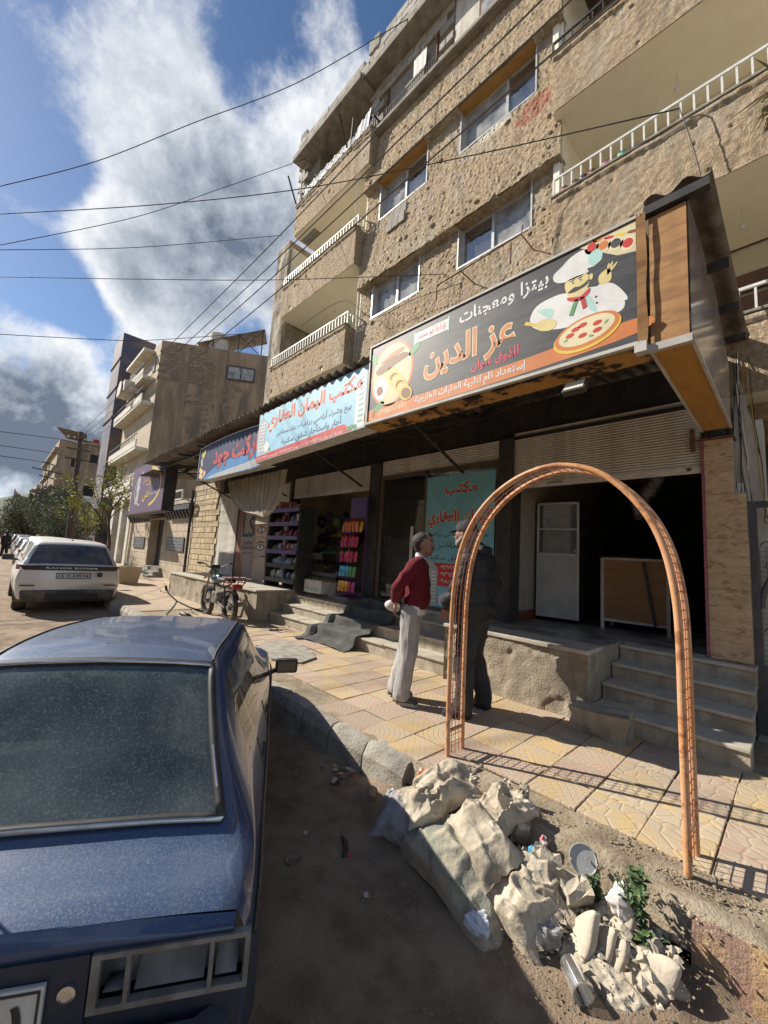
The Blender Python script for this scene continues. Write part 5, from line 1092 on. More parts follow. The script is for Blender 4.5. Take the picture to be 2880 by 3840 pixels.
# purple snack stand
s = thing('snack_stand', 'purple wire stand hung with coloured snack packets beside the grocery', 'display stand', (-6.0, 4.98, .82), R(-4))
M_purp = mk('purple_enamel', (0.10, 0.035, 0.17), (0.08, 0.03, 0.14), sc=6, rough=0.45)
b = MB(); b.bar((-.27, .12, .02), (-.27, .12, 1.95), .022); b.bar((.25, .12, .02), (.25, .12, 1.95), .022); b.box(-.27, .26, -.2, .22, 0, .03); b.build('frame', M_purp, s, local=True)
b = MB(); b.box(-.27, .25, .10, .115, 1.55, 1.95); b.build('header_board', M_purp, s, local=True)
for k in range(5):
    z = .10 + .285 * k; b = MB()
    for y in (-.17, .10): b.tube([(-.26, y, z), (.25, y, z)], .005, 5)
    for q in range(6): b.tube([(-.26 + q * .102, -.17, z + .10), (-.26 + q * .102, -.17, z), (-.26 + q * .102, .1, z)], .004, 5)
    b.tube([(-.26, -.17, z + .10), (.25, -.17, z + .10)], .005, 5); b.build('wire_shelf', M_purp, s, local=True)
PK = [('orange', (0.62, 0.16, 0.02)), ('pink', (0.50, 0.03, 0.10)), ('crimson', (0.42, 0.02, 0.06)), ('cyan', (0.05, 0.36, 0.55)), ('amber', (0.60, 0.30, 0.02)), ('leaf', (0.08, 0.26, 0.05)), ('magenta', (0.35, 0.03, 0.22))]
PKM = {n: mk('packet_' + n, c, tuple(min(1, q * 1.5 + .03) for q in c), sc=14, rough=0.28) for n, c in PK}
def pillow(w, h, d, mat, name='snack_packet'):
    b = MB(); n = 6; F = []; B = []
    for i in range(n + 1):
        u = i / n * 2 - 1; rf = []; rb = []
        for j in range(n + 1):
            v = j / n * 2 - 1; q = d * (1 - u ** 4) * (1 - v ** 2) ** .5 if abs(v) < 1 else 0
            rf.append((u * w / 2, -q, (v + 1) * h / 2)); rb.append((u * w / 2, q, (v + 1) * h / 2))
        F.append(rf); B.append(rb[::-1])
    b.grid(F); b.grid(B); return b.mesh(name, mat, smooth=True)
PKME = {n: pillow(.085, .20, .022, m) for n, m in PKM.items()}
ROWC = {4: ['orange'] * 5 + ['amber'], 3: ['pink', 'pink', 'crimson', 'pink', 'crimson'], 2: ['crimson', 'crimson', 'pink', 'crimson', 'pink'], 1: ['cyan', 'cyan', 'cyan', 'leaf', 'leaf'], 0: ['amber', 'amber', 'amber', 'crimson', 'magenta']}
ROWN = {4: 'top row of orange packets', 3: 'second row of pink packets', 2: 'third row of crimson packets', 1: 'fourth row of blue and green packets', 0: 'bottom row of yellow packets'}
for k, cs in ROWC.items():
    for q, c in enumerate(cs):
        o = link('snack_packet', PKME[c], None, loc=(-6.0 - .21 + q * .10, 4.90 + random.uniform(-.01, .01), .82 + .115 + .285 * k)); o.rotation_euler = (random.uniform(-.15, .05), random.uniform(-.05, .05), random.uniform(-.2, .2))
        tag(o, '%s packet from the left in the %s, purple stand' % (('first', 'second', 'third', 'fourth', 'fifth', 'sixth')[q], ROWN[k]), 'packet', 'snack packets on the purple stand')
# chips rack under the curtain
s = thing('snack_rack', 'dark purple shelf rack stacked with snack bags beside the beauty poster', 'rack', (-8.27, 4.95, .80))
for x in (-8.93, -7.59): b = MB(); b.box(x - .015, x + .015, 4.75, 5.15, .80, 2.68); b.build('side_frame', M_crate, s)
for k in range(6): b = MB(); b.box(-8.93, -7.59, 4.74, 5.15, .95 + .32 * k, .97 + .32 * k); b.box(-8.93, -7.59, 4.72, 4.745, .93 + .32 * k, 1.02 + .32 * k); b.build('shelf', (M_purp, M_crate)[k < 2], s)
cols = [mk('bag_' + n, c, tuple(min(1, q * 1.6 + .04) for q in c), sc=10, rough=0.3) for n, c in (('silver', (0.30, 0.32, 0.33)), ('olive', (0.16, 0.16, 0.10)), ('rust', (0.30, 0.09, 0.04)), ('blue', (0.08, 0.13, 0.22)), ('wine', (0.22, 0.03, 0.05)), ('cream', (0.42, 0.36, 0.28)))]
BAG = [pillow(.20, .25, .05, m, 'snack_bag') for m in cols]
SH = ['bottom', 'second', 'third', 'fourth', 'fifth', 'top']
NM = ['silver', 'olive', 'rust', 'blue', 'wine', 'cream']
rr = random.Random(12)
for k in range(6):
    for q in range(6):
        c = rr.choice([3, 0, 1, 5]) if k < 2 else rr.choice([2, 4, 2, 5, 3]) if k in (3, 4) else rr.choice([0, 1, 2, 4])
        o = link('snack_bag', BAG[c], None, loc=(-8.81 + q * .222, 4.88 + rr.uniform(-.02, .04), .972 + .32 * k)); o.rotation_euler = (rr.uniform(-.6, .1), rr.uniform(-.3, .3), rr.uniform(-.6, .6)); o.scale = (rr.uniform(.8, 1.15), rr.uniform(.8, 1.4), rr.uniform(.65, 1.05))
        tag(o, '%s snack bag %s from the left on the %s shelf of the dark purple rack' % (NM[c], ('first', 'second', 'third', 'fourth', 'fifth', 'sixth')[q], SH[k]), 'bag', 'snack bags on the dark purple rack')
# gathered curtain under the grocery sign
M_canvas = mk('sun_bleached_canvas', (0.40, 0.35, 0.27), (0.32, 0.275, 0.21), sc=3, rough=0.95, stretch=(4, 1, 1), bump=0.2, bsc=60)
P = []
n = 110
for k in range(n + 1):
    u = k / n; row = []
    T = Vector((-8.66 + 2.42 * u, 3.55, 3.06)); Bp = Vector((-7.02 + .46 * u, 3.42, 2.30 - .10 * u)); Cp = Vector((T.x + .18 * (Bp.x - T.x) * (1 - .6 * u), 3.5, 2.42 - .12 * math.sin(u * 2.2)))
    for j in range(17):
        v = j / 16; p = T * (1 - v) ** 2 + Cp * 2 * v * (1 - v) + Bp * v * v
        w = (1 - .55 * v); row.append((p.x, p.y + .055 * w * math.sin(k * .80 + v * .6) + .022 * w * math.sin(k * 1.9 + v * 2), p.z + .012 * math.sin(k * .8 + 1)))
    P.append(row)
b = MB(); b.grid(P); b.grid([[(x, y + .02, z) for x, y, z in r] for r in [[(-7.10 + .5 * q / 6, 3.47, 2.24 + .02 * math.sin(q)), (-7.08 + .46 * q / 6, 3.46, 2.10)] for q in range(7)]])
tag(b.build('curtain', M_canvas, smooth=True), 'sun bleached canvas curtain gathered up below the dark blue sign', 'curtain')
# carpet over the steps
prof = [(5.30, .835), (5.08, .833), (5.06, .72), (4.90, .715), (4.82, .71), (4.80, .56), (4.62, .55), (4.54, .545), (4.52, .39), (4.36, .375), (4.27, .365), (4.24, .22), (4.16, .175), (4.02, .172)]
pp = []
for i in range(len(prof) - 1):
    for k in range(4): t_ = k / 4; pp.append((prof[i][0] * (1 - t_) + prof[i + 1][0] * t_, prof[i][1] * (1 - t_) + prof[i + 1][1] * t_))
pp.append(prof[-1])
P = []
for k in range(36):
    u = k / 35; row = []
    for j, (y, z) in enumerate(pp):
        v = j / len(pp); x = -5.75 + 1.15 * u - .25 * v + .10 * math.sin(v * 5 + 1) ; cut = 0.0
        yy = y + .02 * math.sin(u * 9 + v * 3) - .03 - (.12 * (u < .12)) * v; row.append((x + .12 * (u - .5) * v, yy, z + .012 + .012 * math.sin(u * 23 + v * 11) * math.sin(v * 17) + .01 * math.sin(u * 11)))
    P.append(row[:int(len(pp) * (.93 + .07 * math.sin(u * 5)))] if False else row)
b = MB(); b.grid(P); o = b.build('carpet', mk('grey_felt_carpet', (0.105, 0.105, 0.10), (0.075, 0.075, 0.072), sc=5, rough=0.98, bump=0.4, bsc=90), smooth=True); tag(o, 'grey felt carpet draped over the office steps', 'carpet')
md = o.modifiers.new('thickness', 'SOLIDIFY'); md.thickness = 0.012; md.offset = 1

# ------------------------------------------------------------------ further down the street, left
M_ashlar = mk('cream_ashlar', (0.55, 0.45, 0.29), (0.46, 0.365, 0.23), sc=7, rough=0.9, bump=0.6, bsc=40, rand=0.13)
M_limew = mk('pale_stone_wall', (0.50, 0.42, 0.31), (0.42, 0.345, 0.25), sc=2.2, rough=0.9, bump=0.3, bsc=30, c3=(0.33, 0.26, 0.18), sc3=1.0, amt3=0.5)
s = thing('ashlar_wall', 'wall of small cream ashlar blocks between the shutter and the salon', 'wall', (-14.6, 5.3, .16))
b = MB(); b.box(-15.9, -13.42, 5.31, 5.9, .1, 3.9); b.build('mortar', M_mortar, s)
sizes = [(.30, .19), (.24, .19), (.36, .19)]
ms = []
for w, h in sizes: q = MB(); q.box(-w / 2 + .006, w / 2 - .006, -.02, .03, .006, h - .006, bev=.008); ms.append(q.mesh('stone', M_ashlar))
rr = random.Random(3)
for r in range(19):
    x = -15.88
    while x < -13.5:
        k = rr.randrange(3); w = sizes[k][0]
        if x + w > -13.40: break
        link('stone', ms[k], s, loc=(x + w / 2, 5.295 + rr.uniform(-.008, .008), .18 + r * .195)); x += w
for k in range(3): b = MB(); b.box(-15.9 + .15 * k, -13.4, 4.55 + .28 * k, 4.83 + .28 * k, .12, .30 + .14 * k, bev=.01); b.build('base_step', M_ashlar, s)
tag(MB().tube([(-15.96, 5.22, .16), (-15.96, 5.22, 3.75)], .05, 8).build('drain_pipe', M_black), 'dark drain pipe at the left edge of the ashlar wall', 'pipe')
s = thing('salon_building', 'low pale stone salon front with black door and iron plaques', 'building', (-20.5, 5.5, .16))
b = MB(); b.box(-26.0, -21.9, 5.40, 6.5, .1, 3.5); b.box(-19.75, -16.02, 5.40, 6.5, .1, 3.5); b.box(-21.9, -19.75, 5.40, 6.5, 2.8, 3.5); b.build('wall', M_limew, s)
for k in range(8):
    for x0, x1 in ((-26, -21.92), (-19.73, -16.04)):
        n = 4; L = (x1 - x0) / n
        for q in range(n): c = MB(); c.box(x0 + q * L + .008, x0 + (q + 1) * L - .008, 5.375, 5.41, .18 + k * .335, .18 + k * .335 + .322); c.build('stone_course', M_limew, s)
b = MB(); b.box(-21.9, -19.75, 5.75, 5.8, .6, 2.8); d = b.build('door', M_black, s); b = MB(); b.box(-20.9, -20.85, 5.70, 5.75, .62, 2.78); b.box(-20.78, -20.72, 5.68, 5.75, 1.4, 1.9); b.build('door_leaf_edge', M_gate, d)
for k in range(3): b = MB(); b.box(-21.9, -19.3 + .15 * (2 - k), 4.75 + .25 * k, 5.75, .14 if k == 0 else .14 + .15 * k, .30 + .15 * k); b.build('step', M_conc, s)
for x0, x1 in ((-18.95, -16.75), (-24.6, -22.5)):
    b = MB(); b.box(x0, x1, 5.33, 5.372, 1.38, 1.95); pq = b.build('plaque', M_gate, s)
    for k in range(4): lettering(('الصالون للسيدات فقط', 'مكياج تسريحات عرائس', 'عناية بالبشرة والشعر', 'دورات تعليمية تجميل')[k], x0 + .15, x1 - .15, 1.80 - .125 * k, 1.89 - .125 * k, 5.325, M_alu, pq, .01)
b = MB(); b.box(-26, -16.05, 5.15, 5.40, 3.05, 3.28); b.build('canopy', M_gate, s)
dm = MB(); dm.prism([(5.38, 3.05), (5.18, 3.05), (5.20, 2.95), (5.34, 2.72), (5.38, 2.72)], -.07, .07, Matrix(((0, 0, 1, 0), (1, 0, 0, 0), (0, 1, 0, 0), (0, 0, 0, 1)))); dme = dm.mesh('dentil', M_gate)
for k in range(26):
    x = -25.8 + k * .385
    if -22.1 < x < -19.5: continue
    link('dentil', dme, s, loc=(x, 0, 0))
b = MB()
for z in (3.38, 3.72): b.bar((-19.5, 4.9, z), (-16.1, 4.9, z), .06)
for x in (-19.5, -16.1): b.bar((x, 4.9, 3.38), (x, 4.9, 3.72), .06); b.bar((x, 4.9, 3.4), (x, 5.4, 3.3), .05)
b.build('light_frame', M_alu, s)
b = MB(); b.box(-22.1, -19.5, 4.2, 5.4, 2.84, 3.04); b.build('door_canopy', M_black, s)
# painted shutters and pale piers beyond the salon
s = thing('pier_wall', 'pale piers with faded painted doors beyond the salon', 'wall', (-30, 5.6, .16))
for x in (-27.0, -29.2, -31.6): b = MB(); b.box(x - .3, x + .3, 5.45, 6.2, .1, 4.2); b.build('pier', M_whitewall, s)
for x, m in ((-28.1, mk('faded_blue_mural', (0.36, 0.42, 0.42), (0.50, 0.38, 0.26), sc=1.5, rough=0.8)), (-30.4, M_gate)): b = MB(); b.box(x - .8, x + .8, 5.75, 5.8, .2, 3.9); b.build('door', m, s)
b = MB(); b.box(-32, -26.7, 5.5, 6.3, 4.2, 4.6); b.build('beam', M_whitewall, s)
# planter
s = thing('planter', 'square stone planter on the pavement behind the white car', 'planter', (-16.6, 3.55, .16))
b = MB(); b.add([(-.27, -.27, 0), (.27, -.27, 0), (.27, .27, 0), (-.27, .27, 0), (-.36, -.36, .62), (.36, -.36, .62), (.36, .36, .62), (-.36, .36, .62), (-.28, -.28, .62), (.28, -.28, .62), (.28, .28, .62), (-.28, .28, .62), (-.25, -.25, .5), (.25, -.25, .5), (.25, .25, .5), (-.25, .25, .5)], [(3, 2, 1, 0)] + [(i, (i + 1) % 4, 4 + (i + 1) % 4, 4 + i) for i in range(4)] + [(4 + i, 4 + (i + 1) % 4, 8 + (i + 1) % 4, 8 + i) for i in range(4)] + [(8 + i, 8 + (i + 1) % 4, 12 + (i + 1) % 4, 12 + i) for i in range(4)] + [(12, 13, 14, 15)]); b.build('pot', M_limew, s, local=True)
b = MB(); rr = random.Random(2)
for k in range(60): a = rr.uniform(0, 6.28); r_ = rr.uniform(0, .22); p = Vector((r_ * math.cos(a), r_ * math.sin(a), .5)); q = p + Vector((rr.uniform(-.12, .12), rr.uniform(-.12, .12), rr.uniform(.1, .3))); b.add([p, q, q + Vector((.04, 0, -.03))], [(0, 1, 2)])
b.build('dry_plant', mk('dry_plant', (0.16, 0.15, 0.07), rough=0.9), s, local=True)
# ---------------------------------------------------------------- tall stained building with the blind gable
M_gable = mk('stained_brown_render', (0.40, 0.295, 0.20), (0.26, 0.195, 0.135), sc=1.6, rough=0.95, bump=0.6, bsc=14, c3=(0.16, 0.135, 0.11), sc3=0.8, amt3=0.85, stretch=(1, 1, .22), th3=(.50, .60))
s = thing('gable_building', 'tall stained building with a blind brown gable down the street', 'building', (-29, 8, .16))
C0 = Vector((-28, 6.2)); g = Vector((3.2, 5.0)).normalized()
def gp(u, z, out=0.0): n_ = Vector((g.y, -g.x)); p = C0 + g * u + n_ * out; return (p.x, p.y, z)
rough_face('gable_wall', s, gp(0, 0.1), (g.x, g.y, 0), (0, 0, 1), 9.0, 14.6, M_gable, 0.05, 0.14, 7, normal=(g.y, -g.x, 0))
b = MB(); b.add([gp(0, .1, -.03), gp(9, .1, -.03), gp(9, 14.68, -.03), gp(0, 14.68, -.03), (-36.5, 6.2, .1), (-36.5, 14, .1), (-36.5, 14, 14.68), (-36.5, 6.2, 14.68)], [(0, 1, 2, 3), (3, 2, 6, 7), (0, 3, 7, 4)]); b.build('body', M_limew, s)
# exposed blocks in the gable
bk = MB(); bk.box(-.22, .22, -.02, .02, -.10, .10); bke = bk.mesh('block', mk('brown_block', (0.30, 0.24, 0.175), (0.235, 0.185, 0.135), sc=5, rough=0.95, bump=.4, bsc=40, rand=.15))
rr = random.Random(9); az = math.atan2(g.y, g.x)
for u0, u1, z0, z1, pr in ((0.2, 2.6, 12.2, 14.5, .75), (2.9, 5.0, 10.5, 14.2, .28), (3.7, 4.1, 6.0, 12.4, .8), (1.6, 3.2, 9.3, 11.5, .4)):
    z = z0; r = 0
    while z < z1:
        u = u0 + (.23 if r % 2 else 0)
        while u < u1:
            if rr.random() < pr: link('block', bke, s, loc=gp(u, z, .018), rot=(0, 0, az))
            u += .46
        z += .22; r += 1
b = MB(); q0, q1 = gp(6.9, 12.9, .07), gp(8.9, 12.9, .07); b.add([gp(4.2, 12.75, .10), gp(5.8, 12.75, .10), gp(5.8, 13.55, .10), gp(4.2, 13.55, .10)], [(0, 1, 2, 3)]); wo = b.build('window', M_pane, s); b = MB(); b.bar(gp(4.15, 12.7, .1), gp(5.85, 12.7, .1), .08); b.bar(gp(4.15, 13.6, .1), gp(5.85, 13.6, .1), .08); b.bar(gp(4.15, 12.7, .1), gp(4.15, 13.6, .1), .08); b.bar(gp(5.0, 12.7, .1), gp(5.0, 13.6, .1), .06); b.bar(gp(5.85, 12.7, .1), gp(5.85, 13.6, .1), .08); b.build('window_frame', M_gate, wo)
for u in (1.3, 3.6): b = MB(); b.add([gp(u, .1, .06), gp(u + .45, .1, .06), gp(u + .45, 14.5, .06), gp(u, 14.5, .06), gp(u, .1, 0), gp(u + .45, .1, 0), gp(u + .45, 14.5, 0), gp(u, 14.5, 0)], [(0, 1, 2, 3), (4, 0, 3, 7), (1, 5, 6, 2)]); b.build('concrete_column', M_gable, s)
# roof clutter
b = MB(); b.lathe([(.62, 0), (.62, 1.3), (.3, 1.45)], 16, Matrix.Translation(gp(3.2, 14.7, -.9)) @ rotm()); b.build('water_tank', M_whitewall, s)
b = MB(); a0, a1 = gp(2.0, 14.9, -.3), gp(6.3, 16.6, -.3); b.add([gp(2.0, 15.0, -.2), gp(6.2, 16.7, -.2), gp(6.2, 16.7, -2.2), gp(2.0, 15.0, -2.2)], [(0, 1, 2, 3)]); b.build('solar_panel', M_sheet, s)
b = MB()
for u, h in ((3.0, 15.4), (4.6, 16.05), (6.1, 16.65)): b.bar(gp(u, 14.6, -.25), gp(u, h, -.25), .05)
b.bar(gp(4.6, 14.7, -.25), gp(6.1, 16.6, -.25), .04); b.bar(gp(6.1, 14.7, -.25), gp(4.6, 16.0, -.25), .04); b.build('panel_stand', M_black, s)
# front side with balconies (seen edge on)
for k, (z, x0, x1) in enumerate(((14.3, -34.5, -29.5), (10.4, -36.5, -28.3), (12.2, -33.5, -28.8), (7.4, -36.5, -28.3), (4.9, -36.5, -28.3))):
    b = MB(); b.box(x0, x1, 5.55, 6.2, z, z + .2); b.build('balcony_slab', M_whitewall, s)
    if k: b = MB(); b.box(x0, x1, 5.53, 5.6, z + .2, z + .62); b.build('balcony_front', M_whitewall, s); b = MB(); b.bar((x0, 5.56, z + 1.0), (x1, 5.56, z + 1.0), .05); [b.bar((x0 + q * .4, 5.56, z + .6), (x0 + q * .4, 5.56, z + 1.0), .025) for q in range(int((x1 - x0) / .4))]; b.build('balcony_rail', M_gate, s)
b = MB(); b.box(-29.4, -28.9, 6.15, 6.22, 12.9, 14.0); b.box(-33.5, -31, 6.15, 6.22, 10.7, 12.3); b.build('window', M_pane, s)
b = MB(); b.box(-33.4, -31.0, 5.0, 5.9, 11.8, 12.5); b.lathe([(.5, 0), (.5, .05)], 14, Matrix.Translation((-32, 4.95, 12.1)) @ rotm(rx=R(90))); b.build('air_conditioner', M_whitewall, s)
b = MB(); b.box(-41.5, -38.0, 5.6, 8.0, .1, 18.8); b.build('stair_tower', mk('dark_blue_cladding', (0.085, 0.085, 0.13), (0.20, 0.15, 0.12), sc=.4, rough=0.6, stretch=(1, 1, 1.5)), s)
for z in (16.5, 14, 11.5): b = MB(); b.box(-41.6, -37.9, 5.52, 5.6, z, z + .15); b.build('tower_band', M_gate, s)
b = MB(); b.box(-38, -36.5, 6.4, 12, .1, 16.2); b.build('upper_block', M_limew, s)
# ---------------------------------------------------------------- half finished building beyond
def far_building(label, x, y0, y1, top, depth, mat, wins=(), parapet=0.0, name='unfinished_building'):
    s = thing(name, label, 'building', (x, (y0 + y1) / 2, -.05))
    b = MB(); b.box(x - depth, x, y0, y1, -.1, top); b.build('wall', mat, s)
    for (ya, yb, za, zb) in wins:
        b = MB(); b.box(x - .02, x + .03, ya, yb, za, zb); w = b.build('window', M_dark, s); c = MB(); c.box(x + .03, x + .10, ya - .08, yb + .08, za - .12, za); c.build('sill', M_conc, w)
    return s
bb = far_building('half finished bare block building with red tanks on its roof', -68, 4.7, 12.5, 14.8, 22, M_gable, ((8.2, 9.2, 12.3, 13.5), (9.9, 11.2, 11.6, 14.0), (7.9, 9.9, 6.9, 9.0), (6.0, 7.2, 7.2, 8.4), (6.2, 7.2, 11.3, 12.6)))
b = MB(); b.box(-69, -67.6, 7.5, 13, 14.8, 15.1); b.build('roof_slab', M_conc, bb)
for r in range(12):
    for q in range(6):
        if rr.random() < .8: link('block', bke, bb, loc=(-67.95, 9.3 + .0 * q + q * .44, 11.6 + r * .24), rot=(0, 0, R(90)), scale=(1, 1, 1.1))
M_redtank = mk('red_tank', (0.35, 0.03, 0.03), (0.28, 0.03, 0.03), sc=3, rough=0.5)
for k in range(5): b = MB(); b.lathe([(.40, 0), (.42, .3), (.40, .6), (.1, .75)], 12, Matrix.Translation((-68.3, 8.6 + k * .95, 15.1))); b.build('water_tank', M_redtank, bb)
b = MB(); b.box(-68.5, -67.4, 7.4, 10.4, 6.5, 6.75); b.build('balcony_slab', M_conc, bb); b = MB(); b.box(-68.4, -67.5, 7.4, 10.4, 6.75, 7.6); b.build('balcony_front', M_net, bb)
b = MB(); b.add([(-69, 5.5, 15.2), (-66, 4.0, 15.9), (-66, 7.2, 15.8), (-69, 7.8, 15.1)], [(0, 1, 2, 3)]); b.build('roof_sheet', M_sheet, bb)
for k in range(5): b = MB(); b.box(-90, -68.2, 4.3 + .1 * (k % 2), 4.75, 3 + 2.6 * k, 3.3 + 2.6 * k); b.build('balcony_slab', M_conc, bb)
b3 = far_building('low grey far building with a tin awning near the end of the street', -110, 5.0, 12, 12.5, 15, M_render, ((5.6, 6.8, 8.2, 9.6), (7.4, 8.6, 8.2, 9.6), (5.6, 6.8, 5.0, 6.4)), name='far_building')
b = MB(); b.add([(-109, 4.2, 11.2), (-109, 7.5, 12.6), (-113, 7.5, 12.4), (-113, 4.2, 11.0)], [(0, 1, 2, 3)]); b.build('tin_awning', M_slat, b3)
far_building('small pale far building beyond the trees by the flag', -150, 2.6, 7, 12.6, 12, M_conc, ((3.0, 4.2, 9, 10.5), (4.8, 6, 9, 10.5), (3, 4.2, 6, 7.4)), name='far_building')
far_building('white low far house under the hill at the street end', -210, 3.0, 9, 9, 12, M_whitewall, ((3.6, 5.0, 5, 6.5), (6, 7.5, 5, 6.5)), name='far_house')
# ---------------------------------------------------------------- poles
s = thing('power_pole', 'dark leaning power pole rising beside the bare trees', 'pole', (-30, 3.05, ROAD))
b = MB(); b.tube([(-30, 3.2, ROAD), (-30, 3.1, 4), (-30, 3.0, 8.1)], [.17, .15, .11], 10); b.build('mast', mk('dark_pole', (0.05, 0.035, 0.028), (0.075, 0.055, 0.045), sc=4, rough=0.8), s)
for z in (7.6, 7.0, 6.4): b = MB(); b.bar((-30, 2.4, z), (-30, 3.6, z), .07); b.build('crossarm', M_black, s)
for k in range(5): b = MB(); b.lathe([(.04, 0), (.06, .05), (.03, .12)], 8, Matrix.Translation((-30, 2.45 + .27 * k, 7.64))); b.build('insulator', M_whitewall, s)
s = thing('lattice_pylon', 'thin lattice power mast with three crossarms down the street', 'mast', (-60, 3.4, ROAD))
b = MB()
for dy in (-.35, .35): b.bar((-60, 3.4 + dy, ROAD), (-60, 3.45 + dy * .35, 10.3), .07)
for k in range(14): b.bar((-60, 3.4 - .35 + .017 * k, .7 * k), (-60, 3.4 + .35 - .017 * k, .7 * k + .7), .04); b.bar((-60, 3.4 + .35 - .017 * k, .7 * k), (-60, 3.4 - .35 + .017 * k, .7 * k + .7), .04)
b.build('mast', M_black, s)
for z, y0, y1 in ((10.1, 2.9, 4.3), (9.25, 2.1, 4.9), (8.5, 2.8, 4.2)): b = MB(); b.bar((-60, y0, z + .15), (-60, y1, z - .1), .11); b.build('crossarm', M_black, s)
s = thing('flagpole', 'thin flagpole with a faded flag beyond the olive trees', 'flagpole', (-70, 1.15, ROAD))
b = MB(); b.tube([(-70, 1.1, ROAD), (-70, 1.2, 7.6)], .05, 6); b.build('mast', M_gate, s)
P = [[(-70, 1.2 + .6 * k / 8, 7.4 - .45 * k / 8 + .04 * math.sin(k)), (-70 + .1 * math.sin(k), 1.2 + .6 * k / 8, 6.75 - .40 * k / 8 + .04 * math.sin(k + 1))] for k in range(9)]
b = MB(); b.grid(P); b.build('flag', mk('faded_flag', (0.10, 0.09, 0.08), (0.42, 0.38, 0.30), sc=2.5, rough=0.9, stretch=(.1, .1, 1)), s)

# ------------------------------------------------------------------ cars
def paint(name, c, dustc=(0.30, 0.27, 0.22), dust=0.5, rough=0.35, coat=0.6, speck=0.35):
    m = bpy.data.materials.new(name); m.use_nodes = True; MAT[name] = m
    nt = m.node_tree; N = nt.nodes; L = nt.links; b = N['Principled BSDF']
    b.inputs['Roughness'].default_value = rough; b.inputs['Coat Weight'].default_value = coat; b.inputs['Coat Roughness'].default_value = 0.05; b.inputs['Metallic'].default_value = 0.15
    tc = N.new('ShaderNodeTexCoord'); ge = N.new('ShaderNodeNewGeometry'); sp = N.new('ShaderNodeSeparateXYZ'); L.new(ge.outputs['Normal'], sp.inputs[0])
    def nz(s, d=6, di=0.0):
        n = N.new('ShaderNodeTexNoise'); n.inputs['Scale'].default_value = s; n.inputs['Detail'].default_value = d; n.inputs['Distortion'].default_value = di; L.new(tc.outputs['Object'], n.inputs['Vector']); return n.outputs[0]
    def mt(op, a, bb):
        n = N.new('ShaderNodeMath'); n.operation = op; n.use_clamp = True
        for i, v in enumerate((a, bb)):
            if isinstance(v, (int, float)): n.inputs[i].default_value = v
            else: L.new(v, n.inputs[i])
        return n.outputs[0]
    def mr(v, a, bb, c_, d):
        r = N.new('ShaderNodeMapRange'); r.inputs['From Min'].default_value = a; r.inputs['From Max'].default_value = bb; r.inputs['To Min'].default_value = c_; r.inputs['To Max'].default_value = d; L.new(v, r.inputs['Value']); return r.outputs[0]
    up = mr(sp.outputs[2], 0.45, 0.99, 0.18, 1.0)
    f = mt('MULTIPLY', mr(nz(2.2, 6, .4), 0.35, 0.7, 0.35, 1.0), mt('MULTIPLY', up, dust))
    sk = mt('MULTIPLY', mr(nz(170, 7, .5), 0.47, 0.66, 0, speck), up)
    f = mt('ADD', f, sk)
    mx = N.new('ShaderNodeMix'); mx.data_type = 'RGBA'; mx.inputs[6].default_value = (*c, 1); mx.inputs[7].default_value = (*dustc, 1); L.new(f, mx.inputs[0]); L.new(mx.outputs[2], b.inputs['Base Color'])
    L.new(mr(f, 0, 1, rough, 0.85), b.inputs['Roughness']); L.new(mr(f, 0, .8, coat, 0.0), b.inputs['Coat Weight'])
    return m
M_blue = paint('dusty_blue_paint', (0.009, 0.042, 0.130), (0.16, 0.18, 0.20), 0.30, rough=.3, coat=.8, speck=0.34)
M_bluepl = mk('dark_blue_plastic', (0.022, 0.028, 0.045), (0.035, 0.04, 0.055), sc=8, rough=0.55)
M_whitep = paint('dusty_white_paint', (0.74, 0.72, 0.68), (0.48, 0.42, 0.33), 0.40, speck=0.1)
M_silver = paint('dusty_silver_paint', (0.30, 0.30, 0.31), (0.36, 0.31, 0.24), 0.4, speck=0.1)
M_darkp = paint('dusty_dark_paint', (0.05, 0.06, 0.08), (0.3, 0.26, 0.2), 0.4, speck=0.1)
M_tyre = mk('tyre_rubber', (0.035, 0.033, 0.031), (0.10, 0.085, 0.065), sc=9, rough=0.9)
M_rim = mk('wheel_rim', (0.40, 0.40, 0.40), (0.3, 0.29, 0.27), sc=6, rough=0.4, metal=0.5)
M_chrome = mk('dull_chrome', (0.62, 0.62, 0.62), (0.48, 0.48, 0.47), sc=9, rough=0.25, metal=0.9)
M_tail = mk('tail_lamp_red', (0.34, 0.02, 0.02), (0.25, 0.02, 0.02), sc=6, rough=0.25)
M_tailsm = mk('smoked_lamp', (0.06, 0.015, 0.015), (0.035, 0.015, 0.015), sc=6, rough=0.2)
M_bplas = mk('black_trim_plastic', (0.025, 0.025, 0.026), (0.045, 0.042, 0.04), sc=6, rough=0.55)
M_carglass = glass('dark_car_glass', tint=(.5, .55, .55), dust=0.22, clear=0.25)
M_dustglass = glass('dusty_rear_glass', tint=(0.60, 0.78, 0.72), dust=0.24, dustc=(0.27, 0.33, 0.33), clear=0.95, dsc=2.6, rough=0.04, speck=0.38)
M_seat = mk('grey_seat_cloth', (0.16, 0.155, 0.15), (0.12, 0.115, 0.11), sc=12, rough=0.95)
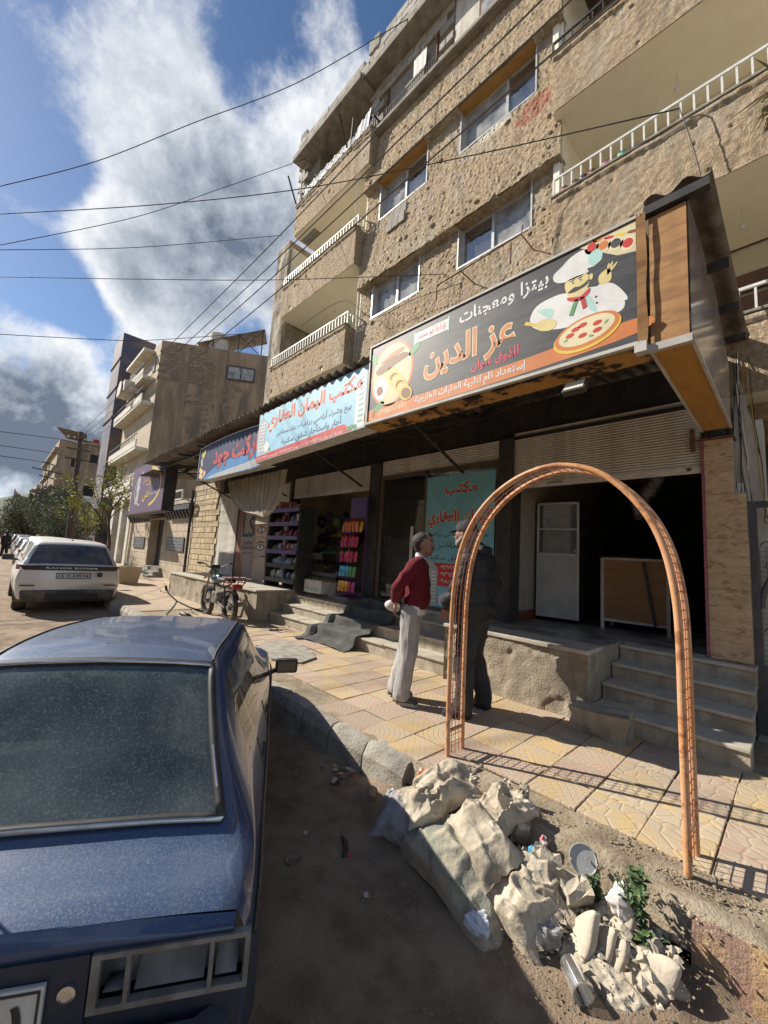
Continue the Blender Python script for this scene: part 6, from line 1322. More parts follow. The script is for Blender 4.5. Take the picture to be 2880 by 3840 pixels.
def interp(xs, tab, x):
    """monotone-ish smooth interpolation of the station table"""
    i = max(0, min(len(xs) - 2, int(np.searchsorted(xs, x) - 1))); t = (x - xs[i]) / (xs[i + 1] - xs[i])
    a, b_ = np.array(tab[i]), np.array(tab[i + 1])
    m0 = (b_ - np.array(tab[max(i - 1, 0)])) / (xs[i + 1] - xs[max(i - 1, 0)]) * (xs[i + 1] - xs[i]); m1 = (np.array(tab[min(i + 2, len(tab) - 1)]) - a) / (xs[min(i + 2, len(xs) - 1)] - xs[i]) * (xs[i + 1] - xs[i])
    m0 = np.clip(m0, -3 * abs(b_ - a), 3 * abs(b_ - a)); m1 = np.clip(m1, -3 * abs(b_ - a), 3 * abs(b_ - a))
    return a * (2 * t ** 3 - 3 * t * t + 1) + m0 * (t ** 3 - 2 * t * t + t) + b_ * (3 * t * t - 2 * t ** 3) + m1 * (t ** 3 - t * t)
def car_shell(root, st, zbot, body_mat, glass_mat, rear_win, front_win, side_wins, rear_glass=None, dx=0.045, arches=(), rear_cap=True):
    """st rows: x, w (widest), zb (belt), ws (belt half width), wr (rail half width), zr (rail height), zt (top centre)"""
    xs = [r[0] for r in st]; tab = [r[1:] for r in st]
    X = sorted(set([round(v, 4) for v in np.arange(xs[0], xs[-1], dx)] + [xs[-1]] + list(rear_win) + list(front_win) + [q for s_ in side_wins for q in s_]))
    SEG = [3, 3, 4, 4, 8, 4, 4]; ctl_idx = np.cumsum([0] + SEG)
    rows = []
    for x in X:
        w, zb, ws, wr, zr, zt = interp(xs, tab, x)
        zl = zbot + 0.16
        for ax, ar in arches:
            pass
        ctl = [(0, zbot), (w * .86, zbot), (w * .97, zl), (w, (zl + zb) * .52), (ws, zb), (wr, zr), (wr * .62, zr + (zt - zr) * .75), (0, zt)]
        row = []
        for k in range(7):
            for q in range(SEG[k]):
                t = q / SEG[k]
                p0, p1, p2, p3 = ctl[max(k - 1, 0)], ctl[k], ctl[k + 1], ctl[min(k + 2, 7)]
                lin = (p1[0] * (1 - t) + p2[0] * t, p1[1] * (1 - t) + p2[1] * t)
                cr = tuple(.5 * (2 * p1[a] + (p2[a] - p0[a]) * t + (2 * p0[a] - 5 * p1[a] + 4 * p2[a] - p3[a]) * t * t + (3 * p1[a] - p0[a] - 3 * p2[a] + p3[a]) * t ** 3) for a in (0, 1))
                kk = {0: 0, 1: .6, 2: .9, 3: .4, 4: .1, 5: .35, 6: .6}[k]
                row.append((lin[0] * (1 - kk) + cr[0] * kk, lin[1] * (1 - kk) + cr[1] * kk))
        row.append(ctl[7]); rows.append(row)
    n = len(rows[0]); body = MB(); gl = {'rear': MB(), 'front': MB()}; sides = {}
    def vtx(i, j, s_): return (X[i], s_ * rows[i][j][0], rows[i][j][1])
    c4, c5, c7 = int(ctl_idx[4]), int(ctl_idx[5]), int(ctl_idx[7])
    for s_ in (1, -1):
        V = [vtx(i, j, s_) for i in range(len(X)) for j in range(n)]
        F = []; G = {}
        for i in range(len(X) - 1):
            xm = (X[i] + X[i + 1]) / 2
            for j in range(n - 1):
                f = (i * n + j, (i + 1) * n + j, (i + 1) * n + j + 1, i * n + j + 1)
                if s_ < 0: f = f[::-1]
                key = None
                if rear_win[0] < xm < rear_win[1] and j >= c5 + 1: key = 'rear'
                elif front_win[0] < xm < front_win[1] and j >= c5 + 1: key = 'front'
                elif c4 + 1 <= j < c5 - 1:
                    for q, (a, b_) in enumerate(side_wins):
                        if a < xm < b_: key = ('side', s_, q)
                skip = False
                if j <= 10 and j >= 1:
                    pz_ = (V[f[0]][2] + V[f[2]][2]) / 2
                    for ax, ar in arches:
                        if (xm - ax) ** 2 + (pz_ - ar * .92) ** 2 < (ar * 1.13) ** 2 and j > 2: skip = True
                if skip: continue
                (F if key is None else G.setdefault(key, [])).append(f)
        body.add(V, F)
        for k, fs in G.items():
            tgt = gl[k] if k in gl else sides.setdefault(k, MB()); tgt.add(V, fs)
    def finish(mb, name, mat):
        o = mb.build(name, mat, root, local=True, smooth=True, angle=55)
        bm = bmesh.new(); bm.from_mesh(o.data); bmesh.ops.delete(bm, geom=[v for v in bm.verts if not v.link_faces], context='VERTS'); bmesh.ops.remove_doubles(bm, verts=bm.verts[:], dist=1e-4); bmesh.ops.recalc_face_normals(bm, faces=bm.faces[:]); bm.to_mesh(o.data); bm.free(); return o
    # end caps
    for i, rev in ((0, False), (len(X) - 1, True)):
        if i == 0 and not rear_cap: continue
        loop = [vtx(i, j, 1) for j in range(n)] + [vtx(i, j, -1) for j in range(n - 2, 0, -1)]
        body.add(loop, [tuple(range(len(loop)))])
    bo = finish(body, 'body', body_mat)
    finish(gl['rear'], 'rear_window', rear_glass or glass_mat); finish(gl['front'], 'windscreen', glass_mat)
    for k, mb in sides.items(): finish(mb, 'side_window', glass_mat)
    def edge(xq, idx, s_):
        i = min(range(len(X)), key=lambda q: abs(X[q] - xq)); return Vector(vtx(i, idx, s_))
    return bo, edge, (c4, c5, c7, n)
def wheel(root, x, y, r, w, side, spokes=5):
    t = MB(); t.lathe([(r * .62, -w / 2), (r * .9, -w / 2), (r, -w * .36), (r, w * .36), (r * .9, w / 2), (r * .62, w / 2)], 28, Matrix.Translation((x, y, r)) @ rotm(rx=R(90)), cap=False)
    o = t.build('wheel', M_tyre, root, local=True, smooth=True, angle=40)
    m = MB(); M4 = Matrix.Translation((x, y + side * w * .34, r)) @ rotm(rx=R(90))
    m.lathe([(r * .66, -.01), (r * .66, .03), (r * .60, .03), (r * .58, -.01)], 24, M4, cap=False); m.lathe([(r * .16, -.02), (r * .16, .02)], 12, M4)
    for k in range(spokes): a = 2 * math.pi * k / spokes; m.bar((x + r * .1 * math.cos(a), y + side * w * .36, r + r * .1 * math.sin(a)), (x + r * .62 * math.cos(a), y + side * w * .36, r + r * .62 * math.sin(a)), .06 * r / .3, .02)
    m.lathe([(r * .6, -.04), (r * .6, -.045)], 20, M4); m.build('rim', M_rim, o, local=True)
    return o
# ---------------------------------------------------------------- blue saloon in the foreground
CAR = thing('parked_car', 'dusty dark blue saloon with an empty tail lamp opening in the foreground', 'car', (-1.43, 0.02, -0.135), R(150.2)); CAR.scale = (.9, .9, .9)
ST = [(0.02, .765, .79, .765, .735, .846, .864), (0.07, .785, .81, .778, .745, .866, .884), (0.30, .80, .86, .772, .712, .898, .918), (0.58, .805, .90, .745, .610, 1.115, 1.155), (0.88, .805, .905, .735, .535, 1.335, 1.378), (1.35, .805, .90, .735, .548, 1.375, 1.428), (1.9, .80, .895, .735, .545, 1.36, 1.415), (2.12, .80, .89, .735, .535, 1.335, 1.388), (2.75, .795, .885, .745, .655, .945, .97), (3.3, .785, .84, .735, .65, .885, .915), (3.78, .75, .72, .70, .60, .765, .79), (3.92, .68, .62, .62, .52, .67, .69)]
bo, edge, (c4, c5, c7, nn) = car_shell(CAR, ST, .21, M_blue, M_carglass, (.335, .855), (2.16, 2.72), ((.80, 1.02), (1.07, 1.62), (1.70, 2.36)), M_dustglass, dx=.04, arches=((.80, .285), (3.14, .285)), rear_cap=False)
# bright trim round the rear window
tr = MB(); path = []
for j in range(c5 + 1, nn): path.append(edge(.855, j, -1))
for j in range(nn - 2, c5, -1): path.append(edge(.855, j, 1))
for x in np.arange(.855, .33, -.04): path.append(edge(x, c5 + 1, 1))
for j in range(c5 + 1, nn): path.append(edge(.335, j, 1))
for j in range(nn - 2, c5, -1): path.append(edge(.335, j, -1))
for x in np.arange(.335, .84, .04): path.append(edge(x, c5 + 1, -1))
path = [p + Vector((-.006, 0, .006)) for p in path]
tr.tube(path, .014, 6, closed=True); tr.build('window_trim', M_chrome, CAR, local=True, smooth=True)
g = MB(); g.tube([p + Vector((.006, 0, -.002)) for p in path], .020, 6, closed=True); g.build('window_seal', M_bplas, CAR, local=True, smooth=True)
# rear end: panel, lamp openings, bumper, plate
M_lampfr = mk('grey_lamp_frame', (0.22, 0.215, 0.20), (0.15, 0.14, 0.125), sc=12, rough=0.7, c3=(0.10, 0.08, 0.06), sc3=6, amt3=0.5)
b = MB(); b.box(.0, .03, -.36, .36, .58, .80, bev=.008); b.build('rear_panel', M_bluepl, CAR, local=True)
b = MB(); b.grid([[(.022, y, .868 - .045 * (y / .7) ** 2 * (abs(y) > .0) * .6), (.004, y, .845 - .03 * (y / .7) ** 2), (-.004, y, .822), (.004, y, .800), (.03, y, .797)] for y in np.linspace(-.735, .735, 25)]); b.build('boot_lip', M_blue, CAR, local=True, smooth=True)
b = MB(); b.box(.02, .05, -.77, .77, .24, .652); b.build('rear_skirt', M_bluepl, CAR, local=True)
for s_ in (-1, 1):
    lf = MB()
    y0, y1, z0, z1 = .365, .785, .650, .798
    def fr(a, bq, c_, d, x0=-.004, x1=.02): lf.box(x0, x1, min(s_ * a, s_ * bq), max(s_ * a, s_ * bq), c_, d)
    fr(y0, y1, z0, z0 + .016); fr(y0, y1, z1 - .014, z1); fr(y0, y0 + .022, z0 + .016, z1 - .014); fr(y1 - .014, y1, z0 + .016, z1 - .014); fr(.452, .464, z0 + .016, z1 - .014); fr(.672, .684, z0 + .016, z1 - .014)
    lo = lf.build('lamp_frame', M_lampfr, CAR, local=True)
    cv = MB()   # curved reflector shells behind the missing lenses
    for a, bq, zc in ((.475, .66, .0), (.69, .752, .0)):
        P = []
        for k in range(11):
            u = k / 10; yy = a + (bq - a) * u
            P.append([(.02 + .05 * math.sin(math.pi * v * .5), s_ * yy, z0 + .025 + (z1 - z0 - .05) * (v * (.55 + .45 * math.sin(math.pi * u)))) for v in (0, .25, .5, .75, 1)])
        cv.grid(P)
    cv.box(.02, .075, min(s_ * .395, s_ * .45), max(s_ * .395, s_ * .45), z0 + .03, z0 + .034)
    cv.build('reflector_shell', mk('dirty_reflector', (0.20, 0.205, 0.21), (0.13, 0.13, 0.13), sc=8, rough=0.6), lo, local=True, smooth=True)
    bk = MB(); bk.box(.075, .08, min(s_ * .37, s_ * .77), max(s_ * .37, s_ * .77), z0, z1); bk.build('lamp_back', mk('lamp_cavity', (0.20, 0.19, 0.18), (0.10, 0.095, 0.09), sc=14, rough=0.8), lo, local=True)
P = []
for k in range(41):
    u = k / 40 * 2 - 1; y = u * .82; x = -.06 + .30 * max(0, abs(u) - .80) ** 1.0 * 5 * .25 + .10 * max(0, (abs(u) - .82) / .18) ** 2 * 3; x = min(x, .55)
    P.append([(x + .06, y * .97, .25), (x + .0, y, .29), (x - .02, y * 1.0, .38), (x - .015, y, .46), (x - .035, y, .48), (x - .03, y, .57), (x + .05, y * .985, .60)])
b = MB(); b.grid(P); b.build('bumper', M_bluepl, CAR, local=True, smooth=True, angle=35)
b = MB(); b.box(-.018, -.003, -.265, .265, .625, .755, bev=.004); pl = b.build('number_plate', mk('plate_white', (0.60, 0.60, 0.57), (0.48, 0.47, 0.43), sc=10, rough=0.5), CAR, local=True)
b = MB()
for a in (-.258, .252): b.box(-.0205, -.018, a, a + .006, .632, .748)
b.box(-.0205, -.018, -.252, .252, .742, .748); b.box(-.0205, -.018, -.252, .252, .632, .638); b.build('plate_border', M_bplas, pl, local=True)
me = text_mesh('◆ ١', .03, False); co = np.empty(len(me.vertices) * 3); me.vertices.foreach_get('co', co); co = co.reshape(-1, 3); mn, mx_ = co.min(0), co.max(0)
W = np.stack([np.full(len(co), -.0215), -.02 - .205 * (co[:, 0] - mn[0]) / (mx_[0] - mn[0]), .645 + .09 * (co[:, 1] - mn[1]) / (mx_[1] - mn[1])], -1); W[:, 1] *= 1
me.vertices.foreach_set('co', W.ravel()); me.materials.clear(); me.materials.append(M_bplas); link('plate_lettering', me, pl, True)
b = MB(); b.lathe([(.022, 0), (.022, .008), (.014, .010)], 16, Matrix.Translation((-.001, -.315, .715)) @ rotm(ry=R(-90))); b.build('boot_lock', M_chrome, CAR, local=True)
# side trim, doors, handles, mirror
b = MB()
for s_ in (-1, 1):
    b.tube([edge(x, c4 - 3, s_) + Vector((0, s_ * .004, 0)) for x in np.arange(.15, 3.6, .15)], .010, 5)
    for xd in (1.045, 1.66, 2.62): b.tube([edge(xd, j, s_) + Vector((0, s_ * .001, 0)) for j in range(7, c4 + 1)], .004, 4)
b.build('side_moulding', M_bplas, CAR, local=True)
for s_ in (-1, 1):
    for xd in (1.15, 1.80):
        p = edge(xd, c4 - 2, s_); b = MB(); b.box(p.x, p.x + .13, p.y - .01, p.y + .012, p.z - .012, p.z + .016, bev=.006); b.build('door_handle', M_bplas, CAR, local=True)
    p = edge(2.30, c4, s_); b = MB(); b.bar(p, p + Vector((.02, s_ * .10, .04)), .03); b.cbox(p + Vector((.0, s_ * .17, .075)), (.07, .19, .12), bev=.025); mo = b.build('door_mirror', M_bplas, CAR, local=True, smooth=True, angle=40)
    b = MB(); b.cbox(p + Vector((-.038, s_ * .17, .075)), (.004, .150, .085), bev=.001); b.build('mirror_glass', mk('mirror_glass', (0.10, 0.105, 0.11), rough=0.06, metal=1.0), mo, local=True)
for x in (.80, 3.14):
    for s_ in (-1, 1): wheel(CAR, x, s_ * .70, .285, .17, s_)
    b = MB(); b.box(x - .34, x + .34, -.62, .62, .25, .62); b.build('wheel_housing', M_bplas, CAR, local=True)
# roof edge strips and antenna
b = MB()
for s_ in (-1, 1): b.tube([edge(x, c5 + 1, s_) + Vector((0, 0, .002)) for x in np.arange(.9, 2.1, .1)], .008, 5)
b.build('drip_rail', M_bplas, CAR, local=True)
p = edge(.33, nn - 5, 1); b = MB(); b.lathe([(.022, 0), (.018, .02), (.008, .03)], 10, Matrix.Translation((.27, .30, .935))); b.tube([(.27, .30, .95), (.33, .33, 1.2), (.36, .35, 1.55)], [.006, .005, .004], 6); b.build('aerial', M_bplas, CAR, local=True)
# interior
for s_ in (-1, 1):
    b = MB(); b.cbox((1.72, s_ * .34, .78), (.16, .48, .62), bev=.06, M=Matrix.Rotation(-.2, 4, 'Y')); b.cbox((1.62, s_ * .34, 1.16), (.10, .26, .17), bev=.045); b.build('front_seat', M_seat, CAR, local=True, smooth=True, angle=60)
b = MB(); b.cbox((1.0, 0, .70), (.18, 1.25, .55), bev=.07, M=Matrix.Rotation(-.35, 4, 'Y')); b.build('rear_seat', M_seat, CAR, local=True, smooth=True, angle=60)
b = MB(); b.box(.42, .95, -.64, .64, .88, .91); b.build('parcel_shelf', mk('dark_shelf', (0.05, 0.05, 0.05), (0.09, 0.085, 0.075), sc=6, rough=0.95), CAR, local=True)
b = MB(); b.box(2.45, 2.8, -.66, .66, .70, .92, bev=.04); b.build('dashboard', M_bplas, CAR, local=True)
b = MB(); P = [[(.50 + .30 * u_, -.60 + .42 * u_ + .05 * v_, .915 + .05 * math.sin(3 * u_ + 4 * v_) * v_ + .10 * v_ * (1 - abs(u_ - .5))) for v_ in np.linspace(0, 1, 6)] for u_ in np.linspace(0, 1, 8)]; b.grid(P); tag(b.build('cloth_bundle', mk('brown_blanket', (0.20, 0.145, 0.11), (0.15, 0.11, 0.085), sc=6, rough=0.95), smooth=True), 'brown cloth lying on the parcel shelf inside the blue car', 'cloth')
o = bpy.data.objects[-1] if False else [q for q in col.objects if q.name == 'cloth_bundle'][0]; o.matrix_world = Matrix.Translation(CAR.location) @ Matrix.Rotation(R(150.2), 4, 'Z') @ Matrix.Scale(.9, 4)
b = MB(); P = [[(.62 + .10 * u_, .24 + .22 * v_, .915 + .07 * math.sin(math.pi * u_) * (1 - .4 * abs(v_ - .5)) + .012 * math.sin(9 * v_)) for v_ in np.linspace(0, 1, 9)] for u_ in np.linspace(0, 1, 6)]; b.grid(P); o = b.build('paper_mask', mk('pale_green_paper', (0.50, 0.60, 0.54), rough=0.9), smooth=True); tag(o, 'pale crumpled paper lying behind the dusty rear window', 'paper'); o.matrix_world = Matrix.Translation(CAR.location) @ Matrix.Rotation(R(150.2), 4, 'Z') @ Matrix.Scale(.9, 4)
# ---------------------------------------------------------------- white luxury SUV
SUV = thing('parked_suv', 'white luxury SUV seen from behind with a full width black lamp bar', 'car', (-12.15, 1.45, -.13), R(180))
ST2 = [(0.0, .95, .98, .91, .88, 1.02, 1.04), (0.06, .99, 1.05, .94, .90, 1.10, 1.12), (0.26, 1.01, 1.10, .94, .83, 1.33, 1.37), (0.44, 1.015, 1.11, .93, .74, 1.53, 1.59), (0.56, 1.015, 1.11, .92, .70, 1.62, 1.67), (1.2, 1.01, 1.11, .91, .70, 1.67, 1.73), (2.2, 1.005, 1.10, .90, .70, 1.68, 1.745), (2.9, .99, 1.09, .88, .665, 1.61, 1.68), (3.75, .975, 1.06, .88, .80, 1.12, 1.16), (4.5, .93, .96, .84, .76, 1.01, 1.05), (4.78, .80, .80, .72, .62, .84, .87)]
bo2, edge2, (d4, d5, d7, dn) = car_shell(SUV, ST2, .30, M_whitep, M_carglass, (.08, .45), (2.98, 3.70), ((.62, 1.25), (1.32, 2.2), (2.28, 3.2)), dx=.06, arches=((.92, .385), (3.8, .385)))
b = MB(); P = []
for k in range(31):
    u = k / 30 * 2 - 1; y = u * 1.015; x = -.022 + .34 * max(0, (abs(u) - .86) / .14) ** 1.6
    P.append([(x + .012, y, .995), (x, y * .998, 1.0), (x - .004, y * .995, 1.10), (x + .012, y * .985, 1.105)])
b.grid(P); lb = b.build('lamp_bar', M_bplas, SUV, local=True, smooth=True, angle=40)
for s_ in (-1, 1):
    P = []
    for k in range(9):
        u = .62 + .36 * k / 8; y = s_ * u * 1.015; x = -.030 + .34 * max(0, (abs(u) - .86) / .14) ** 1.6; P.append([(x, y, 1.015), (x, y, 1.085)])
    b = MB(); b.grid(P); b.build('tail_lamp', M_tailsm, lb, local=True)
    P = []
    for k in range(5): u = .93 + .055 * k / 4; y = s_ * u * 1.02; x = -.034 + .34 * max(0, (abs(u) - .86) / .14) ** 1.6; P.append([(x, y, 1.02), (x, y, 1.08)])
    b = MB(); b.grid(P); b.build('tail_lamp_end', M_tail, lb, local=True)
me = text_mesh('RANGE ROVER', .01, False); co = np.empty(len(me.vertices) * 3); me.vertices.foreach_get('co', co); co = co.reshape(-1, 3); mn, mx_ = co.min(0), co.max(0)
me.vertices.foreach_set('co', np.stack([np.full(len(co), -.029), .50 - 1.0 * (co[:, 0] - mn[0]) / (mx_[0] - mn[0]), 1.03 + .038 * (co[:, 1] - mn[1]) / (mx_[1] - mn[1])], -1).ravel()); me.materials.clear(); me.materials.append(M_chrome); link('lettering', me, lb, True)
b = MB(); b.box(-.03, -.004, -.37, .30, .80, .935, bev=.004); pl = b.build('number_plate', MAT['plate_white'], SUV, local=True)
b = MB(); b.box(-.034, -.03, -.37, .30, .80, .815); b.box(-.034, -.03, -.37, .30, .92, .935); b.box(-.034, -.03, -.37, -.355, .815, .92); b.box(-.034, -.03, .285, .30, .815, .92); b.build('plate_border', M_bplas, pl, local=True)
me = text_mesh('15 = 34554', .015, False); co = np.empty(len(me.vertices) * 3); me.vertices.foreach_get('co', co); co = co.reshape(-1, 3); mn, mx_ = co.min(0), co.max(0)
me.vertices.foreach_set('co', np.stack([np.full(len(co), -.033), .25 - .57 * (co[:, 0] - mn[0]) / (mx_[0] - mn[0]), .835 + .07 * (co[:, 1] - mn[1]) / (mx_[1] - mn[1])], -1).ravel()); me.materials.clear(); me.materials.append(M_bplas); link('plate_lettering', me, pl, True)
b = MB(); P = []
for k in range(31):
    u = k / 30 * 2 - 1; y = u * 1.01; x = -.05 + .30 * max(0, (abs(u) - .84) / .16) ** 1.8
    P.append([(x + .10, y * .96, .26), (x + .02, y * .985, .32), (x, y, .50), (x + .03, y, .54)])
b.grid(P); b.build('lower_bumper', mk('dusty_black_bumper', (0.06, 0.055, 0.05), (0.16, 0.135, 0.105), sc=3, rough=0.8), SUV, local=True, smooth=True)
b = MB(); b.box(-.065, -.03, -.55, .45, .30, .46, bev=.02); b.build('diffuser', M_bplas, SUV, local=True)
for s_ in (-1, 1):
    b = MB(); b.box(-.05, .05, min(s_ * .66, s_ * .92), max(s_ * .66, s_ * .92), .635, .655); b.build('reflector', M_bplas, SUV, local=True)
    b = MB(); P = [[(edge2(x, d4 - 1, s_).x, edge2(x, d4 - 1, s_).y + s_ * .003, edge2(x, d4 - 1, s_).z - .0) for q in (0,)] + [(edge2(x, d4 - 1, s_).x, edge2(x, d4 - 1, s_).y + s_ * .006, edge2(x, d4 - 1, s_).z - .02)] for x in np.arange(.5, 3.3, .2)]; b.grid(P); b.build('waist_strip', M_bplas, SUV, local=True)
    p = edge2(3.25, d4, s_); b = MB(); b.bar(p, p + Vector((0, s_ * .12, .02)), .05); b.cbox(p + Vector((.02, s_ * .22, .07)), (.14, .26, .17), bev=.05); b.build('door_mirror', M_bplas, SUV, local=True, smooth=True, angle=40)
for x in (.92, 3.8):
    for s_ in (-1, 1): wheel(SUV, x, s_ * .835, .375, .26, s_)
    b = MB(); b.box(x - .42, x + .42, -.74, .74, .3, .8); b.build('wheel_housing', M_bplas, SUV, local=True)
b = MB(); b.prism([(.0, 0), (.16, 0), (.03, .07)], -.02, .02, Matrix.Translation((.75, 0, 1.655)) @ rotm(rx=R(90))); b.build('shark_fin', M_bplas, SUV, local=True)
b = MB(); b.box(.8, 3.0, -.75, .75, .5, .95); b.build('cabin_floor', M_bplas, SUV, local=True)
b = MB(); b.lathe([(.06, 0), (.06, .01)], 14, Matrix.Translation((-.012, -.55, .90)) @ rotm(ry=R(-90))); b.build('badge', M_bplas, SUV, local=True)
# ---------------------------------------------------------------- cars parked further on
def plain_car(x, y, z, rz, mat, label, tall=1.0, L=4.2, name='parked_car'):
    c = thing(name, label, 'car', (x, y, z), rz, 'cars parked along the street'); k = tall
    ST3 = [(0.0, .78, .86 * k, .74, .70, .90 * k, .92 * k), (0.12, .84, .94 * k, .78, .72, .98 * k, 1.0 * k), (0.55, .87, .97 * k, .78, .62, 1.42 * k, 1.47 * k), (1.3, .88, .97 * k, .78, .62, 1.50 * k, 1.56 * k), (2.2, .88, .96 * k, .78, .62, 1.48 * k, 1.55 * k), (2.95, .87, .94 * k, .78, .70, 1.0 * k, 1.03 * k), (L - .3, .82, .84 * k, .74, .66, .88 * k, .92 * k), (L, .70, .66 * k, .62, .55, .70 * k, .72 * k)]
    car_shell(c, ST3, .25, mat, M_carglass, (.16, .50), (2.3, 2.9), ((.6, 1.35), (1.45, 2.5)), dx=.12, arches=((.8, .32), (L - .85, .32)))
    for s_ in (-1, 1): b = MB(); b.cbox((.06, s_ * .70, .92 * k), (.16, .22, .14), bev=.03); b.build('tail_lamp', M_tail, c, local=True)
    b = MB(); b.box(-.05, .08, -.78, .78, .32, .52, bev=.04); b.build('bumper', M_bplas, c, local=True)
    b = MB(); b.box(-.02, .0, -.26, .26, .62, .74); b.build('number_plate', MAT['plate_white'], c, local=True)
    for xx in (.8, L - .85):
        for s_ in (-1, 1): wheel(c, xx, s_ * .76, .32, .2, s_)
        b = MB(); b.box(xx - .36, xx + .36, -.68, .68, .3, .7); b.build('wheel_housing', M_bplas, c, local=True)
    return c
plain_car(-18.6, 1.55, -.06, R(179), M_whitep, 'second white SUV parked just beyond the luxury one', 1.10, name='parked_suv')
plain_car(-27.0, 1.75, .04, R(180), M_whitep, 'small white car third in the parked row', .92, 3.9)
plain_car(-33.5, 1.8, .10, R(180), M_silver, 'silver car fourth in the parked row', .95)
plain_car(-43.0, 2.0, .22, R(180), M_darkp, 'dark blue car far along the parked row', .95)
plain_car(-52.0, 2.0, .32, R(180), M_silver, 'farthest grey car in the parked row', .95)

# ------------------------------------------------------------------ people
from mathutils import noise as mnoise
PENDING = []
def capsules(caps, n=14):
    mb = MB()
    for p0, r0, p1, r1 in caps:
        a = Vector(p0); b = Vector(p1); d = b - a; L = max(d.length, 1e-5); d = d / L if L > 1e-4 else Vector((0, 0, 1))
        pts = []; rs = []
        for t in (-1, -.92, -.7, -.38): pts.append(a + d * r0 * t); rs.append(max(.0015, r0 * math.sqrt(max(0, 1 - t * t))))
        for t in (0, .25, .5, .75, 1): pts.append(a + d * L * t); rs.append(r0 + (r1 - r0) * t)
        for t in (.38, .7, .92, 1): pts.append(b + d * r1 * t); rs.append(max(.0015, r1 * math.sqrt(max(0, 1 - t * t))))
        mb.tube(pts, rs, n)
    return mb
def skin_piece(name, caps, mat, parent, voxel=.012, smooth=4, wrinkle=0.0, wsc=(9, 9, 5), quilt=None, extra=None, seed=0, cut=None):
    mb = capsules(caps)
    if extra: extra(mb)
    o = mb.build(name, mat, parent, local=True); clean(o)
    m = o.modifiers.new('r', 'REMESH'); m.mode = 'VOXEL'; m.voxel_size = voxel
    if smooth: s_ = o.modifiers.new('s', 'SMOOTH'); s_.factor = .5; s_.iterations = smooth
    PENDING.append((o, wrinkle, wsc, quilt, seed, cut)); return o
def flush():
    bpy.context.view_layer.update(); dg = bpy.context.evaluated_depsgraph_get()
    for o, wr, wsc, quilt, seed, cut in PENDING:
        me = bpy.data.meshes.new_from_object(o.evaluated_get(dg)); old = o.data; mats = list(old.materials)
        o.modifiers.clear()
        bm = bmesh.new(); bm.from_mesh(me); bm.normal_update()
        if wr or quilt:
            off = []
            for v in bm.verts:
                c = v.co; d = 0
                if wr:
                    q = Vector((c.x * wsc[0] + seed, c.y * wsc[1], c.z * wsc[2])); a = mnoise.noise(q) ; b2 = mnoise.noise(q * 2.3 + Vector((3, 1, 7)))
                    d += wr * (1.0 - 2.2 * abs(a)) + wr * .5 * b2
                if quilt: d += quilt[1] * (abs(math.sin(math.pi * (c.z + .15 * c.x) / quilt[0])) ** .6 - .6)
                off.append(v.co + v.normal * d)
            for v, c in zip(bm.verts, off): v.co = c
        if cut:
            bmesh.ops.delete(bm, geom=[v for v in bm.verts if cut(v.co)], context='VERTS')
        bm.to_mesh(me); bm.free()
        me.materials.clear()
        for m in mats: me.materials.append(m)
        me.polygons.foreach_set('use_smooth', [True] * len(me.polygons)); me.name = o.name; o.data = me
    PENDING.clear()
M_skin = mk('tanned_skin', (0.36, 0.20, 0.13), (0.31, 0.165, 0.105), sc=14, rough=0.55, bump=0.05)
M_hair = mk('dark_grey_hair', (0.022, 0.018, 0.016), (0.055, 0.048, 0.044), sc=60, rough=0.7, bump=0.4, bsc=120)
M_beard = mk('grey_beard', (0.28, 0.26, 0.24), (0.18, 0.16, 0.14), sc=60, rough=0.8, bump=0.4, bsc=120)
M_sweater = mk('maroon_knit', (0.155, 0.012, 0.022), (0.12, 0.010, 0.018), sc=22, rough=0.95, bump=0.25, bsc=160)
M_trous = mk('pale_grey_trousers', (0.40, 0.385, 0.37), (0.33, 0.315, 0.30), sc=6, rough=0.95, bump=0.1, bsc=150)
M_shirt = mk('white_shirt', (0.70, 0.70, 0.72), rough=0.9)
M_shoe = mk('dark_grey_trainer', (0.075, 0.075, 0.068), (0.10, 0.10, 0.09), sc=20, rough=0.85)
M_sole = mk('pale_sole', (0.50, 0.46, 0.38), (0.40, 0.36, 0.29), sc=12, rough=0.8)
M_puff = mk('black_nylon', (0.013, 0.013, 0.015), (0.02, 0.02, 0.022), sc=5, rough=0.62)
M_blkt = mk('charcoal_trousers', (0.028, 0.027, 0.028), (0.04, 0.038, 0.037), sc=6, rough=0.95, bump=0.1, bsc=150)
M_cap = mk('black_cap_cloth', (0.02, 0.02, 0.024), (0.03, 0.03, 0.034), sc=12, rough=0.85)
def V3(*a): return Vector(a)
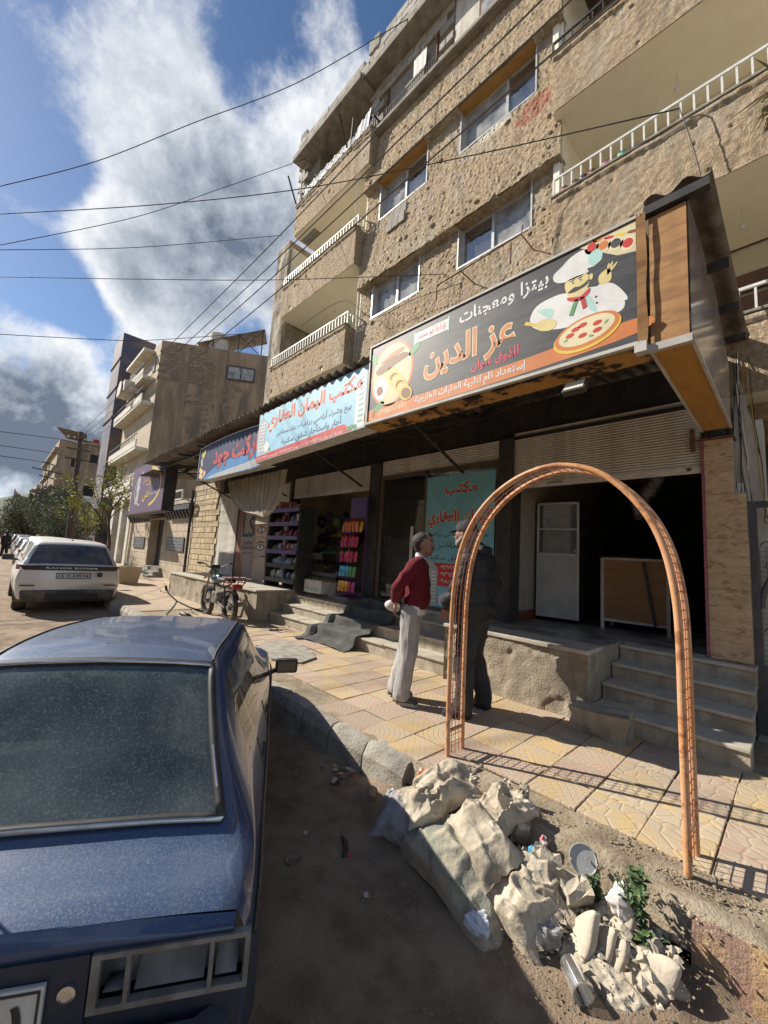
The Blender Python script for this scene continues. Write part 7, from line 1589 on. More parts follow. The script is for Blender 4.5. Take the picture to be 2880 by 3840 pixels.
def head_caps(h, lean=0.0):
    """head centred on h, facing +x; 23 cm tall"""
    x, y, z = h
    return [((x - .012, y, z + .025), .088, (x - .035, y, z + .02), .088), ((x + .01, y, z + .05), .080, (x + .02, y, z - .01), .072),
            ((x + .03, y, z - .01), .066, (x + .045, y, z - .07), .050), ((x + .055, y, z - .085), .030, (x + .062, y, z - .095), .028),
            ((x + .078, y, z + .035), .020, (x + .082, y, z + .02), .02), ((x + .088, y, z + .015), .010, (x + .110, y, z - .022), .013), ((x + .098, y + .010, z - .026), .009, (x + .098, y - .010, z - .026), .009),
            ((x + .082, y + .014, z - .056), .011, (x + .082, y - .014, z - .056), .011), ((x + .080, y + .012, z - .068), .011, (x + .080, y - .012, z - .068), .011),
            ((x + .058, y + .045, z + .005), .022, (x + .058, y + .045, z - .03), .02), ((x + .058, y - .045, z + .005), .022, (x + .058, y - .045, z - .03), .02),
            ((x - .012, y + .083, z + .012), .014, (x - .020, y + .083, z - .03), .010), ((x - .012, y - .083, z + .012), .014, (x - .020, y - .083, z - .03), .010)]
def hand_caps(w, d, side, curl=0.8, up=(0, 0, 1), sc=1.0):
    """palm and five bent fingers: wrist w, pointing along d; fingers curl towards 'curl axis' up x d"""
    w = Vector(w); d = Vector(d).normalized(); up = Vector(up); s = d.cross(up).normalized() * side; nrm = s.cross(d).normalized() * side
    c = []
    palm = w + d * .045 * sc
    for k in range(4): c.append((w + s * (k - 1.5) * .010 * sc, .015 * sc, w + d * .085 * sc + s * (k - 1.5) * .019 * sc, .0105 * sc))
    for k, (L, off) in enumerate(((.062, -1.5), (.074, -.5), (.069, .5), (.052, 1.5))):
        p = w + d * .088 * sc + s * off * .020 * sc; dirn = d.copy()
        for q in range(3):
            a = curl * (q + .6); v = (d * math.cos(a) + nrm * math.sin(a)).normalized(); r = (.0092 - .0010 * q) * sc
            e = p + v * L * (.42, .33, .25)[q] * sc; c.append((p, r, e, r * .92)); p = e
    b = w + d * .025 * sc - s * .026 * sc; m = b + (d * .55 - s * .75 + nrm * .25).normalized() * .038 * sc; t = m + (d * .8 - s * .25 + nrm * .5).normalized() * .030 * sc
    c += [(w + d * .02 * sc - s * .01 * sc, .014 * sc, b, .013 * sc), (b, .0125 * sc, m, .0105 * sc), (m, .0105 * sc, t, .009 * sc)]
    return c
def shoe(root, ank, toe_dir, mat, solem, name='shoe'):
    a = Vector(ank); d = Vector(toe_dir).normalized(); s = Vector((-d.y, d.x, 0))
    c = [(a + V3(0, 0, -.005), .050, a + V3(0, 0, -.04) - d * .01, .046), (a - d * .045 + V3(0, 0, -.045), .040, a + d * .05 + V3(0, 0, -.045), .046), (a + d * .05 + V3(0, 0, -.045), .046, a + d * .15 + V3(0, 0, -.055), .036), (a + d * .0 + V3(0, 0, -.01), .045, a + d * .10 + V3(0, 0, -.045), .040)]
    o = skin_piece(name, c, mat, root, .008, 3, cut=lambda v: v.z < .018)
    b = MB(); poly = []
    for k in range(24):
        t = 2 * math.pi * k / 24; x = math.cos(t); y = math.sin(t); L = .145 if x > 0 else .09; w = .050 * (1 - .18 * max(0, -x))
        poly.append(((a + d * (.045 + L * x) + s * w * y).x, (a + d * (.045 + L * x) + s * w * y).y))
    b.prism(poly, .002, .032); so = b.build('sole', solem, o, local=True)
    return o
def eyes(body, h, mat_iris=None):
    for s_ in (1, -1):
        b = MB(); blob(b, (h[0] + .076, h[1] + s_ * .030, h[2] + .012), .0115, 1, 8); e = b.build('eye', mk('eye_white', (0.7, 0.68, 0.64), rough=0.3), body, local=True, smooth=True)
        b = MB(); blob(b, (h[0] + .0845, h[1] + s_ * .0305, h[2] + .012), .005, 1, 6); b.build('iris', mk('eye_dark', (0.03, 0.018, 0.012), rough=0.2), body, local=True)
        b = MB(); b.tube([(h[0] + .080, h[1] + s_ * .013, h[2] + .034), (h[0] + .086, h[1] + s_ * .030, h[2] + .040), (h[0] + .074, h[1] + s_ * .048, h[2] + .034)], .0045, 6); b.build('eyebrow', M_hair, body, local=True)
# ---------------------------------------------------------------- man in the maroon sweater
def red_man():
    p = thing('person', 'man in a maroon sweater and pale trousers with hands clasped behind his back', 'person', (-2.86, 3.27, SIDE), R(36))
    h = (.085, 0, 1.625)
    hip = lambda s: (-.005, s * .085, .90)
    kn = {-1: (-.015, -.10, .50), 1: (-.065, .10, .50)}; an = {-1: (-.075, -.105, .085), 1: (-.16, .105, .085)}
    sh = lambda s: (.015, s * .165, 1.405); el = {-1: (-.145, -.235, 1.165), 1: (-.145, .225, 1.165)}; wr = {-1: (-.185, -.085, 1.0), 1: (-.185, .07, 1.01)}
    core = [((.0, -.06, .95), .095, (.0, .06, .95), .095), ((.0, 0, .98), .10, (.03, 0, 1.30), .115), ((.03, -.09, 1.36), .075, (.03, .09, 1.36), .075), ((.03, 0, 1.40), .06, (.055, 0, 1.53), .052), ((.04, 0, 1.46), .055, (.068, 0, 1.56), .055)] + head_caps(h)
    for s in (-1, 1):
        core += [(hip(s), .075, kn[s], .055), (kn[s], .055, an[s], .036), (an[s], .036, (an[s][0] + .09, an[s][1], .05), .03), (sh(s), .055, el[s], .042), (el[s], .042, wr[s], .030)]
    core += [((.04, -.08, 1.38), .06, sh(-1), .05), ((.04, .08, 1.38), .06, sh(1), .05)]
    core += hand_caps(wr[-1], (-.10, .10, -.9), -1, .55, up=(1, 0, 0)) + hand_caps(wr[1], (-.35, -.4, -.75), 1, .9, up=(1, 0, 0))
    body = skin_piece('body', core, M_skin, p, .0078, 3)
    eyes(body, h)
    # sweater
    sw = [((.03, -.085, 1.345), .115, (.03, .085, 1.345), .115), ((.035, -.06, 1.20), .130, (.035, .06, 1.20), .130), ((.04, -.055, 1.06), .128, (.04, .055, 1.06), .128), ((.03, -.055, .99), .118, (.03, .055, .99), .118), ((.03, 0, 1.40), .085, (.036, 0, 1.45), .072)]
    for s in (-1, 1): sw += [((.03, s * .085, 1.345), .115, (.035, s * .06, 1.05), .128), ((.045, s * .05, 1.425), .07, sh(s), .072), (sh(s), .075, el[s], .063), (el[s], .066, (wr[s][0] * .95 + el[s][0] * .05, wr[s][1], wr[s][2] + .03), .047)]
    skin_piece('sweater', sw, M_sweater, p, .010, 4, wrinkle=.010, wsc=(8, 8, 5), seed=2, cut=lambda v: v.z < .945 and v.x > -.10 and abs(v.y) < .2 or v.z > 1.468 and abs(v.y) < .09)
    sh_ = [((.02, -.055, .965), .118, (.02, .055, .965), .118), ((.02, -.055, .92), .116, (.02, .055, .92), .116)]
    skin_piece('shirt_tail', sh_, M_shirt, p, .012, 3, wrinkle=.006, cut=lambda v: v.z > .99 or v.z < .89)
    b = MB(); P = []
    for k in range(25):
        t = 2 * math.pi * k / 24; P.append([(.045 + .066 * math.cos(t) + .012, .070 * math.sin(t), 1.455 - .035 * math.cos(t)), (.054 + .060 * math.cos(t) + .012, .064 * math.sin(t), 1.505 - .035 * math.cos(t)), (.048 + .070 * math.cos(t) + .012, .074 * math.sin(t), 1.470 - .04 * math.cos(t))])
    b.grid(P); b.build('collar', M_shirt, p, local=True, smooth=True)
    tr = [((-.005, -.06, .93), .118, (-.005, .06, .93), .118)]
    for s in (-1, 1): tr += [((-.01, s * .075, .90), .108, (kn[s][0] - .0, kn[s][1], kn[s][2]), .082), (kn[s], .082, (an[s][0] + .005, an[s][1], .12), .079), ((an[s][0] + .01, an[s][1], .12), .083, (an[s][0] + .01, an[s][1], .09), .086)]
    skin_piece('trousers', tr, M_trous, p, .0095, 2, wrinkle=.012, wsc=(10, 10, 3.2), seed=5, cut=lambda v: v.z < .045 or v.z > 1.0)
    shoe(p, an[-1], (.97, -.22, 0), M_shoe, M_sole); shoe(p, an[1], (.97, .22, 0), M_shoe, M_sole)
    x, y, z = h
    hr = [((x - .018, 0, z + .042), .092, (x - .045, 0, z + .03), .092), ((x + .025, 0, z + .072), .060, (x - .03, 0, z + .06), .075), ((x - .055, 0, z - .01), .070, (x - .05, 0, z - .05), .058)]
    skin_piece('hair', hr, M_hair, p, .008, 2, wrinkle=.002, wsc=(50, 50, 50), cut=lambda v: v.x > x + .078 - .35 * max(0, z + .085 - v.z) - .0 and v.z < z + .10 or v.x > x - .005 and v.z < z + .055 or v.z < z - .085)
    b = MB(); b.tube([(x + .090, -.028, z - .050), (x + .100, -.012, z - .043), (x + .102, 0, z - .041), (x + .100, .012, z - .043), (x + .090, .028, z - .050)], [.004, .007, .006, .007, .004], 7); b.build('moustache', M_hair, p, local=True, smooth=True)
    return p
# ---------------------------------------------------------------- man in the black puffer jacket
def black_man():
    p = thing('person', 'man in a black puffer jacket and cap standing behind the orange arch', 'person', (-2.27, 3.53, SIDE), R(192)); p.scale = (1.05, 1.10, 1.03)
    h = (.13, .0, 1.69)
    kn = {-1: (.05, -.14, .52), 1: (.04, .12, .52)}; an = {-1: (-.04, -.20, .085), 1: (.02, .15, .085)}
    sh = lambda s: (.0, s * .19, 1.46); el = {-1: (-.06, -.30, 1.20), 1: (.02, .30, 1.20)}; wr = {-1: (.10, -.28, .98), 1: (.19, .24, .99)}
    core = [((.0, -.06, .97), .10, (.0, .06, .97), .10), ((.0, 0, 1.0), .11, (.0, 0, 1.35), .125), ((.0, -.09, 1.42), .08, (.0, .09, 1.42), .08), ((.0, 0, 1.46), .06, (.09, 0, 1.60), .056)] + head_caps(h)
    for s in (-1, 1): core += [((0, s * .09, .94), .08, kn[s], .058), (kn[s], .058, an[s], .038), (an[s], .038, (an[s][0] + .09, an[s][1], .05), .03), (sh(s), .055, el[s], .045), (el[s], .045, wr[s], .031), ((0, s * .08, 1.44), .06, sh(s), .05)]
    core += hand_caps(wr[1], (.25, -.1, -.9), 1, .5, up=(0, 1, 0)) + hand_caps(wr[-1], (.3, .1, -.9), -1, .5, up=(0, 1, 0))
    body = skin_piece('body', core, M_skin, p, .0078, 3); eyes(body, h)
    jk = [((-.01, -.10, 1.40), .145, (-.01, .10, 1.40), .145), ((.0, -.09, 1.22), .165, (.0, .09, 1.22), .165), ((.01, -.09, 1.02), .165, (.01, .09, 1.02), .165), ((.01, -.085, .94), .155, (.01, .085, .94), .155), ((-.02, 0, 1.47), .10, (.0, 0, 1.55), .085), ((-.07, -.05, 1.52), .065, (-.07, .05, 1.52), .065)]
    for s in (-1, 1): jk += [((-.01, s * .10, 1.40), .145, (.01, s * .09, .95), .160), ((0, s * .07, 1.46), .10, sh(s), .095), (sh(s), .100, el[s], .088), (el[s], .088, (wr[s][0] * .9 + el[s][0] * .1, wr[s][1], wr[s][2] + .03), .062)]
    skin_piece('puffer_jacket', jk, M_puff, p, .0115, 3, wrinkle=.006, wsc=(10, 10, 10), quilt=(.115, .015), seed=9, cut=lambda v: v.z < .855 or (v.z > 1.565 and v.x > -.02))
    tr = [((0, -.065, .93), .13, (0, .065, .93), .13)]
    for s in (-1, 1): tr += [((0, s * .085, .91), .115, kn[s], .088), (kn[s], .088, (an[s][0] + .0, an[s][1], .12), .078), ((an[s][0] + .01, an[s][1], .12), .080, (an[s][0] + .01, an[s][1], .09), .080)]
    skin_piece('trousers', tr, M_blkt, p, .0115, 3, wrinkle=.010, wsc=(7, 7, 6), seed=6, cut=lambda v: v.z < .045)
    shoe(p, an[-1], (.93, -.35, 0), M_cap, M_cap); shoe(p, an[1], (.95, .3, 0), M_cap, M_cap)
    x, y, z = h
    cp = [((x - .012, 0, z + .045), .100, (x - .035, 0, z + .04), .100), ((x + .02, 0, z + .07), .075, (x - .03, 0, z + .075), .085)]
    def brim(mb): mb.add([(x + .06, -.07, z + .045), (x + .12, -.06, z + .03), (x + .165, -.03, z + .02), (x + .172, 0, z + .02), (x + .165, .03, z + .02), (x + .12, .06, z + .03), (x + .06, .07, z + .045)] + [(a, b_, c_ + .012) for a, b_, c_ in ((x + .06, -.07, z + .045), (x + .12, -.06, z + .03), (x + .165, -.03, z + .02), (x + .172, 0, z + .02), (x + .165, .03, z + .02), (x + .12, .06, z + .03), (x + .06, .07, z + .045))], [(6, 5, 4, 3, 2, 1, 0), (7, 8, 9, 10, 11, 12, 13)] + [(i, (i + 1) % 7, 7 + (i + 1) % 7, 7 + i) for i in range(7)])
    skin_piece('cap', cp, M_cap, p, .007, 3, extra=brim, cut=lambda v: v.z < z + .030 and v.x < x + .075)
    hr = [((x - .05, 0, z - .0), .074, (x - .045, 0, z - .05), .062)]
    skin_piece('hair', hr, M_beard, p, .008, 2, cut=lambda v: v.x > x - .02 or v.z > z + .045)
    bd = [((x + .03, 0, z - .06), .060, (x + .052, 0, z - .085), .045), ((x + .0, .05, z - .04), .035, (x + .04, .03, z - .08), .035), ((x + .0, -.05, z - .04), .035, (x + .04, -.03, z - .08), .035)]
    skin_piece('beard', bd, M_beard, p, .008, 2, wrinkle=.002, wsc=(50, 50, 50), cut=lambda v: v.z > z - .045 and v.x > x + .06 or v.x > x + .088)
    return p
red_man(); black_man()
flush()
b = MB(); blob(b, (0, 0, 0), .075, 3, 14, (1.15, .9, .75)); o = b.build('cloth_bundle', mk('white_paper_bundle', (0.66, 0.63, 0.60), (0.42, 0.16, 0.14), sc=9, rough=0.85, th=(.60, .66), bump=.6, bsc=22), smooth=True)
o.location = (-3.045, 3.135, SIDE + .955); o.rotation_euler = (0, .3, .6); tag(o, 'white crumpled bundle held behind the back of the man in maroon', 'bundle')
# a pedestrian far down the street
s = thing('person', 'tiny figure in black walking far down the street by the parked cars', 'person', (-38, .62, .155), R(20))
bc = capsules([((0, 0, .9), .16, (0, 0, 1.35), .19), ((0, .09, .85), .12, (.08, .1, .08), .08), ((0, -.09, .85), .12, (-.1, -.1, .08), .08), ((0, .2, 1.35), .08, (.05, .24, .85), .06), ((0, -.2, 1.35), .08, (.05, -.24, .85), .06), ((0, 0, 1.45), .07, (.02, 0, 1.58), .07), ((.02, 0, 1.62), .1, (.02, 0, 1.68), .1)], 8)
bc.build('body', M_puff, s, local=True, smooth=True)

# ------------------------------------------------------------------ orange arch with wire mesh
M_orange = mk('faded_orange_paint', (0.54, 0.245, 0.095), (0.56, 0.31, 0.17), sc=3.0, rough=0.6, c3=(0.27, 0.10, 0.04), sc3=14, amt3=0.75, th3=(.53, .60), bump=.15, bsc=60, det=9)
M_orwire = mk('orange_wire', (0.34, 0.13, 0.07), (0.22, 0.09, 0.055), sc=20, rough=0.7)
ARCH = thing('wire_arch', 'tall orange pipe arch with a strip of wire mesh on the pavement', 'arch', (-1.17, 2.74, SIDE))
prof = [(-1.905, .10), (-1.915, .6), (-1.915, 1.20), (-1.90, 1.45), (-1.865, 1.66), (-1.80, 1.84), (-1.70, 2.00), (-1.57, 2.13), (-1.42, 2.225), (-1.27, 2.28), (-1.12, 2.30), (-.97, 2.275), (-.84, 2.22), (-.73, 2.13), (-.63, 2.01), (-.555, 1.88), (-.50, 1.72), (-.465, 1.52), (-.45, 1.30), (-.445, .9), (-.440, .5), (-.435, .10)]
def cr_curve(pts, n=5):
    out = []
    for i in range(len(pts) - 1):
        p0, p1, p2, p3 = pts[max(i - 1, 0)], pts[i], pts[i + 1], pts[min(i + 2, len(pts) - 1)]
        for k in range(n):
            t = k / n; out.append(tuple(.5 * (2 * p1[a] + (p2[a] - p0[a]) * t + (2 * p0[a] - 5 * p1[a] + 4 * p2[a] - p3[a]) * t * t + (3 * p1[a] - p0[a] - 3 * p2[a] + p3[a]) * t ** 3) for a in range(len(p1))))
    out.append(pts[-1]); return out
curve = cr_curve(prof, 5)
def ypos(k, back): u = k / (len(curve) - 1); return (2.655 + .19 * back) - .02 * u + (.03 * u if back else 0)
for back in (0, 1):
    b = MB(); b.tube([(x + .0 * back, ypos(k, back), z) for k, (x, z) in enumerate(curve)], .0185, 10); b.build('pipe', M_orange, ARCH, smooth=True)
# lengthwise wires and cross wires
S = [0]
for a, c in zip(curve, curve[1:]): S.append(S[-1] + math.hypot(c[0] - a[0], c[1] - a[1]))
def at_s(s_):
    i = max(0, min(len(S) - 2, int(np.searchsorted(S, s_) - 1))); t = (s_ - S[i]) / (S[i + 1] - S[i]); return tuple(curve[i][a] * (1 - t) + curve[i + 1][a] * t for a in (0, 1)), i + t
for q in (.25, .5, .75):
    b = MB(); b.tube([(x, ypos(k, 0) * (1 - q) + ypos(k, 1) * q, z) for k, (x, z) in enumerate(curve)], .0028, 5); b.build('long_wire', M_orwire, ARCH)
s_ = .14
while s_ < S[-1] - .1:
    (x, z), k = at_s(s_); b = MB(); b.tube([(x, ypos(k, 0) - .012, z), (x, ypos(k, 1) + .03, z)], .0026, 5); b.build('cross_wire', M_orwire, ARCH); s_ += .052
for x in (-1.91, -.438): b = MB(); b.tube([(x, ypos(0, 0), .33), (x, ypos(0, 1), .33)], .012, 8); b.build('rung', M_orange, ARCH)
# ------------------------------------------------------------------ heap of sandbags and rubble along the kerb
M_sack = [mk('beige_sack', (0.54, 0.475, 0.37), (0.40, 0.34, 0.255), sc=8, rough=0.95, bump=0.7, bsc=34, c3=(0.21, 0.18, 0.14), sc3=6, amt3=0.65, th3=(.51, .60), rand=.14, bdist=.012, det=9), mk('sun_and_shade_sack', (0.19, 0.21, 0.17), (0.26, 0.26, 0.21), sc=5, rough=0.95, bump=0.7, bsc=34, bdist=.012, c3=(0.46, 0.395, 0.295), sc3=2.2, amt3=0.9, th3=(.44, .52)), mk('lilac_sack', (0.33, 0.31, 0.32), (0.26, 0.245, 0.255), sc=7, rough=0.95, bump=0.7, bsc=34, bdist=.012, c3=(0.15, 0.14, 0.15), sc3=7, amt3=.6)]  # second sack: tan sunlit and grey green shaded tones put in the colour
def ridge(p, k=3.0): return max(0.0, 1 - abs(mnoise.noise(p)) * 2.4) ** k
def sack(label, c, dims, rot, seed, mat, fold=0.05, mouth=None, bend=0.0, nu=58, nv=40):
    """a half filled woven bag: two sheets sewn at the rim, pinched corners, sharp folds, an optional torn mouth"""
    off = Vector((seed * 3.7, seed * 1.3, seed * .7)); a, b_, T = dims; mb = MB(); rr = random.Random(seed)
    jag = [rr.uniform(-1, 1) for _ in range(nv + 1)]
    for top in (1, -1):
        P = []
        for i in range(nu + 1):
            u = i / nu * 2 - 1; row = []
            for j in range(nv + 1):
                v = j / nv * 2 - 1
                x = a * u * (1 - .10 * (1 - v * v) * abs(u) ** 2); y = b_ * v * (1 - .12 * (1 - u * u) * abs(v) ** 2)
                x += a * .10 * mnoise.noise(Vector((u * 1.3, v * 1.3, 0)) + off); y += b_ * .14 * mnoise.noise(Vector((u * 1.3, v * 1.3, 5)) + off)
                full = max(0, (1 - abs(u) ** 3.2)) ** .6 * max(0, (1 - abs(v) ** 3.2)) ** .6
                if mouth and u * mouth > .35: full *= 1 - .55 * min(1, (u * mouth - .35) / .65)
                z = T * (.95 if top > 0 else .55) * full * (.8 + .5 * mnoise.noise(Vector((u * 1.2, v * 1.2, 9)) + off))
                q = Vector((u * a / b_, v, top * .5))
                cr = ridge(Vector((q.x * .7, q.y * 2.0, 1)) + off, 2.5) + .7 * ridge(Vector((q.x * 1.7, q.y * .8, 4)) + off, 2.5) + .22 * ridge(Vector((q.x * 2.2, q.y * 3.6, 7)) + off, 2)
                z += T * fold * 5.0 * (cr - .45) * (.35 + .65 * full) * (.35 + .65 * (1 - full * .4))
                z *= top
                rim = max(abs(u), abs(v))
                if rim > .86: z = z * (1 - (rim - .86) / .14) + T * .22 * (rim - .86) / .14 * mnoise.noise(Vector((u * 5, v * 5, 2)) + off)
                if mouth and u * mouth > .8:
                    w = (u * mouth - .8) / .2; x += mouth * a * .10 * jag[j] * w; z += top * T * .30 * w * (1 - v * v) + T * .35 * w * mnoise.noise(Vector((v * 3, 3, top * .2)) + off)
                z += -bend * (u * u) * a * 1.0 - bend * .6 * v * v * b_
                row.append((x, y, z))
            P.append(row if top > 0 else row[::-1])
        mb.grid(P)
    o = mb.build('sandbag', mat, smooth=True); o.location = c; o.rotation_euler = rot
    return tag(o, label, 'sandbag', 'sandbags along the kerb')
A = sack
A('long sandbag in painted tan sun and grey green shade at the bottom of the heap beside the blue paper', (-1.36, 1.985, .045), (.39, .19, .135), (.42, .06, -.20), 2, M_sack[1], fold=.05, bend=.25)
A('lilac grey woven sandbag at the far end of the heap', (-1.715, 2.02, .03), (.19, .16, .14), (.35, .25, .45), 3, M_sack[2], fold=.05, bend=.2)
A('beige crumpled sandbag on top of the heap, nearest the left arch leg', (-1.60, 2.20, .20), (.23, .16, .12), (.25, -.45, .75), 5, M_sack[0], fold=.09, mouth=1, bend=.25)
A('small beige sandbag slumped on the lilac one', (-1.60, 2.06, .165), (.15, .12, .08), (.45, .35, 1.3), 8, M_sack[0], fold=.09, mouth=1, bend=.35)
A('flat printed beige sandbag lying across the middle of the heap', (-1.27, 2.07, .175), (.24, .135, .075), (.45, .10, -.42), 11, M_sack[0], fold=.055, bend=.2)
A('open beige sandbag with crumpled mouth behind the printed one', (-1.27, 2.29, .20), (.18, .14, .12), (.25, -.55, 1.15), 14, M_sack[0], fold=.10, mouth=1, bend=.2)
A('burst tan sandbag frayed open beside the rubble', (-1.02, 2.03, .045), (.22, .17, .10), (.5, .05, -.25), 17, M_sack[0], fold=.09, mouth=1, bend=.3)
A('torn tan sack flap trailing towards the street', (-.93, 2.13, .085), (.17, .11, .07), (.5, .35, .5), 19, M_sack[0], fold=.10, mouth=1, bend=.4)
A('folded tan sack lying flat under the pale broken tiles', (-.68, 2.03, -.055), (.23, .09, .035), (.45, .0, -.25), 23, M_sack[0], fold=.10, mouth=-1, bend=.2)
# ---- stones
M_stone = mk('pale_limestone_rubble', (0.47, 0.42, 0.33), (0.38, 0.33, 0.25), sc=8, rough=0.9, bump=0.5, bsc=45, c3=(0.28, 0.235, 0.175), sc3=5, amt3=0.4)
def slab_stone(label, c, size, rot, seed, mat=M_stone):
    return rock('rubble_stone', size, seed, mat, c, rot, ang=.45, label=label, cat='stone', group='rubble along the kerb')
for k, (c, sz, rot, lb) in enumerate((
    ((-.965, 2.22, .10), (.13, .07, .19), (.5, .2, .3), 'tall flat pale rubble stone in front of the plastic disc'),
    ((-1.16, 2.33, .13), (.085, .07, .12), (.4, .2, .8), 'rounded disc like stone behind the printed sandbag'),
    ((-1.22, 2.36, .11), (.06, .05, .09), (.3, .1, .5), 'small dark rounded stone beside the disc like one'),
    ((-1.245, 2.55, .20), (.055, .05, .11), (.2, .1, .4), 'small upright stone behind the open sandbag'),
    ((-.80, 2.19, .07), (.12, .08, .15), (.5, -.2, .9), 'angular pale stone with a split face beside the plastic disc'),
    ((-.56, 2.27, .0), (.10, .07, .09), (.3, .3, .2), 'pale stone half buried under the green weed'),
    ((-.44, 2.17, -.05), (.12, .07, .10), (.5, .2, .5), 'pale stone leaning on the red kerb'),
    ((-.98, 1.98, -.03), (.08, .06, .10), (.2, .2, .9), 'brown stone beside the crumpled clear plastic'),
    ((-.84, 2.27, .06), (.14, .07, .06), (.3, .1, .5), 'flat stone under the plastic disc'))):
    slab_stone(lb, c, sz, rot, 40 + k)
rs = random.Random(77)
for k in range(34):
    x = rs.uniform(-1.25, -.42); y = 2.20 + rs.gauss(0, .075); q = rs.uniform(.018, .05)
    o = rock('rubble_stone', (q * rs.uniform(1, 1.8), q, q * rs.uniform(.5, 1)), 500 + k, rs.choice([M_stone, M_render, M_bed, M_conc, M_stone]), (x, y, .0 + max(0, .10 - abs(y - 2.24) * .6)), (rs.uniform(-.8, .8), rs.uniform(-.8, .8), rs.uniform(0, 6)), ang=.5, sub=0)
    tag(o, 'fist sized broken stone wedged between the bags and tiles of the heap', 'stone', 'small stones in the heap')
def tile_shard(label, c, w, h, t, rot, seed):
    """thick curved plate broken to a blunt point"""
    rr = random.Random(seed); out = smooth_poly([(-w * .5, 0), (w * .5, rr.uniform(-.01, .01)), (w * .55, h * .45), (w * rr.uniform(.1, .3), h * .86), (-w * rr.uniform(.05, .2), h), (-w * .45, h * .6)], 5); n = len(out)
    cx = sum(p[0] for p in out) / n; cz = sum(p[1] for p in out) / n; b = MB(); rings = []
    for s_, yy in ((.55, -.5), (.9, -.46), (1.0, -.3), (1.0, .3), (.9, .46), (.55, .5)):
        rings.append([(cx + (x - cx) * s_, yy * t + 1.1 * (x * x) + rr.uniform(-.0012, .0012), cz + (z - cz) * s_) for x, z in out])
    vs = [p for r_ in rings for p in r_]; fs = [tuple(range(n))[::-1], tuple(range(5 * n, 6 * n))]
    for a in range(5):
        for k in range(n): fs.append((a * n + k, a * n + (k + 1) % n, (a + 1) * n + (k + 1) % n, (a + 1) * n + k))
    b.add(vs, fs); o = b.build('tile_shard', M_tileshard, smooth=True, angle=55); clean(o); o.location = c; o.rotation_euler = rot
    return tag(o, label, 'tile shard', 'broken pale tiles in the heap')
M_tileshard = mk('pale_cast_stone', (0.54, 0.475, 0.37), (0.46, 0.40, 0.31), sc=6, rough=0.85, bump=0.25, bsc=70, c3=(0.33, 0.27, 0.20), sc3=4, amt3=0.35)
for k, (c, w, h, t, rot, lb) in enumerate((
    ((-.775, 2.05, -.08), .12, .23, .045, (-.45, .25, -.75), 'first upright broken pale tile next to the clear plastic'),
    ((-.715, 2.075, -.075), .11, .20, .03, (-.5, .35, -.70), 'second upright broken pale tile in the row of shards'),
    ((-.665, 2.09, -.08), .10, .18, .04, (-.5, .45, -.75), 'narrow third broken pale tile in the row of shards'),
    ((-.60, 2.08, -.085), .16, .27, .05, (-.75, .75, -.60), 'largest curved pale tile shard lying toward the street'),
    ((-.69, 2.20, -.0), .14, .20, .04, (-.6, .5, -.65), 'curved pale tile shard behind the row beside the white bag'))):
    tile_shard(lb, c, w, h, t, rot, 70 + k)
# ---- litter
def crumple(label, c, dims, seed, mat, name, cat, n=20, amp=.5, rot=(0, 0, 0)):
    P = []; off = Vector((seed * 5.1, 2.2, 1.7))
    for i in range(n + 1):
        th = math.pi * i / n; row = []
        for j in range(n + 1):
            f = 2 * math.pi * (j % n) / n; p = Vector((math.sin(th) * math.cos(f), math.sin(th) * math.sin(f), math.cos(th)))
            k = 1 + amp * mnoise.noise(p * 1.7 + off) + amp * .6 * (abs(mnoise.noise(p * 4 + off)) - .2); row.append((p.x * k * dims[0], p.y * k * dims[1], p.z * k * dims[2]))
        P.append(row)
    b = MB(); b.grid(P); o = b.build(name, mat); o.location = c; o.rotation_euler = rot; return tag(o, label, cat)
M_plast = mk('clear_plastic', (0.62, 0.62, 0.60), rough=0.25, trans=0.55, spec=0.6)
crumple('crumpled blue white paper lying on the dirt beside the long sandbag', (-1.105, 1.83, -.045), (.062, .05, .045), 1, mk('blue_white_paper', (0.52, 0.55, 0.66), (0.62, 0.62, 0.62), sc=20, rough=0.85), 'crumpled_paper', 'paper')
crumple('white plastic bag among the rubble beside the weed', (-.615, 2.225, .13), (.05, .045, .065), 2, mk('white_bag_plastic', (0.62, 0.60, 0.58), (0.5, 0.45, 0.43), sc=20, rough=0.35), 'plastic_bag', 'bag')
crumple('orange and red foil packet wedged behind the beige sandbag', (-1.80, 2.27, .13), (.06, .035, .10), 3, mk('orange_foil', (0.52, 0.14, 0.02), (0.40, 0.04, 0.03), sc=14, rough=0.25, c3=(.6, .6, .6), sc3=12, amt3=.8), 'foil_packet', 'packet', rot=(.2, .3, .3))
crumple('grey plastic bag beside the brown paper cup', (-1.93, 2.09, .03), (.055, .05, .06), 4, mk('grey_bag_plastic', (0.36, 0.38, 0.37), rough=0.35), 'plastic_bag', 'bag')
crumple('clear crumpled plastic beside the row of tile shards', (-.855, 2.0, -.02), (.055, .045, .06), 5, M_plast, 'crumpled_plastic', 'plastic')
crumple('red and white wrapper behind the disc like stone', (-1.02, 2.33, .14), (.02, .014, .03), 6, mk('red_wrapper', (0.55, 0.10, 0.12), (0.65, 0.6, 0.6), sc=40, rough=0.4), 'wrapper', 'wrapper')
crumple('bright blue scrap beside the burst sandbag', (-1.03, 2.22, .13), (.022, .012, .026), 7, mk('blue_scrap', (0.10, 0.36, 0.55), rough=0.5), 'plastic_scrap', 'scrap')
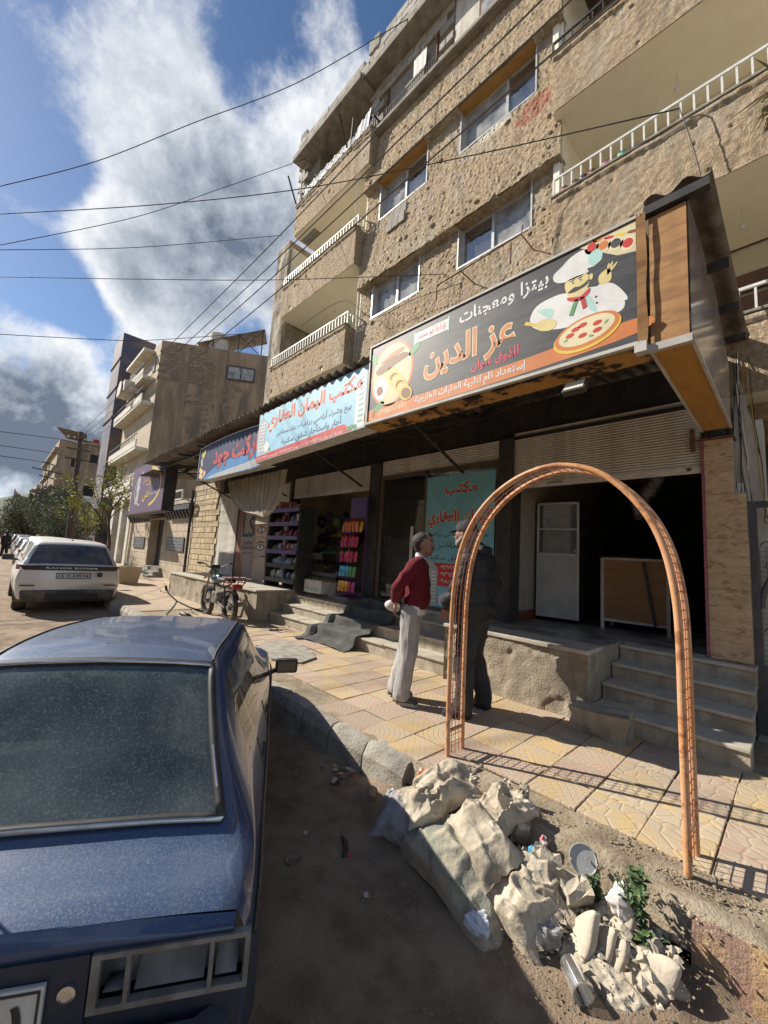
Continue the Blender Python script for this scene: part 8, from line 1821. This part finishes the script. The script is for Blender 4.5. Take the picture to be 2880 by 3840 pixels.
def cup(name, label, c, r0, r1, h, mat, rot, wall=.003):
    b = MB(); b.lathe([(0.001, .003), (r0 - wall, .003), (r1 - wall, h), (r1 + .003, h), (r1 + .003, h - .006), (r1, h - .006), (r0, 0), (.001, 0)], 20, cap=False); o = b.build(name, mat, smooth=True, angle=40); o.location = c; o.rotation_euler = rot; return tag(o, label, 'cup')
cup('plastic_cup', 'clear plastic cup lying at the foot of the rubble', (-.745, 1.955, -.035), .034, .046, .12, glass('cup_plastic', tint=(.95, .95, .95), dust=.22, clear=.9, dustc=(.6, .58, .55), dsc=8, mirror=.10), (R(95), .1, R(50)))
cup('paper_cup', 'small brown paper cup lying by the far end of the heap', (-2.10, 2.07, -.03), .024, .034, .075, mk('brown_paper_cup', (0.26, 0.19, 0.13), (0.33, 0.25, 0.17), sc=9, rough=0.8), (R(80), .5, R(-140)))
b = MB(); b.lathe([(.001, 0), (.066, .0), (.068, .012), (.064, .014), (.060, .004), (.001, .004)], 24, cap=False); o = b.build('plastic_disc', mk('milky_plastic', (0.42, 0.44, 0.45), rough=0.3, alpha=.8), smooth=True, angle=40); o.location = (-.83, 2.36, .14); o.rotation_euler = (R(60), R(10), R(25)); tag(o, 'round milky plastic disc standing in the rubble', 'plastic disc')
b = MB(); b.lathe([(.001, 0), (.045, 0), (.047, .008), (.043, .008), (.04, .003), (.001, .003)], 22, cap=False); o = b.build('glass_saucer', mk('dull_glass_lid', (0.16, 0.13, 0.10), rough=0.3), smooth=True); o.location = (-2.07, 1.44, -.125); tag(o, 'round clear saucer lying on the dirt beside the blue car', 'saucer')
b = MB(); b.tube([(-.075, 0, 0), (-.03, .012, .004), (.03, .012, .004), (.075, -.004, 0)], [.012, .015, .014, .010], 8); o = b.build('broken_strap', M_bplas, smooth=True); o.location = (-1.94, 1.70, -.095); o.rotation_euler = (0, 0, R(-35)); tag(o, 'black curved rubber piece lying on the dirt road', 'rubber')
rr = random.Random(21)
for k in range(26):
    x = rr.gauss(-2.72, .22); y = 2.19 + rr.gauss(0, .05); sz = rr.uniform(.015, .05)
    m = rr.choice([M_stone, M_rust, mk('litter_dark', (0.05, 0.04, 0.035), rough=.8), mk('litter_pale', (0.45, 0.43, 0.40), rough=.7), mk('litter_red', (0.40, 0.06, 0.05), rough=.5), M_dirt])
    o = rock('litter_scrap', (sz * rr.uniform(1, 2.4), sz, sz * rr.uniform(.15, .5)), k, m, (x, y, -.075), (rr.uniform(-.3, .3), rr.uniform(-.3, .3), rr.uniform(0, 6)), sub=0)
    tag(o, 'small scrap in the litter strewn against the kerb behind the blue car', 'litter', 'litter against the kerb')
for k in range(9):
    o = rock('litter_scrap', (.03, .022, .006), 300 + k, rr.choice([MAT['litter_pale'], MAT['litter_red'], M_stone]), (rr.uniform(-2.3, -1.6), rr.uniform(1.5, 2.0), -.1), (0, 0, rr.uniform(0, 6)), sub=0); tag(o, 'small scrap lying loose on the shaded dirt road', 'litter', 'litter on the road')
# gravel and clods
def gravel(name, label, region, n, smin, smax, mat, seed, zf):
    rr = random.Random(seed); b = MB()
    for k in range(n):
        x, y = region(rr); s_ = rr.uniform(smin, smax) ** 1.0; p = Vector((x, y, zf(x, y))); q = [Vector((rr.uniform(-1, 1), rr.uniform(-1, 1), rr.uniform(-.6, .8))).normalized() * s_ * rr.uniform(.7, 1.2) for _ in range(6)]
        base = [Vector((1, 0, 0)), Vector((-1, 0, 0)), Vector((0, 1, 0)), Vector((0, -1, 0)), Vector((0, 0, .7)), Vector((0, 0, -.5))]
        b.add([p + (base[i] * s_ + q[i] * .45) for i in range(6)], [(0, 2, 4), (2, 1, 4), (1, 3, 4), (3, 0, 4), (2, 0, 5), (1, 2, 5), (3, 1, 5), (0, 3, 5)])
    o = b.build(name, mat); tag(o, label, 'gravel', kind='stuff')
def road_z(x, y): t = min(1, max(0, (y - 1.1))); return ROAD - .04 * (1 - t * t * (3 - 2 * t)) + .012
gravel('gravel', 'loose gravel and clods scattered over the dirt road', lambda r: (r.uniform(-3.2, .3), 2.25 - abs(r.gauss(0, .55))), 2600, .0018, .006, M_bed, 5, road_z)
gravel('pebbles', 'pale pebbles and crumbs at the foot of the heap', lambda r: (r.uniform(-2.0, -.3), r.gauss(2.13, .14)), 700, .002, .007, M_bed, 6, lambda x, y: -.03 + max(0, .08 - abs(y - 2.22) * .25))
gravel('rubble_chips', 'angular chips of stone and soil packed between the larger rubble', lambda r: (r.uniform(-1.25, -.40), r.gauss(2.20, .09)), 260, .008, .024, M_stone, 8, lambda x, y: -.01 + max(0, .09 - abs(y - 2.24) * .4))
gravel('broken_mortar', 'crumbled mortar round the right leg of the arch', lambda r: (r.gauss(-.55, .22), r.gauss(2.52, .11)), 900, .003, .010, M_bed, 7, lambda x, y: .155)
# ---- weed and leaves
def leafy(label, base, h, nst, seed, mat, name='weed', leaf=.035):
    rr = random.Random(seed); t = thing(name, label, 'plant', base); st = MB(); lf = MB()
    for k in range(nst):
        a = rr.uniform(0, 6.28); lean = rr.uniform(.05, .45) * h; p0 = Vector((0, 0, 0)); pts = [Vector((math.cos(a) * lean * u ** 1.4, math.sin(a) * lean * u ** 1.4, h * rr.uniform(.9, 1.05) * u)) for u in np.linspace(0, 1, 7)]
        st.tube(pts, [.0035 - .0025 * u for u in np.linspace(0, 1, 7)], 5)
        for q in range(22):
            u = rr.uniform(.18, 1); i = min(5, int(u * 6)); c = pts[i].lerp(pts[i + 1], u * 6 - i); b_ = rr.uniform(0, 6.28); d = Vector((math.cos(b_), math.sin(b_), rr.uniform(-.3, .6))).normalized(); L = leaf * rr.uniform(.6, 1.3); s_ = d.cross(Vector((0, 0, 1))).normalized() * L * .36; up = s_.cross(d).normalized()
            lf.add([c, c + d * L * .45 + s_ + up * .004, c + d * L - up * .006, c + d * L * .45 - s_ + up * .004, c + d * L * .5 - up * .003], [(0, 1, 4), (1, 2, 4), (2, 3, 4), (3, 0, 4)])
    st.build('stem', mat, t, local=True); o = lf.build('leaves', mat, t, local=True); o['kind'] = 'stuff'; return t
M_weed = mk('weed_green', (0.050, 0.10, 0.032), (0.075, 0.13, 0.045), sc=30, rough=0.55)
leafy('leafy green weed growing out of the rubble beside the white bag', (-.555, 2.24, .02), .25, 8, 3, M_weed)
leafy('low green weed at the red kerb end of the heap', (-.49, 2.20, -.04), .13, 6, 5, M_weed)
leafy('small green sprig between the tile shards and the plastic disc', (-.72, 2.25, .05), .12, 4, 9, M_weed, leaf=.026)
for k, (c, lb) in enumerate((((-.545, 2.05, -.085), 'dry orange leaf lying at the foot of the heap'), ((-.50, 2.01, -.09), 'curled brown leaf nearest the street by the red kerb'))):
    b = MB(); b.grid([[(u * .05, v * .018 * math.sin(math.pi * (u + .05)), .012 * math.sin(4 * u + v)) for v in (-1, -.5, 0, .5, 1)] for u in np.linspace(0, 1, 8)]); o = b.build('dry_leaf', mk('dry_leaf', (0.32, 0.16, 0.05), (0.24, 0.11, 0.04), sc=20, rough=.7), smooth=True); o.location = c; o.rotation_euler = (.2, .1, 1 + k * 2); tag(o, lb, 'leaf')

# ------------------------------------------------------------------ motorbike, bicycle
M_bikepaint = mk('dark_green_tank', (0.015, 0.06, 0.06), (0.02, 0.04, 0.045), sc=4, rough=0.2, coat=.6)
M_bikemet = mk('dull_bike_metal', (0.34, 0.33, 0.31), (0.18, 0.165, 0.15), sc=14, rough=0.45, metal=.6)
M_bikered = mk('faded_red_rack', (0.30, 0.12, 0.11), (0.22, 0.14, 0.13), sc=14, rough=0.6)
B = thing('motorbike', 'small motorbike with green tank parked against the grocery terrace', 'motorbike', (-8.5, 3.56, SIDE), R(178))
def bwheel(parent, x, r, w=.055, name='wheel'):
    t = MB(); P = [(x + r * math.cos(a), 0, r + .0 + r * math.sin(a) - 0) for a in np.linspace(0, 2 * math.pi, 29)[:-1]]; t.tube(P, w, 8, closed=True); o = t.build(name, M_tyre, parent, local=True, smooth=True)
    m = MB()
    for k in range(14): a = 2 * math.pi * k / 14; m.tube([(x, .02 * (-1) ** k, r), (x + (r - .03) * math.cos(a), 0, r + (r - .03) * math.sin(a))], .004, 4)
    m.lathe([(.05, -.05), (.05, .05)], 12, Matrix.Translation((x, 0, r)) @ rotm(rx=R(90))); m.build('spokes', M_bikemet, o, local=True); return o
bwheel(B, .72, .28); bwheel(B, -.55, .28)
b = MB()
for s_ in (-1, 1): b.tube([(.72, s_ * .08, .28), (.62, s_ * .08, .62), (.50, s_ * .08, .98)], .022, 8)
b.build('front_fork', M_bikemet, B, local=True)
b = MB(); b.tube([(.46, -.37, 1.12), (.40, -.25, 1.10), (.50, -.08, 1.0), (.50, .08, 1.0), (.40, .25, 1.10), (.46, .37, 1.12)][::1], .014, 8); hb = b.build('handlebar', M_bikemet, B, local=True)
for s_ in (-1, 1):
    b = MB(); b.tube([(.44, s_ * .28, 1.115), (.43, s_ * .40, 1.12)], .02, 8); b.build('grip', M_bplas, hb, local=True); b = MB(); b.tube([(.47, s_ * .26, 1.10), (.52, s_ * .36, 1.09)], .006, 5); b.build('lever', M_bikemet, hb, local=True)
    b = MB(); b.tube([(.42, s_ * .2, 1.1), (.40, s_ * .26, 1.25)], .005, 5); b.build('mirror_stem', M_bplas, hb, local=True)
b = MB(); b.lathe([(.03, -.06), (.085, -.02), (.09, .04)], 16, Matrix.Translation((.58, 0, .93)) @ rotm(ry=R(90))); b.build('headlamp', M_bikemet, B, local=True, smooth=True)
b = MB(); b.cbox((.50, 0, 1.05), (.10, .20, .07), bev=.02); b.build('gauge', M_bplas, B, local=True)
b = MB(); blob(b, (.22, 0, .80), .16, 2, 14, (1.45, .75, .72)); b.build('fuel_tank', M_bikepaint, B, local=True, smooth=True)
b = MB(); b.cbox((-.22, 0, .80), (.55, .22, .09), bev=.035); b.build('saddle', M_bplas, B, local=True, smooth=True)
b = MB(); b.tube([(.5, 0, .95), (.3, 0, .70), (.0, 0, .62), (-.5, 0, .74)], .02, 8); b.tube([(.5, 0, .90), (.35, 0, .45), (.1, 0, .30), (-.2, 0, .35)], .018, 8)
for s_ in (-1, 1): b.tube([(-.15, s_ * .1, .35), (-.55, s_ * .1, .28)], .018, 6); b.tube([(-.45, s_ * .11, .70), (-.55, s_ * .11, .30)], .02, 8)
b.build('frame', M_bplas, B, local=True)
b = MB(); b.cbox((.1, 0, .42), (.30, .22, .24), bev=.03); b.lathe([(.10, -.08), (.11, 0), (.09, .08)], 14, Matrix.Translation((.1, 0, .40)) @ rotm(rx=R(90))); b.build('engine', M_bikemet, B, local=True)
b = MB(); b.tube([(.2, -.1, .38), (.1, -.14, .25), (-.2, -.15, .26), (-.7, -.16, .36)], [.02, .022, .04, .045], 10); b.build('exhaust', M_bikemet, B, local=True, smooth=True)
b = MB()
for y in (-.14, 0, .14): b.tube([(-.35, y, .87), (-.85, y, .90)], .010, 6)
for x in (-.4, -.6, -.82): b.tube([(x, -.15, .885), (x, .15, .885)], .010, 6)
for s_ in (-1, 1): b.tube([(-.45, s_ * .14, .70), (-.55, s_ * .15, .88)], .012, 6); b.tube([(-.85, s_ * .14, .90), (-.72, s_ * .12, .62)], .012, 6)
b.build('cargo_rack', M_bikered, B, local=True)
b = MB(); b.cbox((-.80, 0, .72), (.08, .18, .09), bev=.02); b.build('tail_lamp', M_tail, B, local=True)
for k, (x, r0) in enumerate(((.72, .36), (-.55, .36))):
    b = MB(); b.grid([[(x + .345 * math.cos(a), y, .28 + .345 * math.sin(a)) for y in (-.06, 0, .06)] for a in np.linspace(.4, 2.6, 12)]); b.build('mudguard', (M_bikemet, M_bplas)[k], B, local=True, smooth=True)
for s_ in (-1, 1):
    for x in (.56, -.74): b = MB(); blob(b, (x, s_ * .17, .80), .03, 1, 8); b.tube([(x, s_ * .05, .80), (x, s_ * .15, .80)], .008, 5); b.build('indicator', mk('amber_lens', (0.5, 0.2, 0.02), rough=.3), B, local=True)
BI = thing('bicycle', 'bicycle whose handlebar sticks up behind the blue car roof', 'bicycle', (-6.80, 1.87, -.13), R(192)); BI.rotation_euler = (R(33), 0, R(192))
bwheel(BI, .5, .30, .022); bwheel(BI, -.5, .30, .022)
b = MB(); b.tube([(.5, 0, .30), (.38, 0, .72), (.34, 0, .88)], .016, 8); b.tube([(.38, 0, .70), (-.1, 0, .62), (-.5, 0, .30)], .016, 8); b.tube([(.40, 0, .62), (0, 0, .28), (-.14, 0, .74)], .016, 8); b.tube([(0, 0, .28), (-.5, 0, .30)], .014, 8); b.build('frame', M_bikemet, BI, local=True)
b = MB(); b.tube([(.34, 0, .88), (.36, 0, .98)], .015, 8); b.tube([(.22, .36, 1.02), (.34, .22, 1.00), (.37, 0, .98), (.34, -.22, 1.0), (.22, -.36, 1.02)], .012, 8); hb = b.build('handlebar', M_bikemet, BI, local=True)
for s_ in (-1, 1): b = MB(); b.tube([(.27, s_ * .31, 1.01), (.17, s_ * .41, 1.03)], .019, 8); b.build('grip', M_bplas, hb, local=True); b = MB(); b.tube([(.33, s_ * .26, .99), (.30, s_ * .36, .95), (.24, s_ * .42, .96)], .006, 5); b.build('brake_lever', M_bikemet, hb, local=True)
b = MB(); b.cbox((-.16, 0, .78), (.24, .14, .05), bev=.02); b.build('saddle', M_bplas, BI, local=True)

# ------------------------------------------------------------------ trees and shrubs
M_bark = mk('grey_bark', (0.115, 0.085, 0.06), (0.075, 0.055, 0.04), sc=9, rough=0.95, bump=.5, bsc=40)
M_leaf1 = mk('fresh_yellow_leaves', (0.36, 0.36, 0.08), (0.27, 0.29, 0.06), sc=3, rough=0.8, spec=.2)
M_leaf2 = mk('olive_leaves', (0.17, 0.185, 0.125), (0.11, 0.13, 0.08), sc=2, rough=0.85, spec=.15, c3=(0.22, 0.23, 0.17), sc3=1.2, amt3=.6)
def tree(label, base, h, spread, seed, leafmat, nleaf, lsize, trunk=.09, levels=4, name='street_tree', dense=False, start=.38):
    t = thing(name, label, 'tree', base); rr = random.Random(seed); wood = MB(); tips = []
    def grow(p, d, L, r, lv):
        pts = [p.copy()]; q = p.copy(); dd = d.copy()
        for k in range(4):
            dd = (dd + Vector((rr.uniform(-.22, .22), rr.uniform(-.22, .22), rr.uniform(-.05, .14)))).normalized(); q = q + dd * L / 4; pts.append(q.copy())
        wood.tube(pts, [r * (1 - .45 * k / 4) for k in range(5)], 7 if lv > 2 else 5, cap=False)
        if lv <= 1: tips.extend(pts[1:])
        if lv <= 0: return
        n = rr.choice([2, 3, 3]) if lv > 1 else 3
        for k in range(n):
            a = rr.uniform(0, 6.28); e = rr.uniform(.35, .85); side = Vector((math.cos(a), math.sin(a), 0)) * spread
            grow(q if rr.random() < .6 else pts[rr.choice([2, 3])], (dd * (1 - e * .5) + side * e * .8 + Vector((0, 0, .15))).normalized(), L * rr.uniform(.62, .85), r * .58, lv - 1)
    grow(Vector((0, 0, -.1)), Vector((rr.uniform(-.08, .08), rr.uniform(-.08, .08), 1)).normalized(), h * start, trunk, levels)
    wood.build('trunk', M_bark, t, local=True, smooth=True)
    lf = MB()
    for k in range(nleaf):
        c = rr.choice(tips) + Vector((rr.gauss(0, 1), rr.gauss(0, 1), rr.gauss(0, 1))) * (.32 if dense else .10) * (h / 4); d = Vector((rr.uniform(-1, 1), rr.uniform(-1, 1), rr.uniform(-.6, .9))).normalized(); s_ = d.cross(Vector((rr.uniform(-1, 1), rr.uniform(-1, 1), rr.uniform(-1, 1)))).normalized(); L = lsize * rr.uniform(.6, 1.3)
        lf.add([c, c + d * L * .5 + s_ * L * .24, c + d * L, c + d * L * .5 - s_ * L * .24], [(0, 1, 2, 3)])
    o = lf.build('crown', leafmat, t, local=True); o['kind'] = 'stuff'; return t
tree('bare branched tree with a few yellow green leaves in front of the salon', (-23.5, 4.1, .25), 4.9, .95, 11, M_leaf1, 560, .17, .11, 4)
tree('smaller spindly tree with fresh leaves beside the dark pole', (-27.5, 3.35, .30), 4.0, .9, 23, M_leaf1, 480, .16, .07, 4)
tree('thin young tree with sparse leaves beyond the pole', (-33, 4.4, .35), 4.2, .9, 31, M_leaf1, 460, .17, .07, 4)
def bush(label, base, h, seed, n, w=1.0):
    t = thing('olive_tree', label, 'tree', base); rr = random.Random(seed); st = MB(); lf = MB(); cl = []
    for k in range(9):
        a = rr.uniform(0, 6.28); e = Vector((math.cos(a) * h * .42 * w * rr.uniform(.4, 1), math.sin(a) * h * .42 * w * rr.uniform(.4, 1), h * rr.uniform(.45, .95))); st.tube([Vector((0, 0, -.1)), Vector((e.x * .25, e.y * .25, e.z * .5)), e], [h * .035, h * .025, h * .008], 6); cl += [(e, h * rr.uniform(.13, .24)), (e * .75, h * rr.uniform(.12, .2))]
    for k in range(n):
        c, r_ = rr.choice(cl); v = Vector((rr.gauss(0, 1), rr.gauss(0, 1), rr.gauss(0, 1))).normalized() * r_ * rr.uniform(.35, 1.0) ** .6; p = c + v; d = (v.normalized() + Vector((rr.uniform(-1, 1), rr.uniform(-1, 1), rr.uniform(-1, 1)))).normalized(); s_ = d.cross(Vector((rr.uniform(-1, 1), rr.uniform(-1, 1), rr.uniform(-1, 1)))).normalized(); L = h * .05 * rr.uniform(.6, 1.3)
        lf.add([p, p + d * L * .5 + s_ * L * .22, p + d * L, p + d * L * .5 - s_ * L * .22], [(0, 1, 2, 3)])
    st.build('trunk', M_bark, t, local=True, smooth=True); o = lf.build('crown', M_leaf2, t, local=True); o['kind'] = 'stuff'
bush('grey green olive tree nearest the dark pole', (-37, 3.9, .35), 3.5, 3, 5200, 1.2)
bush('olive tree with a broad crown in the middle of the row', (-44, 3.3, .4), 3.9, 5, 5200, 1.2)
bush('dark olive tree below the flagpole at the far end of the row', (-56, 2.6, .5), 5.6, 7, 4500, 1.0)
bush('tall olive tree rising behind the other olives', (-62, 4.4, .6), 7.4, 9, 4500, .9)
bush('farthest dark bush where the street meets the hill', (-90, 2.6, .9), 5.2, 12, 2600, 1.3)
bush('low far bush left of the street end', (-120, 1.2, .9), 4.5, 15, 1800, 1.3)
# spiky yucca hanging over the balcony at the right edge
t = thing('yucca', 'spiky yucca leaves at the right edge of the balcony', 'plant', (.12, 5.45, 6.9)); b = MB(); rr = random.Random(6)
for k in range(46):
    a = rr.uniform(0, 6.28); e = rr.uniform(-1.0, .7); d = Vector((math.cos(a) * math.cos(e), math.sin(a) * math.cos(e), math.sin(e))); L = rr.uniform(.32, .55); s_ = d.cross(Vector((0, 0, 1))).normalized() * .018; up = s_.cross(d).normalized()
    P = [[d * L * u + Vector((0, 0, -.16 * u * u)) + s_ * w * (1 - u ** 2) + up * (.006 if w == 0 else 0) for w in (-1, 0, 1)] for u in (0.02, .25, .5, .75, 1)]; b.grid(P)
o = b.build('leaves', mk('yucca_leaf', (0.17, 0.17, 0.08), (0.24, 0.21, 0.11), sc=6, rough=.5), t, local=True); o['kind'] = 'stuff'
b = MB(); b.tube([(0, 0, -.3), (0, .02, .1)], .05, 8); b.build('stem', M_bark, t, local=True)
# ------------------------------------------------------------------ overhead cables
def cable(label, pts, r=.009, name='overhead_cable', mat=None, ext=None):
    c = [Vector(p) for p in cr_curve([tuple(p) for p in pts], 10)]
    if ext:
        e = Vector(ext); d = (c[0] - c[1]).normalized() * (e - c[0]).length * .5; c = [e.lerp(c[0], t) * (1 - (1 - t) * t) + (c[0] + d * (1 - t)) * ((1 - t) * t) for t in np.linspace(0, .95, 16)] + c
    b = MB(); b.tube(c, r, 5); return tag(b.build(name, mat or M_cable), label, 'cable', 'overhead cables')
CW = [('highest loose cable rising across the sky to the roof', [(-12.62, -0.91, 9.67), (-11.71, 0.68, 10.95), (-10.23, 2.34, 12.29), (-8.34, 4.04, 13.37), (-5.79, 5.50, 14.25)], .012),
('thick cable crossing the sky to the white balcony rail at the right', [(-11.19, -0.73, 8.18), (-8.94, 1.49, 8.52), (-6.47, 3.45, 8.67), (-3.65, 4.85, 8.38), (-1.12, 5.42, 7.54), (-0.80, 5.45, 7.40)], .011),
('cable rising to the left end of the top floor', [(-13.24, -0.77, 8.61), (-12.70, 1.72, 10.75), (-11.73, 3.52, 12.31), (-10.21, 5.50, 13.84)], .011),
('nearly level cable ending beside the second left balcony', [(-13.29, -0.76, 8.52), (-12.90, 1.96, 10.09), (-11.27, 5.50, 11.84)], .011),
('level cable crossing the middle of the sky to the facade', [(-12.66, -0.64, 7.56), (-10.31, 1.65, 7.64), (-7.92, 3.75, 7.63), (-4.62, 5.70, 7.23)], .010),
('low cable across the sky above the roof of the stained building', [(-15.97, -0.60, 7.42), (-15.09, 1.33, 7.81), (-14.31, 2.77, 8.12), (-12.25, 5.50, 8.85)], .013),
('upper of two low cables at the left edge running to the far pole', [(-16.71, -0.26, 4.72), (-21.86, 1.99, 5.83), (-29.85, 3.2, 7.0)], .014),
('lower of two low cables at the left edge running to the far pole', [(-16.78, -0.21, 4.31), (-21.83, 1.5, 5.18), (-29.98, 3.1, 6.4)], .014),
('faint low cable running to the lattice mast', [(-17.82, -0.18, 4.14), (-32.70, 1.8, 6.22), (-59.9, 3.0, 9.3)], .018),
('cable hanging down from the white balcony rail to the awning', [(-0.80, 5.45, 7.40), (-0.67, 5.46, 6.71), (-0.56, 5.46, 5.92), (-0.44, 5.46, 5.10), (-0.26, 5.45, 4.18)], .008),
('slack pale cable looping from the lower left balcony along the facade', [(-9.58, 5.50, 8.01), (-7.60, 5.45, 7.87), (-6.6, 5.62, 7.1), (-5.38, 5.62, 6.98), (-4.09, 5.60, 6.74)], .008),
('slack cable under the awning behind the office sign', [(-2.69, 4.60, 3.80), (-3.35, 4.70, 3.62), (-3.98, 4.73, 3.58), (-4.90, 4.60, 3.70)], .008),
('second slack cable sagging under the pizza awning', [(-1.0, 4.2, 3.72), (-2.0, 4.3, 3.60), (-3.0, 4.4, 3.50), (-4.3, 4.3, 3.62)], .007)]
for k, (lb, pts, r) in enumerate(CW):
    p = Vector(pts[0])        # the first nine carry on across the street to the houses opposite
    cable(lb, pts, r * .8, ext=(p.x - 2.5, -13.0, max(6.2, min(8.4, p.z - 1.0))) if k < 9 else None)
for k, z in enumerate((7.2, 6.76, 6.47, 6.10)):
    pts = [(-30, 2.95, 8.0 - .35 * k)] + [(x, 2.9, z - .15 + .15 * ((x + 9) / 21) ** 2 + (max(0, -x - 6) * .03)) for x in (-20, -12, -6.4, -3, -1.2, 3)] + [(14, 2.9, z + .3)]
    cable('%s of the four street wires running past the facade' % ('topmost', 'second', 'third', 'lowest')[k], pts, .0085, mat=mk('bare_wire', (0.16, 0.145, 0.125), rough=.6))
# ------------------------------------------------------------------ houses across the street, behind the camera (seen in glass and paint)
def opposite(label, x0, x1, h, mat, seed):
    t = thing('opposite_house', label, 'building', ((x0 + x1) / 2, -13, ROAD)); rr = random.Random(seed)
    b = MB(); b.box(x0, x1, -22, -13, ROAD, h); b.build('wall', mat, t)
    for fl in range(int((h - .5) / 3)):
        for k in range(int((x1 - x0) / 2.6)):
            x = x0 + .8 + k * 2.6; b = MB(); b.box(x, x + 1.2, -13.05, -12.97, ROAD + 1.0 + 3 * fl, ROAD + 2.3 + 3 * fl); w = b.build('window', M_pane, t); c = MB(); c.box(x - .08, x + 1.28, -13.06, -12.9, ROAD + .9 + 3 * fl, ROAD + 1.0 + 3 * fl); c.build('sill', M_conc, w)
opposite('tan house across the street seen only in reflections', -34, -19, 7.5, M_plaster, 1)
opposite('grey house across the street seen only in window reflections', -17.5, -4, 9.5, M_render, 2)
opposite('pale house across the street opposite the pizza shop', -2.5, 12, 8.5, M_whitewall, 3)
